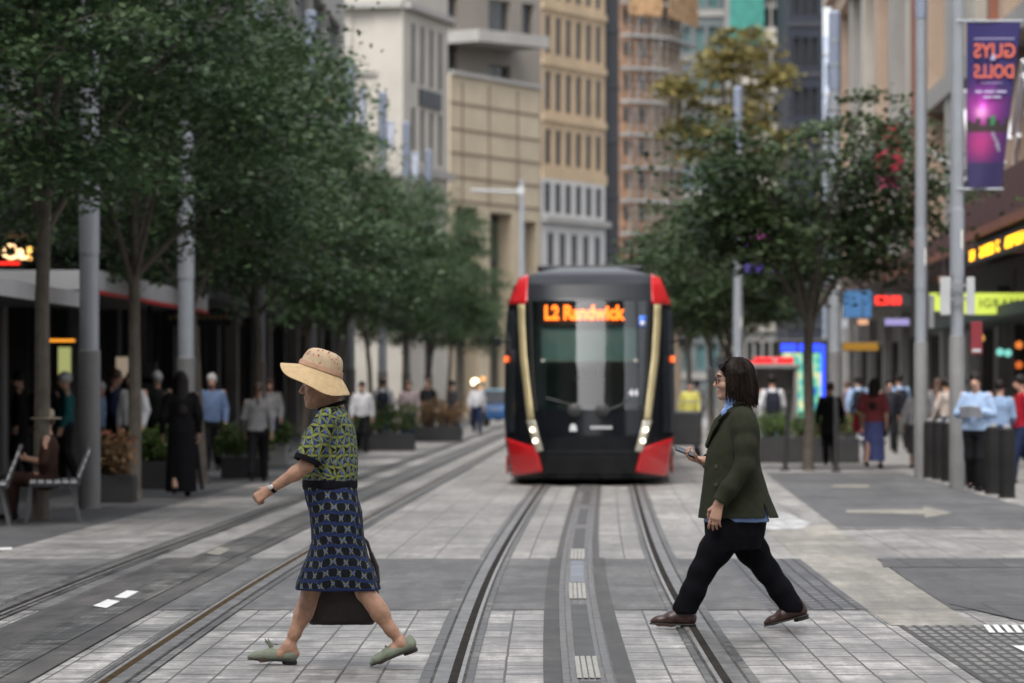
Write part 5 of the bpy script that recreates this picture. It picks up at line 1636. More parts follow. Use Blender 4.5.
def head_sdf(S, c, k=0.010, nose=1.0, tilt=0.0):
    """head facing +x round the point c (between the ears, at eye height)"""
    c = np.array(c, float); cs, sn = math.cos(tilt), math.sin(tilt)
    def q(x, y, z): return c + np.array([x * cs + z * sn, y, -x * sn + z * cs])
    S.ell(q(-.012, 0, .035), (.100, .077, .098), k)
    S.ell(q(.022, 0, -.03), (.076, .064, .098), .02)
    S.cap(q(.005, .0, -.068), q(.068, 0, -.100), .050, .026, .02, (1, 1.05, 1))
    S.ell(q(.080, 0, -.104), (.020, .024, .018), .014)
    S.ell(q(.080, 0, .030), (.022, .055, .016), .014)          # brow
    for s in (-1, 1):
        S.ell(q(.098, s * .034, .006), (.020, .021, .013), .012, op='sub')
        S.ell(q(.080, s * .034, .005), (.0155, .016, .0125), .003)
        S.ell(q(.066, s * .046, -.036), (.026, .020, .022), .02)
        S.ell(q(-.008, s * .077, -.016), (.020, .010, .034), .006, ry=.25)
        S.ell(q(.102, s * .011, -.038), (.010, .009, .008), .006)
    S.cap(q(.093, 0, .012), q(.114 * nose, 0, -.032), .0085, .0125, .010)
    S.ell(q(.093, 0, -.066), (.013, .025, .0075), .006)
    S.ell(q(.090, 0, -.080), (.013, .022, .0085), .006)
    S.ell(q(.106, 0, -.0728), (.012, .022, .0016), .002, op='sub')
    return q

def hand_sdf(S, w, d, n, side, curl=(.5, .7, .5), L=1.0, thumb=.55, spread=.10, rad=.0083, k=.0045, curls=None):
    """hand from the wrist w; d fingers' direction, n the way the palm faces, side: towards the thumb"""
    w = np.array(w, float); d = np.array(d, float); d /= np.linalg.norm(d)
    n = np.array(n, float); n -= d * (n @ d); n /= np.linalg.norm(n)
    t = np.cross(d, n); t = t if t @ np.array(side) > 0 else -t
    pl = .088 * L
    for o_, r_ in ((.024, .0125), (.008, .0135), (-.008, .013), (-.024, .0115)):
        S.cap(w + t * o_ * .55 * L, w + d * pl + t * o_ * L, .0165 * L, r_ * L, .012)
    tips = []
    for i, (o_, ln) in enumerate(((.0275, .072), (.0095, .080), (-.0085, .074), (-.0255, .058))):
        cu = curls[i] if curls else curl
        p = w + d * (pl + .002) + t * o_ * L
        ang = 0.0
        rr = rad * (1.0, 1.05, 1.0, .88)[i]
        for j, fr in enumerate((.46, .31, .25)):
            ang += cu[j]
            dd = d * math.cos(ang) + n * math.sin(ang) + t * spread * (1.2, .3, -.5, -1.3)[i]
            dd /= np.linalg.norm(dd)
            p2 = p + dd * ln * fr * L
            S.cap(p, p2, rr * L * (1 - .07 * j), rr * L * (.93 - .07 * j), k)
            p = p2
        tips.append(p)
    b0 = w + d * .022 * L + t * .021 * L + n * .004
    d1 = d * .62 + t * .65 + n * (.15 + thumb * .3); d1 /= np.linalg.norm(d1)
    b1 = b0 + d1 * .043 * L
    d2 = d * .80 + t * .12 + n * (.25 + thumb * .75); d2 /= np.linalg.norm(d2)
    b2 = b1 + d2 * .032 * L
    d3 = d * .85 - t * .10 + n * (.2 + thumb * .8); d3 /= np.linalg.norm(d3)
    b3 = b2 + d3 * .026 * L
    S.cap(b0, b1, .0145 * L, .0112 * L, .010); S.cap(b1, b2, .0110 * L, .0098 * L, k); S.cap(b2, b3, .0098 * L, .0082 * L, k)
    return tips, (b1, b2, b3)

def wrinkle(amp, fs, seed=None):
    """soft uneven folds: waves of many directions, bent by slower waves"""
    sd = int(abs(sum(f[1] * 3 + f[3] * 7 + f[4] for f in fs)) * 10) if seed is None else seed
    rg = np.random.default_rng(sd)
    W1 = rg.normal(0, 7, (4, 3)); P1 = rg.uniform(0, 6.28, 4)
    K = rg.normal(0, 1, (11, 3)); K /= np.linalg.norm(K, axis=1)[:, None]
    K *= rg.uniform(16, 60, 11)[:, None]; PH = rg.uniform(0, 6.28, 11); A = 14 / np.linalg.norm(K, axis=1)
    def fn(x, y, z):
        wv = [np.sin(W1[i, 0] * x + W1[i, 1] * y + W1[i, 2] * z + P1[i]) for i in range(4)]
        r = 0
        for i in range(11):
            s = np.sin(K[i, 0] * x + K[i, 1] * y + K[i, 2] * z + PH[i] + 1.6 * wv[i % 4] + .8 * wv[(i + 1) % 4])
            r = r + A[i] * (1 - np.abs(s)) * 1.1 * (.5 + .5 * wv[(i + 2) % 4])
        return amp * (r - 1.3) * .8
    return fn

# ---------- the woman in the straw hat
yW = 20.75
wx = atx(335, yW)
W_ = empty('person', (wx, yW, 0.0), R(180), 'person in a wide straw hat, patterned top and skirt and pale green flats, striding left', 'person')
s_ = FPX / yW
def wf(px, py):                      # photo place -> (forward, up) on the figure's own side plane
    return (335 - px) / s_, EYE + (388 - py) / s_
KNEE_R = (.135, -.075, .40); KNEE_L = (-.165, .08, .40)
S = SDF((-.53, -.34, -.0), (.56, .34, 1.72), .0042)
hc = (.068, 0, 1.518)
q = head_sdf(S, hc, nose=1.04, tilt=.06)
S.cap((.035, 0, 1.46), (.0, 0, 1.36), .054, .062, .02)
# arms
sh = (.045, .160, 1.325); elb = (.148, .215, 1.085); wr = (.338, .185, .955)
S.chain([sh, elb], [.044, .037], .02); S.chain([elb, (.20, .212, 1.045), wr], [.037, .037, .0235], .02, (1, .9, 1))
S.ell((.130, .220, 1.083), (.030, .028, .030), .015)
hand_sdf(S, wr, (.80, -.05, -.50), (-.35, -.90, -.3), (.3, -.2, .8), curls=[(.95, 1.15, .7), (1.05, 1.2, .7), (1.15, 1.2, .7), (1.2, 1.2, .7)], L=.93, thumb=.9, spread=.02, rad=.0088)
shr = (.0, -.175, 1.335); elr = (-.06, -.235, 1.08); wrr = (-.06, -.255, .84)
S.chain([shr, elr, wrr], [.052, .043, .027], .02)
hand_sdf(S, wrr, (.05, .0, -1), (.1, 1, 0), (1, 0, 0), curls=[(1.0, 1.3, .9)] * 4, L=.93, thumb=.8, spread=.0)
# trunk under the clothes
S.loft([(.86, -.01, .105, .145), (1.0, .025, .10, .135), (1.15, .03, .105, .14), (1.30, .02, .09, .15), (1.36, .01, .06, .09)], .03)
# legs
HR = (.0, -.06, .85); HL = (-.03, .06, .85); AR = (.254, -.075, .095); AL = (-.365, .085, .125)
S.chain([HR, KNEE_R], [.066, .050], .03); S.chain([KNEE_R, (.178, -.075, .275), (.222, -.075, .17), AR], [.047, .045, .034, .0275], .02)
S.ell((.160, -.075, .300), (.044, .043, .09), .03, ry=-.45)
S.chain([HL, (-.08, .068, .62), KNEE_L], [.066, .056, .050], .03); S.chain([KNEE_L, (-.245, .08, .285), (-.305, .083, .20), AL], [.047, .045, .034, .0275], .02)
S.ell((-.232, .08, .325), (.043, .043, .09), .03, ry=.62)
S.chain([AR, (.30, -.075, .055), (.40, -.075, .032)], [.034, .033, .026], .02, (1, 1, .85)); S.cap(AR, (.225, -.075, .06), .034, .03, .02)
S.chain([AL, (-.315, .085, .085), (-.245, .085, .038)], [.033, .033, .026], .02); S.cap(AL, (-.405, .085, .105), .033, .029, .02)
body = S.build('body', SKINW, W_, 2)

# hat: crown, band, drooping brim
def hat():
    STRAW = mat('hat_straw', (0.56, 0.40, 0.215), 0.75, 0.14, 30.0, bump=0.35, bscale=140, attr='Col')
    n = 72
    prof = [(0.0, .118), (.035, .117), (.066, .110), (.085, .098), (.097, .078), (.104, .05), (.109, .02), (.112, .0)]
    V = []; Cc = []; rings = []
    rng = np.random.default_rng(3)
    for (r, z) in prof:
        for j in range(n):
            a = 2 * math.pi * j / n
            V.append((r * 1.08 * math.cos(a), r * .96 * math.sin(a), z))
    for t in (0.03, .12, .25, .4, .55, .7, .85, 1.0, 1.0):
        for j in range(n):
            a = 2 * math.pi * j / n; ca, sa = math.cos(a), math.sin(a)
            fr = .5 + .5 * ca
            Ro = .192 + .024 * fr + .010 * abs(sa)
            dr = -.052 * abs(sa) - .030 * fr - .058 * (1 - fr) + .006 * math.sin(5 * a + 1) * t
            b0x, b0y = .112 * 1.08, .112 * .96
            V.append(((b0x + (Ro - b0x) * t) * ca, (b0y + (Ro - b0y) * t) * sa, dr * t ** 1.1 * 1.0))
    nr = len(prof) + 9
    F = []
    for i in range(nr - 1):
        for j in range(n):
            F.append((i * n + j, (i + 1) * n + j, (i + 1) * n + (j + 1) % n, i * n + (j + 1) % n))
    V = np.array(V)
    Cc = np.tile(np.array([.56, .40, .215]), (len(V), 1))
    Cc[:len(prof) * n] = [.53, .40, .26]
    M = Matrix.Translation((.080, 0, 1.592)) @ Matrix.Rotation(-R(19), 4, 'Y')
    V2 = np.array([tuple(M @ Vector(v)) for v in V])
    h = np_mesh('hat', V2, F, STRAW, W_, True, Cc)
    h.modifiers.new('thickness', 'SOLIDIFY').thickness = .004
    sd = h.modifiers.new('smooth', 'SUBSURF'); sd.levels = 1; sd.render_levels = 1
    h['label'] = 'wide brimmed straw coloured sun hat with tiny red flowers'
    b = MB()
    pr = [(.1125, .004), (.1165, .006), (.1155, .018), (.113, .030), (.1085, .031)]
    b.lathe(pr, n=n, cap=False); b.v = [tuple(M @ Vector((x * 1.08, y * .96, z))) for x, y, z in b.v]
    b.build('hat_band', mat('hat_band', (.50, .30, .20), .8, .12, 40), h, True)
    fl = MB()
    RF = mat('hat_flower_red', (.42, .05, .05), .8, .2, 20)
    for k in range(46):
        z = rng.uniform(.035, .114); r = np.interp(z, [0, .02, .05, .078, .098, .110, .117], [.112, .109, .104, .097, .085, .066, .036])
        a = rng.uniform(0, 2 * math.pi)
        c = Vector((r * 1.08 * math.cos(a), r * .96 * math.sin(a), z))
        nn = Vector((math.cos(a), math.sin(a), max(0, (z - .05) * 12))).normalized()
        Mx = M @ Matrix.Translation(c + nn * .0015) @ nn.to_track_quat('Z', 'Y').to_matrix().to_4x4()
        rr = rng.uniform(.003, .0065)
        vs = [tuple(Mx @ Vector((rr * math.cos(i * 1.2566) * (1 if i % 2 else .7), rr * math.sin(i * 1.2566), .0008))) for i in range(5)]
        fl.add(vs, [(0, 1, 2, 3, 4)])
    fl.build('printed_flowers', RF, h)
hat()
# hair at the nape
S = SDF((-.10, -.13, 1.40), (.14, .13, 1.70), .006)
S.ell((hc[0] - .012, 0, hc[2] + .020), (.100, .084, .09), .01); S.ell((hc[0] - .05, 0, hc[2] - .02), (.05, .066, .06), .03)
S.plane((hc[0] + .03, 0, 0), (1, 0, -.2)); S.plane((hc[0] - .03, 0, hc[2] + .03), (-.55, 0, 1))
S.build('hair', HAIRG, W_, 2)
for s in (-1, 1):
    MB().lathe([(0, -.009), (.0065, -.0065), (.009, 0), (.0065, .0065), (0, .009)], tuple(q(.088, s * .034, .005)), n=10).build('eye', EYEW, W_, True)

# knitted top: geometric pattern kept in the yarn colours
LIME = np.array([.215, .245, .065]); BLUEC = np.array([.030, .046, .165]); BLK = np.array([.012, .012, .016]); LBL = np.array([.09, .14, .34])
def top_cols(V, axis):
    th = np.arctan2(V[:, 1], -(V[:, 0] - .02))          # seam at the front
    u = th * .165
    u = np.where(V[:, 1] > axis, np.where(np.abs(V[:, 1]) > .168, (V[:, 0]) + .30, u), u)
    return pat_top(u, V[:, 2])
def pat_top(u, v):
    pu, pv = .046, .054
    wu = .007 * np.sin(31 * v + 2) + .005 * np.sin(47 * u + 60 * v); wv_ = .008 * np.sin(27 * u + 1) + .005 * np.sin(55 * u - 38 * v)
    u = u + wu; v = v + wv_
    row = np.floor(v / pv)
    fu = np.mod(u / pu, 1.0); fv = np.mod(v / pv, 1.0)
    c = np.where(((fu > .5) == (np.mod(row, 2) < 1))[:, None], BLUEC, BLK)
    c = np.where(((np.abs(fu - .25) < .10) & (np.abs(fv - .5) < .22))[:, None], LBL, c)
    def lens(a, b, w_):                      # lens along a (0..1), centred across b
        return np.abs(b) < w_ * (1 - (2 * a - 1) ** 2)
    hz = lens(fu, np.minimum(fv, 1 - fv), .15)
    vt = lens(fv, np.minimum(fu, 1 - fu), .13)
    d1 = lens(np.clip((fu + fv) / 2, 0, 1), (fu - fv) * .6, .07) & (np.mod(row, 2) < 1)
    d2 = lens(np.clip((fu + 1 - fv) / 2, 0, 1), (fu - 1 + fv) * .6, .07) & (np.mod(row, 2) >= 1)
    c = np.where((hz | vt)[:, None], LIME, c)
    c = np.where((d1 | d2)[:, None], LIME * .75, c)
    return c
KNIT = mat('knit_fabric', (1, 1, 1), 0.9, 0.12, 60.0, bump=0.4, bscale=320, attr='Col', spec=.12)
KBLK = mat('black_ribbing', (0.008, 0.008, 0.011), 0.9, 0.2, 40.0, bump=0.4, bscale=260, spec=.12)
trunk = [(.985, .027, .142, .165), (1.02, .027, .150, .170), (1.10, .022, .146, .172), (1.20, .028, .146, .175), (1.28, .020, .127, .175), (1.33, .012, .098, .172), (1.37, .004, .070, .135), (1.40, .004, .055, .085)]
cuff_a = np.array((.134, .212, 1.128)); cuff_d = np.array((.085, .035, -.215)); cuff_d /= np.linalg.norm(cuff_d)
S = SDF((-.22, -.34, .95), (.30, .34, 1.44), .0042)
S.loft(trunk, .02)
S.ell((.085, .0, 1.215), (.09, .125, .075), .04)
S.cap((.035, .160, 1.330), cuff_a + cuff_d * .03, .066, .072, .03)
S.cap((.0, -.160, 1.335), (-.055, -.235, 1.12), .066, .068, .03)
S.disp(wrinkle(.0032, [(1, 30, 10, 38, 0, 1.5), (.8, -22, 20, 46, 1.7, 2.0), (.5, 60, 10, 25, 3, 1.0)]))
S.plane(cuff_a, cuff_d); S.plane((-.05, -.23, 1.13), (-.25, -.3, -1)) if False else None
S.cap((-.055, -.235, 1.10), (-.056, -.238, 1.02), .09, .09, .003, op='sub')
S.cap((.012, 0, 1.37), (.035, 0, 1.47), .068, .076, .004, op='sub')
# the cut plane must only take the sleeve: rebuild the trunk below it
S2 = SDF((-.22, -.34, .95), (.30, .34, 1.44), .0042)
S2.loft(trunk, .02); S2.ell((.085, .0, 1.215), (.09, .125, .075), .04)
S2.cap((.0, -.160, 1.335), (-.055, -.235, 1.12), .066, .068, .03)
S2.disp(wrinkle(.0032, [(1, 30, 10, 38, 0, 1.5), (.8, -22, 20, 46, 1.7, 2.0), (.5, 60, 10, 25, 3, 1.0)]))
S2.cap((-.055, -.235, 1.10), (-.056, -.238, 1.02), .09, .09, .003, op='sub')
S2.cap((.012, 0, 1.37), (.035, 0, 1.47), .068, .076, .004, op='sub')
S.F = np.minimum(S.F, S2.F)
topo = S.build('knit_top', KNIT, W_, 1, lambda V: top_cols(V, .05))
topo['label'] = 'short sleeved knit top in lime, blue and black geometric pattern'
# cuff, neck rib, waistband
S = SDF((-.1, .05, .98), (.30, .36, 1.26), .0042)
S.cap(cuff_a - cuff_d * .02, cuff_a + cuff_d * .05, .0735, .071, .003); S.plane(cuff_a + cuff_d * .030, cuff_d); S.plane(cuff_a - cuff_d * .001, -cuff_d)
S.cap(cuff_a - cuff_d * .1, cuff_a + cuff_d * .1, .062, .06, .002, op='sub')
S.build('sleeve_cuff', KBLK, topo)
b = MB()
for j in range(32):
    a = 2 * math.pi * j / 32
    b.v.append((0, 0, 0))
ring = [(.014 + .070 * math.cos(2 * math.pi * j / 32), .078 * math.sin(2 * math.pi * j / 32), 1.405 - .022 * math.cos(2 * math.pi * j / 32)) for j in range(33)]
b = MB(); b.tube(ring, .011, 8, False); b.build('neck_rib', KBLK, topo, True)
S = SDF((-.22, -.26, .93), (.28, .26, 1.03), .0045)
S.loft([(.948, .027, .143, .165), (.965, .027, .149, .170), (.995, .027, .150, .171), (1.008, .027, .146, .167)], .004)
S.disp(lambda x, y, z: .0012 * np.sin(np.arctan2(y, x - .03) * 90))
S.build('waistband', KBLK, topo)
# skirt
def skirt_fold(th, z):
    k = np.clip((.95 - z) / .5, 0, 1)
    return k * (.022 * np.sin(5 * th + 1.0 + 2.2 * z) + .024 * (1 - 2 * np.abs(np.sin(4.5 * th + 2.5 - 3 * z)))) + (1 - k) * .004 * np.sin(14 * th)
sk_rows = [(.965, .027, .142, .162), (.90, .015, .143, .178), (.83, -.006, .142, .190), (.74, -.012, .139, .195), (.67, -.018, .143, .196), (.60, -.014, .160, .196), (.53, -.016, .192, .195), (.45, -.014, .220, .190), (.412, -.016, .230, .186)]
S = SDF((-.30, -.28, .38), (.28, .28, 1.0), .0042)
S.loft(sk_rows, .004, fold=skirt_fold, p=2.3)
S.disp(wrinkle(.0035, [(1, 40, 8, 10, 0, 1.2), (.7, 24, -18, 22, 2, 1.6)]))
S.loft([(.36, -.016, .206, .165), (.412, -.016, .204, .163), (.46, -.014, .180, .150)], .003, op='sub')
def pat_skirt(V):
    th = np.arctan2(V[:, 1], -V[:, 0]); u = th * (.165 + .03 * np.clip((.9 - V[:, 2]) / .5, 0, 1)); v = V[:, 2]
    u = u + .007 * np.sin(22 * v + 1) + .004 * np.sin(60 * u + 30 * v); v = v + .010 * np.sin(18 * u) + .004 * np.sin(50 * u + 2)
    pu, pv = .066, .059
    row = np.floor(v / pv); fu = np.mod(u / pu + .5 * np.mod(row, 2), 1.0) - .5; fv = np.mod(v / pv, 1.0) - .5
    X = fu * pu; Z = fv * pv
    c = np.tile(np.array([.018, .028, .085]), (len(V), 1))
    r = np.minimum(np.hypot(X - .0075, Z - .008), np.hypot(X + .0075, Z - .008)); r2 = np.minimum(np.hypot(X - .0075, Z + .008), np.hypot(X + .0075, Z + .008))
    blob = np.minimum(r, r2) < .0148
    c = np.where((np.minimum(r, r2) < .0185)[:, None], np.array([.032, .050, .135]), c)
    c = np.where(blob[:, None], np.array([.011, .012, .017]), c)
    Xc = np.where(X > 0, X - pu / 2, X + pu / 2)           # star between the blobs
    star = (np.abs(np.abs(Xc) - np.abs(Z)) < .0052) & (np.abs(Z) < .020)
    c = np.where((star & ~blob)[:, None], np.array([.21, .23, .06]), c)
    c = np.where(((np.hypot(Xc, Z) < .007))[:, None], np.array([.10, .12, .3]), c)
    c = np.where((V[:, 2] < .424)[:, None], np.array([.018, .028, .085]), c)
    return c
sko = S.build('skirt', KNIT, W_, 1, pat_skirt)
sko['label'] = 'knee length knit skirt with black rounded shapes on blue and lime'
# shoes
SUEDE = mat('sage_suede', (0.215, 0.245, 0.185), 0.85, 0.14, 30.0, bump=0.35, bscale=200)
SOLE = mat('dark_sole', (0.022, 0.020, 0.018), 0.7, 0.2, 10.0)
def flat_shoe(origin, pitch, y, tassel=True):
    M = Matrix.Translation(Vector((origin[0], y, origin[1]))) @ Matrix.Rotation(-pitch, 4, 'Y')
    root = None
    S = SDF((-.04, -.06, -.02), (.30, .06, .13), .0036)       # x=0 heel back, toe at .275
    S.ell((.036, 0, .048), (.038, .032, .046), .01)
    S.cap((.04, 0, .036), (.15, 0, .034), .034, .038, .015, (1, 1, .95))
    S.cap((.15, 0, .034), (.225, 0, .027), .040, .030, .015, (1, 1, .85))
    S.cap((.225, 0, .024), (.262, 0, .020), .028, .014, .015, (1, 1, .9))
    S.cap((.05, 0, .10), (.125, 0, .105), .030, .034, .006, op='sub')
    S.plane((0, 0, .009), (0, 0, -1))
    V, Q = S.verts(2)
    V = np.array([tuple(M @ Vector(v)) for v in V])
    sho = np_mesh('shoe', V, Q, SUEDE, W_)
    S = SDF((-.04, -.06, -.03), (.30, .06, .06), .004)
    S.cap((.038, 0, .012), (.15, 0, .012), .036, .039, .02); S.cap((.15, 0, .012), (.225, 0, .012), .040, .031, .02); S.cap((.225, 0, .012), (.262, 0, .012), .030, .016, .02)
    S.plane((0, 0, .0085), (0, 0, 1)); S.plane((0, 0, .002), (0, 0, -1))
    S.cap((.034, 0, -.004), (.055, 0, -.004), .030, .030, .002)
    S.plane((0, 0, -.012), (0, 0, -1))
    V, Q = S.verts(1)
    np_mesh('sole', np.array([tuple(M @ Vector(v)) for v in V]), Q, SOLE, sho)
    b = MB()
    rnd = random.Random(2)
    if tassel:
        for k in range(11):
            a = rnd.uniform(-1, 1)
            b.tube([tuple(M @ Vector((.150, a * .006, .066))), tuple(M @ Vector((.150 + .014 * a, a * .018, .092))), tuple(M @ Vector((.150 + .036 * a, a * .03, .102 + rnd.uniform(-.012, .022))))], [.005, .0045, .0035], 5)
        b.tube([tuple(M @ Vector((.14, -.02, .062))), tuple(M @ Vector((.145, 0, .072))), tuple(M @ Vector((.14, .02, .062)))], .005, 6)
        b.build('tassel', SUEDE, sho, True)
    else:
        for a in (-1, 1):
            b.tube([tuple(M @ Vector((.150, 0, .068))), tuple(M @ Vector((.160, a * .018, .078))), tuple(M @ Vector((.142, a * .026, .066))), tuple(M @ Vector((.150, 0, .068)))], .0045, 6)
            b.tube([tuple(M @ Vector((.150, 0, .068))), tuple(M @ Vector((.185, a * .012, .060)))], .0038, 6)
        b.build('bow', SUEDE, sho, True)
    return sho
flat_shoe((.205, .012), .045, -.075, True)
flat_shoe((-.452, .098), -.37, .085, False)
# watch
wv = np.array(wr) - np.array((.20, .212, 1.045)); wv = Vector(wv / np.linalg.norm(wv)); wc = Vector(wr) - wv * .016
M = Matrix.Translation(wc) @ wv.to_track_quat('Z', 'Y').to_matrix().to_4x4()
b = MB().lathe([(.0245, -.009), (.0285, -.008), (.0285, .008), (.0245, .009)], n=24, cap=False); b.v = [tuple(M @ Vector(v)) for v in b.v]
wo = b.build('wristwatch', KBLK, W_, True)
fv_ = (Vector((.2, 1, .35)) - wv * Vector((.2, 1, .35)).dot(wv)).normalized()
b = MB().lathe([(0, .0), (.014, 0), (.014, .006), (.011, .008), (0, .008)], n=16)
Mx = Matrix.Translation(wc + fv_ * .026) @ fv_.to_track_quat('Z', 'Y').to_matrix().to_4x4(); b.v = [tuple(Mx @ Vector(v)) for v in b.v]
b.build('watch_face', METAL, wo, True)
# bag, carried in the far hand
BAGM = mat('dark_brown_leather', (0.022, 0.013, 0.011), 0.45, 0.3, 12.0, bump=0.3, bscale=80)
bag = empty('handbag', (wx, yW, 0), R(180), 'dark brown leather tote hanging behind the skirt of the woman in the hat', 'bag')
S = SDF((-.30, -.42, .14), (.22, -.14, .74), .005)
S.loft([(.205, -.025, .165, .030), (.225, -.027, .185, .045), (.32, -.045, .178, .055), (.45, -.07, .150, .045), (.56, -.08, .125, .026)], .01, p=3.2, cy=-.262)
S.disp(wrinkle(.003, [(1, 25, 5, 30, 0, 2), (.7, -40, 8, 18, 1, 1.5)]))
bo = S.build('bag_body', BAGM, bag, 2)
# front flap edge and handles
b = MB()
for y in (-.285, -.238):
    b.tube([(-.17, y, .54), (-.135, y, .66), (-.075, y * .98 - .002, .742), (-.015, y, .66), (.02, y, .54)], .009, 8)
b.build('handle', BAGM, bag, True)
b = MB(); b.tube([(-.185, -.225, .60), (-.215, -.222, .52), (-.222, -.225, .44), (-.20, -.23, .34), (-.225, -.23, .285)], [.012, .016, .015, .010, .004], 8)
b.tube([(-.185, -.225, .60), (-.165, -.225, .66), (-.12, -.24, .70)], .009, 8)
b.build('strap', BAGM, bag, True)

# ---------- the walker with the phone
yM = 24.0
mx_ = atx(735, yM)
M_ = empty('person', (mx_, yM, 0.0), R(180), 'person with long dark hair, olive blazer and black trousers walking left with a phone', 'person')
BLAZ = mat('olive_blazer', (0.029, 0.032, 0.020), 0.9, 0.12, 40.0, bump=0.35, bscale=300, spec=.12)
TROU = mat('black_trousers', (0.0052, 0.0055, 0.0075), 0.9, 0.25, 20.0, bump=0.3, bscale=250, spec=.08)
SHIRT = mat('blue_shirt', (0.22, 0.33, 0.62), 0.75, 0.08, 20.0, bump=0.2, bscale=250)
BOOT = mat('brown_leather', (0.045, 0.020, 0.016), 0.36, 0.25, 12.0, bump=0.2, bscale=120)
S = SDF((-.52, -.36, .0), (.58, .36, 1.72), .0042)
hm = (.012, 0, 1.552)
qm = head_sdf(S, hm, tilt=.02)
S.cap((-.005, 0, 1.49), (-.03, 0, 1.38), .052, .06, .02)
shl = (-.045, .175, 1.29); ell_ = (-.05, .245, 1.01); wrl = (.115, .245, .785)
S.chain([shl, ell_, wrl], [.055, .045, .029], .02)
hand_sdf(S, wrl, (.22, .03, -.97), (-.30, -.90, -.1), (.9, -.1, .2), curls=[(.18, .35, .25), (.28, .4, .3), (.32, .45, .3), (.4, .5, .3)], L=1.05, thumb=.3, spread=.09, rad=.0086)
shr = (-.02, -.175, 1.29); elr = (.035, -.245, 1.04); wrr = (.195, -.155, 1.040)
S.chain([shr, elr, wrr], [.055, .045, .029], .02)
tips, th = hand_sdf(S, wrr, (.88, .20, .30), (-.32, .38, .86), (-.1, .9, .2), curls=[(.55, .95, .6), (.6, 1.0, .65), (.65, 1.0, .7), (.75, 1.0, .7)], L=1.02, thumb=.75, spread=.03, rad=.0086)
S.loft([(.60, 0, .10, .14), (.80, 0, .11, .15), (1.0, .01, .11, .14), (1.2, -.01, .105, .155), (1.32, -.03, .08, .14), (1.38, -.03, .05, .07)], .03)
HL = (.035, .085, .68); KL = (.205, .09, .37); AL = (.318, .09, .10); HR = (-.035, -.085, .68); KR = (-.195, -.09, .365); AR = (-.392, -.09, .125)
S.chain([HL, KL, AL], [.08, .055, .038], .02); S.chain([HR, KR, AR], [.08, .055, .038], .02)
S.chain([AL, (.40, .09, .05), (.48, .09, .04)], [.036, .034, .026], .02); S.chain([AR, (-.31, -.09, .07), (-.24, -.09, .035)], [.036, .034, .026], .02)
S.build('body', SKIN, M_, 2)
for s in (-1, 1):
    MB().lathe([(0, -.009), (.0065, -.0065), (.009, 0), (.0065, .0065), (0, .009)], tuple(qm(.0875, s * .034, .005)), n=10).build('eye', EYEW, M_, True)
    MB().box(-.004, .012, -.016, .016, -.003, .003, Matrix.Translation(Vector(qm(.088, s * .036, .030)))).build('eyebrow', HAIRD, M_, bevel=.002)
MB().box(-.002, .003, -.018, .018, -.002, .002, Matrix.Translation(Vector(qm(.1045, 0, -.0735)))).build('lips', mat('lip_tone', (.36, .14, .11), .5, .1), M_, bevel=.0015)
# hair to the collar: a close cap and many loose locks falling over it
HAIRM = mat('dark_brown_hair', (0.013, 0.0078, 0.0055), 0.5, 0.35, 40.0, spec=.14, island=.55)
S = SDF((-.20, -.16, 1.34), (.14, .16, 1.72), .0045)
S.ell((hm[0] - .022, 0, hm[2] + .038), (.108, .088, .100), .01)
S.ell((hm[0] + .040, 0, hm[2] + .080), (.052, .058, .033), .02)
for (x, y, x2, y2, z2, r1, r2) in ((-.045, .045, -.055, .055, 1.440, .056, .040), (-.045, -.045, -.055, -.055, 1.440, .056, .040), (-.065, 0, -.080, 0, 1.430, .062, .045), (.005, .068, -.008, .070, 1.46, .028, .02), (.005, -.068, -.008, -.070, 1.46, .028, .02)):
    S.cap((hm[0] + x, y, hm[2] + .03), (hm[0] + x2, y2, z2), r1, r2, .02)
S.ell((hm[0] + .110, 0, hm[2] - .02), (.068, .058, .095), .012, op='sub')
ho = S.build('hair', HAIRM, M_, 1)
rg = np.random.default_rng(12)
b = MB()
for k in range(620):
    ph_ = rg.uniform(-1, 1) * R(128); sy = 1 if ph_ > 0 else -1
    dx, dy = -math.cos(ph_), math.sin(ph_)
    cx_, cz_ = hm[0] - .022, hm[2] + .038
    e = rg.uniform(1.0, 1.05)
    def sp(el, o=0.0): return (cx_ + dx * (.108 * math.cos(el) * e + o), dy * (.090 * math.cos(el) * e + o * .8), cz_ + .102 * math.sin(el) * e)
    zend = rg.uniform(1.372, 1.45) + .03 * (abs(ph_) > R(95)); wv_ = rg.normal(0, .007, 6); fl = rg.uniform(-.004, .020)
    e0 = rg.uniform(.5, 1.35)
    p = [sp(e0), sp(e0 * .62), sp(.12)]
    x2, y2, z2 = p[-1]
    for j in range(1, 5):
        t = j / 4
        p.append((x2 + dx * fl * math.sin(t * 2.4) + wv_[j] * t - .006 * t, y2 * (1 - .10 * t) + dy * fl * t + wv_[j - 1] * t, z2 + (zend - z2) * t))
    r0 = rg.uniform(.0035, .0065)
    b.tube(p, [r0 * .7, r0, r0, r0, r0 * .85, r0 * .6, r0 * .2], 5)
for k in range(60):              # wisps over the forehead and crown
    y0 = rg.uniform(-.055, .055); st0 = rg.uniform(-.05, .03)
    p = [(hm[0] + st0, y0 * .5, hm[2] + .141), (hm[0] + .045, y0, hm[2] + .128 - abs(y0) * .3), (hm[0] + .082, y0 * 1.25, hm[2] + .085 - abs(y0) * .5), (hm[0] + .070 - abs(y0) * .5, (abs(y0) + .026) * 1.0 * (1 if y0 > 0 else -1), hm[2] + .030), (hm[0] + .035, .077 * (1 if y0 > 0 else -1), hm[2] - .045)]
    b.tube(p, [.002, .0045, .0045, .004, .0015], 5)
b.build('locks', HAIRM, ho, True)
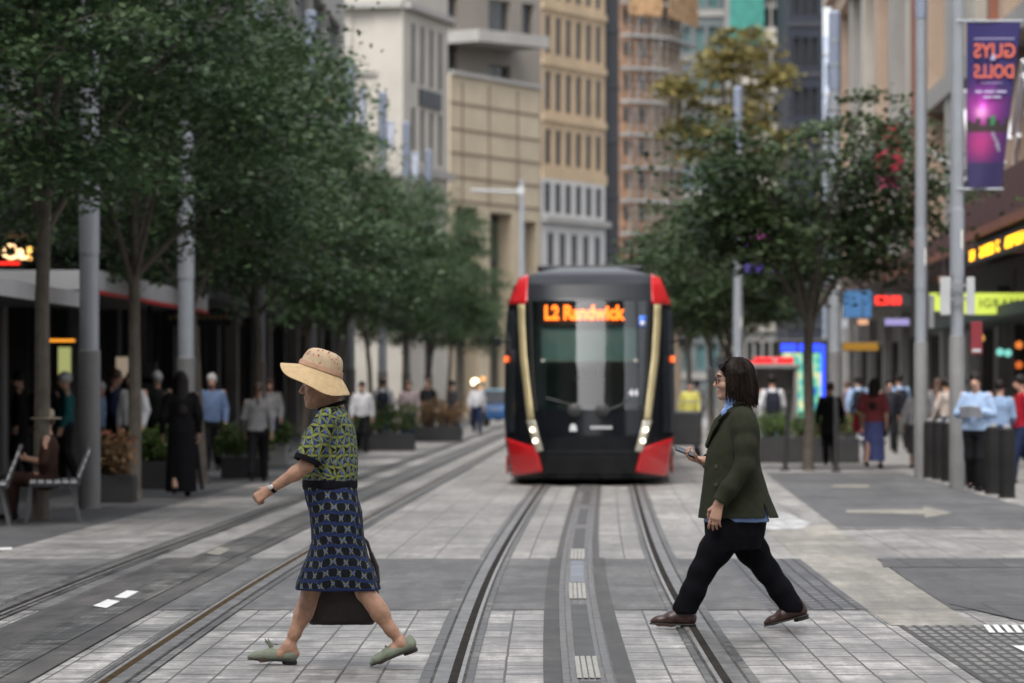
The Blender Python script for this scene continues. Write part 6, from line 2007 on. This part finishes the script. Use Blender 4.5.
# spectacles
SPEC = mat('spectacle_frame', (.008, .008, .009), .3, .1)
b = MB()
for s in (-1, 1):
    c = Vector(qm(.108, s * .034, .002))
    b.tube([c + Vector((0, .026 * math.cos(a), .021 * math.sin(a))) for a in [i * math.pi / 10 for i in range(21)]], .0034, 6, False)
    b.tube([c + Vector((0, s * .025, .005)), Vector(qm(.06, s * .068, .008)), Vector(qm(-.005, s * .082, .004))], .0034, 6)
b.tube([Vector(qm(.109, -.010, .006)), Vector(qm(.112, 0, .010)), Vector(qm(.109, .010, .006))], .0024, 6)
sp_ = b.build('spectacles', SPEC, M_, True)
b = MB()
for s in (-1, 1):
    c = Vector(qm(.107, s * .034, .002))
    b.add([tuple(c + Vector((.001, .024 * math.cos(a), .019 * math.sin(a)))) for a in [i * math.pi / 8 for i in range(16)]], [tuple(range(16))])
b.build('lenses', glass_mat('grey_lens', (.30, .30, .31), .05, 1.5, 1.5), sp_)
# shirt: collar and front under the blazer, tail below the hem
S = SDF((-.30, -.28, .62), (.30, .28, 1.45), .0055)
S.loft([(.665, -.01, .205, .195), (.85, .0, .165, .18), (1.1, .015, .145, .175), (1.20, .000, .130, .17), (1.29, -.022, .108, .165), (1.345, -.030, .08, .13), (1.385, -.026, .062, .072)], .01)
S.cap((-.018, 0, 1.37), (.0, 0, 1.425), .064, .066, .008)
S.cap((-.018, 0, 1.40), (.004, 0, 1.52), .056, .060, .003, op='sub')
S.ell((.055, .0, 1.345), (.035, .05, .035), .02)
S.disp(wrinkle(.003, [(1, 40, 12, 26, 0, 1.6), (.6, -30, 22, 40, 1, 1.2)]))
sho = S.build('shirt', SHIRT, M_, 1)
b = MB()
for s in (-1, 1):
    b.add([(.026, s * .030, 1.435), (-.030, s * .066, 1.440), (-.005, s * .070, 1.395), (.072, s * .040, 1.352), (.066, s * .016, 1.395)], [(0, 1, 2, 3, 4)])
co = b.build('collar', SHIRT, sho, False); co.modifiers.new('thickness', 'SOLIDIFY').thickness = .005
# trousers
S = SDF((-.52, -.26, .05), (.50, .26, .86), .0045)
S.loft([(.50, .0, .150, .175), (.58, .0, .185, .19), (.68, -.003, .195, .19), (.80, .0, .165, .17)], .03)
S.chain([(.055, .088, .60), (.130, .09, .49), (.215, .09, .355), (.265, .09, .235), (.318, .09, .125)], [.116, .095, .072, .070, .072], .03, (1, .95, 1))
S.chain([(-.050, -.088, .60), (-.112, -.09, .49), (-.205, -.09, .355), (-.290, -.09, .235), (-.368, -.09, .12)], [.116, .095, .072, .068, .068], .03, (1, .95, 1))
S.cap((.0, 0, .40), (0, 0, .52), .05, .012, .02, op='sub')
S.cap((.318, .09, .10), (.335, .09, .05), .088, .1, .003, op='sub') if False else None
S.disp(wrinkle(.0060, [(1, 34, 10, 44, 0, 1.8), (.9, -46, 12, 30, 1.3, 2.2), (.6, 70, 0, -20, 2, 1.0)]))
S.F = np.maximum(S.F, 0) if False else S.F
V1 = S
V1.plane((.0, 0, .095), (0.0, 0, -1))
S.build('trousers', TROU, M_, 1)
# blazer
bz_rows = [(.692, -.022, .246, .215), (.76, -.012, .228, .212), (.85, .0, .205, .205), (1.0, .014, .176, .198), (1.1, .014, .164, .2), (1.2, -.008, .150, .2), (1.27, -.022, .126, .198), (1.325, -.032, .098, .185), (1.36, -.034, .078, .14), (1.39, -.036, .066, .085)]
fold1 = lambda th, z: np.clip((1.0 - z) / .3, 0, 1) * .022 * np.sin(4 * th + 1.2)
def blazer(S):
    S.loft(bz_rows, .02, fold=fold1)
    S.cap((-.04, .165, 1.30), (-.05, .190, 1.25), .075, .08, .03)
    S.cap((-.02, -.165, 1.30), (-.02, -.19, 1.25), .075, .08, .03)
    pass
S = SDF((-.36, -.36, .62), (.34, .36, 1.46), .0044)
blazer(S)
S.disp(wrinkle(.0035, [(1, 26, 10, 20, 0, 1.6), (.7, -34, 16, 30, 1, 1.8)]))
for s, pts, rr in ((1, [(-.048, .178, 1.28), (-.052, .232, 1.14), (-.046, .250, 1.01), (.045, .252, .885), (.108, .246, .795)], [.076, .067, .062, .055, .050]), (-1, [(-.02, -.178, 1.28), (.015, -.23, 1.15), (.04, -.246, 1.045), (.12, -.205, 1.035), (.172, -.170, 1.037)], [.078, .071, .066, .055, .049])):
    T = SDF((-.36, -.36, .62), (.34, .36, 1.46), .0044)
    T.chain(pts, rr, .03)
    T.disp(wrinkle(.0030, [(1, 30, 10, 48, 0, 1.5), (.8, -44, 20, 36, 1.3, 1.8)]))
    e = np.array(pts[-1]); d = e - np.array(pts[-2]); d /= np.linalg.norm(d)
    T.plane(e, d)
    T.cap(e - d * .03, e + d * .08, .036, .037, .003, op='sub')
    h = np.clip(.5 + .5 * (T.F - S.F) / .02, 0, 1) if s < 2 else 0
    S.F = T.F * (1 - h) + S.F * h - .02 * h * (1 - h)
# neck opening with a V between the lapels, open hem, side vent
S.cap((-.02, 0, 1.37), (.01, 0, 1.50), .068, .074, .004, op='sub')
for i in range(12):
    t = i / 11
    S.ell((.085 + .125 * t, 0, 1.385 - .245 * t), (.10 - .02 * t, .062 * (1 - t) + .006, .05), .004, op='sub')
S.loft([(.60, -.022, .236, .207), (.70, -.022, .234, .205), (.86, .0, .194, .194)], .003, op='sub', fold=fold1)
S.cap((-.205, .150, .64), (-.165, .150, .84), .012, .004, .004, (1.2, 3.0, 1), op='sub')
blz = S.build('blazer', BLAZ, M_, 1)
# lapels, pocket flap, buttons
b = MB()
for s in (-1, 1):
    P0 = [(.046, s * .072, 1.372), (.104, s * .066, 1.272), (.178, s * .020, 1.125), (.182, s * .036, 1.14), (.142, s * .102, 1.245), (.112, s * .118, 1.285), (.118, s * .108, 1.30), (.050, s * .110, 1.362)]
    b.add(P0, [tuple(range(8))])
lp = b.build('lapel', BLAZ, blz); lp.modifiers.new('thickness', 'SOLIDIFY').thickness = .007
b = MB()
ring = [(-.030 + .074 * math.cos(a), .080 * math.sin(a), 1.405 - .03 * math.cos(a)) for a in [R(55) + i * R(250) / 20 for i in range(21)]]
b.tube(ring, .014, 8); b.build('blazer_collar', BLAZ, blz, True)
BUT = mat('horn_button', (.05, .035, .025), .35, .2, 20)
for (px, py, yy) in ((713, 466, .055), (712, 484, .06), (712, 466.2, -.055)):
    f, z = (735 - px) / 160, EYE + (388 - py) / 160
    rx = np.interp(z, [r_[0] for r_ in bz_rows], [r_[2] for r_ in bz_rows]); ry = np.interp(z, [r_[0] for r_ in bz_rows], [r_[3] for r_ in bz_rows]); cx = np.interp(z, [r_[0] for r_ in bz_rows], [r_[1] for r_ in bz_rows])
    th_ = R(52) if yy > 0 else R(-30)
    c = Vector((cx + rx * math.cos(th_), ry * math.sin(th_), z)); nn = Vector((math.cos(th_) / rx, math.sin(th_) / ry, .1)).normalized()
    Mx = Matrix.Translation(c + nn * .003) @ nn.to_track_quat('Z', 'Y').to_matrix().to_4x4()
    q_ = MB().lathe([(0, -.004), (.0125, -.004), (.0125, .004), (.009, .005), (0, .003)], n=14); q_.v = [tuple(Mx @ Vector(v)) for v in q_.v]
    q_.build('button', BUT, blz, True)
# boots
def boot(heel, pitch, y, ankle):
    M = Matrix.Translation(Vector((heel[0], y, heel[1]))) @ Matrix.Rotation(-pitch, 4, 'Y')
    S = SDF((-.04, -.06, -.02), (.32, .06, .20), .004)
    S.ell((.040, 0, .055), (.042, .036, .055), .01)
    S.cap((.045, 0, .045), (.16, 0, .040), .040, .042, .015); S.cap((.16, 0, .040), (.235, 0, .030), .043, .034, .015, (1, 1, .85))
    S.cap((.235, 0, .027), (.268, 0, .024), .031, .018, .015, (1, 1, .9))
    S.cap((.075, 0, .08), (.088, 0, .16), .040, .038, .02)
    S.cap((.06, 0, .10), (.155, 0, .055), .042, .036, .02)
    S.plane((0, 0, .012), (0, 0, -1))
    S.disp(wrinkle(.0012, [(1, 90, 0, 30, 0, 1)]))
    V, Q = S.verts(2)
    o = np_mesh('boot', np.array([tuple(M @ Vector(v)) for v in V]), Q, BOOT, M_)
    S = SDF((-.04, -.06, -.03), (.32, .06, .06), .004)
    S.cap((.040, 0, .012), (.16, 0, .012), .042, .045, .02); S.cap((.16, 0, .012), (.235, 0, .012), .045, .036, .02); S.cap((.235, 0, .012), (.272, 0, .012), .034, .02, .02)
    S.plane((0, 0, .014), (0, 0, 1)); S.plane((0, 0, .004), (0, 0, -1))
    S.cap((.036, 0, -.004), (.062, 0, -.004), .036, .036, .002); S.plane((0, 0, -.016), (0, 0, -1))
    V, Q = S.verts(1)
    np_mesh('sole', np.array([tuple(M @ Vector(v)) for v in V]), Q, SOLE, o)
    b = MB()
    for k in range(4):
        x, z = .105 + k * .022, .118 - k * .012
        b.tube([tuple(M @ Vector((x, -.020, z - .006))), tuple(M @ Vector((x + .006, 0, z))), tuple(M @ Vector((x, .020, z - .006)))], .0028, 5)
    b.build('laces', SOLE, o, True)
boot((.248, .016), .03, .09, AL)
boot((-.468, .070), -.25, -.09, AR)
# phone
ph = empty('phone', (mx_, yM, 0), R(180), 'black smartphone held out in front of the olive blazer', 'phone')
c = Vector(tuple((np.array(wrr) + np.array((.105, .03, .058)))))
ax_ = Vector((.88, .18, .34)).normalized(); up = Vector((-.34, .35, .86)); up = (up - ax_ * up.dot(ax_)).normalized(); sd_ = up.cross(ax_)
Mx = Matrix.Translation(c) @ Matrix((ax_, sd_, up)).transposed().to_4x4()
MB().box(-.078, .078, -.037, .037, -.0045, .0045, Mx).build('case', mat('phone_case', (.01, .011, .016), .3, .1), ph, bevel=.004)
MB().box(-.073, .073, -.033, .033, .0048, .0056, Mx).build('screen', mat('phone_screen', (.03, .035, .045), .08, .1), ph)

# ---------- passers-by
_pm = {}
def cloth(c, rough=.85):
    k = tuple(c)
    if k not in _pm: _pm[k] = mat('cloth_' + ('dark' if sum(c) < .3 else 'pale') , tuple(v_ * .82 for v_ in c), rough, .18, 10.0, spec=.12)
    return _pm[k]
def passer(px, Y, face, label, h=1.68, top=(.5, .5, .5), legs=(.03, .03, .04), hair='short', hairm=None, skin=None, arms='down', stride=.18, skirt=None, bag=None, bagc=(.02, .02, .025), bulk=1.0, seat=False, sleeves=True, group='people walking along the street', x=None, cap=None, coat=None):
    """face: 0 away from the camera, 180 towards it, 90 to the left, -90 to the right"""
    k = h / 1.70
    r = empty('person', (atx(px, Y) if x is None else x, Y, .007), R(90 + face), label, 'person', group)
    r.scale = (k, k, k)
    rnd = random.Random(int(px * 7 + Y)); sk = skin or SKIN
    res = .0125 if Y < 75 else .016
    ph_ = rnd.choice((-1, 1)) * stride
    hipz = .90
    if seat:
        legs_ = {s: [(0, s * .09, .50), (.42, s * .10, .50), (.44, s * .10, .10)] for s in (-1, 1)}; dz = -.42
    else:
        legs_ = {s: [(0, s * .09, hipz), (ph_ * s * .62 + .03, s * .09, .49), (ph_ * s - (.10 if ph_ * s < 0 else 0), s * .095, .10 + (.05 if ph_ * s < 0 else 0))] for s in (-1, 1)}; dz = 0
    B = SDF((-.60, -.45, 0), (.65, .45, 1.78), res)
    hd = (.03, 0, 1.585 + dz)
    B.ell((hd[0] - .01, 0, hd[2] + .03), (.100, .078, .100), .01); B.ell((hd[0] + .025, 0, hd[2] - .035), (.072, .060, .085), .02)
    B.cap((hd[0] + .09, 0, hd[2]), (hd[0] + .112, 0, hd[2] - .03), .012, .014, .012)
    B.cap((.015, 0, 1.53 + dz), (-.005, 0, 1.42 + dz), .052, .06, .02)
    ar = {}
    for s in (-1, 1):
        if arms == 'down': sw = -ph_ * s * .6; ar[s] = [(-.01, s * .19, 1.385 + dz), (sw * .35 - .02, s * .245, 1.11 + dz), (sw + .05, s * .25, .87 + dz)]
        elif arms == 'read': ar[s] = [(-.01, s * .19, 1.385 + dz), (.02, s * .26, 1.12 + dz), (.24, s * .06, 1.15 + dz)]
        elif arms == 'phone': ar[s] = [(-.01, s * .19, 1.385 + dz), (.0, s * .25, 1.12 + dz), ((.22, s * .10, 1.22 + dz) if s > 0 else (.05, s * .26, .90 + dz))]
        a0, a1, a2 = ar[s]
        B.chain([a0, a1, a2], [.055, .044, .030], .02)
        d = np.array(a2) - np.array(a1); d /= np.linalg.norm(d)
        hand_sdf(B, a2, d, (0, -s, 0) if arms == 'down' else (0, -s, .4), (1, 0, 0), (.3, .4, .3), rad=.0105, k=.008)
    B.loft([(.88 + dz, 0, .10, .15), (1.1 + dz, 0, .095, .135), (1.3 + dz, -.01, .105, .16), (1.40 + dz, -.01, .07, .12)], .03)
    for s in (-1, 1):
        B.chain(legs_[s], [.085, .058, .040], .02)
        an = legs_[s][2]; B.cap((an[0] - .02, an[1], an[2] - .055), (an[0] + .13, an[1], max(.03, an[2] - .075)), .036, .028, .03)
    B.build('body', sk, r, 1)
    T = SDF((-.40, -.45, .55), (.45, .45, 1.56), res)
    hem = .88 if not coat else .62
    T.loft([(hem + dz, 0, .135 * bulk, .190 * bulk), (1.0 + dz, .005, .128 * bulk, .175 * bulk), (1.15 + dz, .01, .130 * bulk, .18 * bulk), (1.3 + dz, -.01, .125, .19), (1.38 + dz, -.012, .095, .175), (1.425 + dz, -.012, .066, .10), (1.45 + dz, -.012, .06, .065)], .02)
    for s in (-1, 1):
        a0, a1, a2 = (np.array(v) for v in ar[s])
        T.cap(a0 + np.array((0, -s * .02, -.02)), a1, .073, .062, .03)
        if sleeves: T.cap(a1, a1 + (a2 - a1) * .88, .060, .044, .02)
    T.disp(wrinkle(.006, [(1, 26, 8, 30, rnd.uniform(0, 6), 1.5), (.7, -30, 18, 22, 1, 1.5)]))
    T.cap((0, 0, 1.44 + dz), (.01, 0, 1.54 + dz), .058, .062, .004, op='sub')
    nm_top = 'coat' if coat else 'shirt'
    T.build(nm_top, cloth(top), r, 1)
    if skirt:
        K = SDF((-.45, -.35, .02), (.45, .35, 1.02), res)
        z1 = skirt
        K.loft([(z1, .0, .20 if z1 > .3 else .17, .22), ((z1 + .95) / 2, 0, .165, .20), (.92, .0, .13, .18), (.98, 0, .12, .165)], .01, fold=lambda th, z: .05 * np.clip((.95 - z), 0, 1) * np.sin(6 * th + 1))
        K.build('skirt', cloth(legs), r, 1)
    else:
        K = SDF((-.60, -.35, .02), (.65, .35, 1.05), res)
        K.loft([(.80 + dz, 0, .125, .175), (.92 + dz, 0, .13, .18), (.99 + dz, 0, .12, .17)], .03)
        for s in (-1, 1):
            l0, l1, l2 = legs_[s]; K.chain([(l0[0], l0[1], l0[2] - .04), l1, (l2[0], l2[1], l2[2] + .01)], [.105, .080, .066], .03)
        K.disp(wrinkle(.006, [(1, 26, 8, 36, rnd.uniform(0, 6), 1.5)]))
        K.build('trousers', cloth(legs), r, 1)
    for s in (-1, 1):
        an = legs_[s][2]
        F_ = SDF((an[0] - .12, an[1] - .08, -.01), (an[0] + .24, an[1] + .08, .26), res * .7)
        F_.cap((an[0] - .03, an[1], max(.035, an[2] - .06)), (an[0] + .14, an[1], max(.03, an[2] - .085)), .045, .034, .03); F_.plane((0, 0, .002), (0, 0, -1))
        F_.build('shoe', cloth((.018, .016, .016)), r, 1)
    H = SDF((-.28, -.18, .9 + dz), (.20, .18, 1.80 + dz), res * .8)
    H.ell((hd[0] - .014, 0, hd[2] + .045), (.114, .090, .108), .01)
    if hair in ('long', 'verylong'):
        zl = 1.36 if hair == 'long' else 1.16
        H.cap((hd[0] - .06, 0, hd[2]), (hd[0] - .13, 0, zl + dz), .080, .065, .03, (.8, 1.3, 1))
        for s in (-1, 1): H.cap((hd[0] - .02, s * .06, hd[2]), (hd[0] - .06, s * .09, zl + .05 + dz), .04, .03, .03)
    elif hair == 'tail':
        H.ell((hd[0] - .11, 0, hd[2] + .03), (.035, .03, .035), .02); H.cap((hd[0] - .125, 0, hd[2] + .02), (hd[0] - .15, 0, hd[2] - .24), .032, .022, .03)
    elif hair == 'bun':
        H.ell((hd[0] - .10, 0, hd[2] + .10), (.05, .05, .05), .02)
    H.ell((hd[0] + .095, 0, hd[2] - .055), (.070, .075, .085), .02, op='sub')
    if hair in ('short', 'bun', 'tail'): H.cap((hd[0] - .02, 0, hd[2] - .12), (hd[0] - .02, 0, hd[2] - .16), .11, .12, .03, op='sub')
    H.build('hair', hairm or HAIRD, r, 1)
    if cap:
        MB().lathe([(.19, .0), (.19, .012), (.105, .02), (.10, .10), (.06, .125), (0, .13)], (hd[0] - .01, 0, hd[2] + .05), n=20).build('hat', cloth(cap), r, True)
    if bag:
        loc = Vector((0, 0, 0))
        if bag == 'backpack':
            g_ = empty('backpack', r.location, 0, None, 'backpack', 'bags people carry'); g_.rotation_euler = r.rotation_euler; g_.scale = r.scale
            G = SDF((-.40, -.25, .85), (-.05, .25, 1.45), .012)
            G.loft([(.93, -.215, .09, .14), (1.0, -.225, .105, .155), (1.2, -.225, .10, .155), (1.34, -.205, .07, .13), (1.38, -.19, .04, .09)], .02, p=2.8)
            G.build('pack', cloth(bagc), g_, 1)
            b = MB()
            for s in (-1, 1): b.tube([(-.14, s * .10, 1.36), (-.02, s * .115, 1.475), (.12, s * .12, 1.36), (.13, s * .13, 1.15), (-.10, s * .15, .98)], .022, 6)
            b.build('strap', cloth(bagc), g_, True)
        else:
            g_ = empty('shoulder_bag', r.location, 0, None, 'bag', 'bags people carry'); g_.rotation_euler = r.rotation_euler; g_.scale = r.scale
            s = 1 if bag == 'bag_left' else -1
            G = SDF((-.32, -.50, .60), (.25, .50, 1.12), .012)
            G.loft([(.68, -.05, .15, .05), (.80, -.05, .17, .075), (.95, -.05, .15, .06), (1.04, -.05, .12, .03)], .02, p=2.6, cy=s * .33)
            G.build('pouch', cloth(bagc), g_, 1)
            MB().tube([(.06, s * .33, 1.02), (.02, s * .25, 1.35), (-.02, s * .17, 1.475), (-.08, s * .24, 1.35), (-.14, s * .33, 1.02)], .012, 6).build('strap', cloth(bagc), g_, True)
        g_['label'] = {772: 'dark backpack of the person in white shirt and jeans by the kiosk', 858: 'near black backpack on the pale blue shirt behind the bench', 874: 'deep red shoulder bag of the person in the blue maxi skirt',
                       899: 'dark backpack on the person in blue shirt and black trousers', 917: 'off white shoulder bag of the person with the phone near the bollards', 1000: 'beige shoulder bag behind the reader at the bollards',
                       383: 'dark backpack on a white shirt far along the left pavement'}[px]
    return r
WHITE = (.58, .58, .60); LBLUE = (.30, .42, .62); NAVY = (.02, .03, .07); BLACKC = (.012, .012, .014); JEAN = (.05, .085, .16); GREYC = (.30, .30, .31)
passer(772, 79.5, 0, 'person in white shirt and jeans walking away past the phone kiosk', 1.74, WHITE, JEAN, 'short', bag='backpack', bagc=(.02, .022, .035))
passer(830, 73, 0, 'person in a black outfit standing left of the red brown bench', 1.58, BLACKC, BLACKC, 'bun', HAIRB, stride=.06, coat=True)
passer(858, 97, 0, 'person in pale blue shirt with dark pack walking behind the bench', 1.76, LBLUE, NAVY, 'short', bag='backpack', bagc=(.015, .015, .02))
passer(874, 71.5, -15, 'person with very long dark hair and a blue maxi skirt walking away', 1.66, (.22, .05, .055), (.10, .12, .30), 'verylong', skirt=.14, bag='bag_left', bagc=(.22, .02, .03), sleeves=False)
passer(899, 92, 10, 'person in blue shirt and black trousers carrying a pack on the right', 1.80, LBLUE, BLACKC, 'short', bag='backpack', bagc=(.02, .02, .03))
passer(917, 72, 165, 'person in a white blouse looking at a phone near the bollards', 1.54, WHITE, (.09, .085, .085), 'bun', skin=SKIND, arms='phone', skirt=.30, bag='bag_right', bagc=(.5, .48, .46), stride=.08)
passer(947, 77, 30, 'person in beige shirt half hidden by the banner column', 1.66, (.50, .43, .38), NAVY, 'short')
passer(976, 55.5, 160, 'person in pale blue shirt reading a paper behind the bollards', 1.70, (.34, .46, .66), BLACKC, 'short', arms='read', stride=.05, bulk=1.12)
passer(1000, 60, -20, 'person in light shirt with a beige bag behind the reader', 1.60, LBLUE, NAVY, 'short', bag='bag_left', bagc=(.42, .34, .25))
passer(1022, 60, 100, 'person in a red jacket at the right edge of the view', 1.68, (.38, .015, .03), NAVY, 'short')
passer(848, 102, 20, 'person in dusky mauve shirt beyond the digital screen', 1.66, (.20, .16, .19), NAVY, 'short', HAIRB)
passer(889, 88, 190, 'person in dark clothes walking towards us in the right shade', 1.68, (.03, .03, .04), BLACKC, 'short')
passer(963, 84, 0, 'person in charcoal deep in the shade right of the banner column', 1.70, (.03, .03, .035), BLACKC, 'short')
passer(690, 100, 180, 'person in a yellow and white vest beside the delivery cart', 1.66, (.50, .46, .12), NAVY, 'short')
passer(697, 120, 0, 'person in white shirt far off right of the tram', 1.70, WHITE, NAVY, 'short')
passer(938, 92, -30, 'person in grey shirt seen between the two right columns', 1.70, (.2, .2, .21), BLACKC, 'long', HAIRB)
# paper in the reader's hands
pp = empty('newspaper', (atx(976, 55.5), 55.5, .007), R(250), 'open white paper held by the person behind the bollards', 'paper')
MB().add([(.26, -.16, 1.06), (.31, .0, 1.08), (.26, .16, 1.06), (.40, .16, 1.22), (.43, .0, 1.24), (.40, -.16, 1.22)], [(0, 1, 4, 5), (1, 2, 3, 4)]).build('sheet', mat('paper_white', (.55, .57, .62), .8, .1), pp).modifiers.new('thickness', 'SOLIDIFY').thickness = .006
# left side
passer(66, 60, 100, 'person in a teal shirt beside the first light column', 1.72, (.02, .11, .12), BLACKC, 'short', HAIRG, stride=.05)
passer(133, 60, 150, 'person in an open white shirt among the left trees', 1.74, WHITE, BLACKC, 'short', stride=.06)
passer(114, 63, -90, 'person in a navy jacket talking to the person in the white shirt', 1.78, NAVY, BLACKC, 'short', HAIRB, stride=.04)
passer(101, 66, 180, 'person in pale blue shirt just right of the first light column', 1.58, LBLUE, NAVY, 'short', HAIRG, stride=.1)
passer(157, 64, 0, 'person with white hair in a dark green jacket on the left', 1.74, (.03, .036, .03), BLACKC, 'short', HAIRG, stride=.1)
passer(181, 53, 10, 'person in a long black dress under the left trees', 1.70, BLACKC, (.008, .008, .01), 'verylong', HAIRD, stride=.04, skirt=.06)
passer(212, 68, 180, 'person in blue shirt and dark jacket right of the sign board', 1.72, (.14, .2, .34), BLACKC, 'short', HAIRG, stride=.1)
passer(258, 61, 0, 'person with a brown ponytail in a grey sweater walking away', 1.56, (.27, .27, .28), BLACKC, 'tail', HAIRB, stride=.22)
passer(270, 80, 180, 'person in pale top just beyond the grey sweater', 1.66, GREYC, NAVY, 'short', HAIRB)
passer(362, 88, 180, 'person in a white top near the straw hat on its right', 1.62, WHITE, BLACKC, 'short', stride=.12)
passer(383, 95, 0, 'person in white shirt with a dark pack far along the left pavement', 1.72, WHITE, JEAN, 'short', HAIRB, bag='backpack', bagc=(.03, .035, .05))
passer(409, 97, 180, 'person in dusty pink top and blue jeans far along the left', 1.66, (.30, .24, .25), (.05, .10, .26), 'short', HAIRB)
passer(428, 112, 160, 'person in black with a bare head far along the left pavement', 1.74, BLACKC, BLACKC, 'short', HAIRB, stride=.08)
passer(452, 118, 90, 'person in slate jacket at the end of the left planters', 1.70, (.08, .09, .11), NAVY, 'short')
passer(477, 125, 180, 'person in white shirt beside the bright blue car', 1.66, WHITE, NAVY, 'short', HAIRB)
passer(20, 62, 90, 'person in black deep in the shade at the left edge', 1.74, BLACKC, BLACKC, 'short', stride=.05)
passer(44, 64, 0, 'person in charcoal jacket behind the leaning tree', 1.70, (.02, .02, .024), BLACKC, 'short', stride=.1)
st_ = passer(33, 43.6, 90, 'person in a rust dress and beige hat seated at the left benches', 1.60, (.055, .028, .020), (.05, .026, .02), 'short', HAIRB, arms='read', seat=True, sleeves=False, cap=(.42, .36, .26), x=at(14, 524)[0] + .22)
sx_, sy_ = st_.location.x, st_.location.y
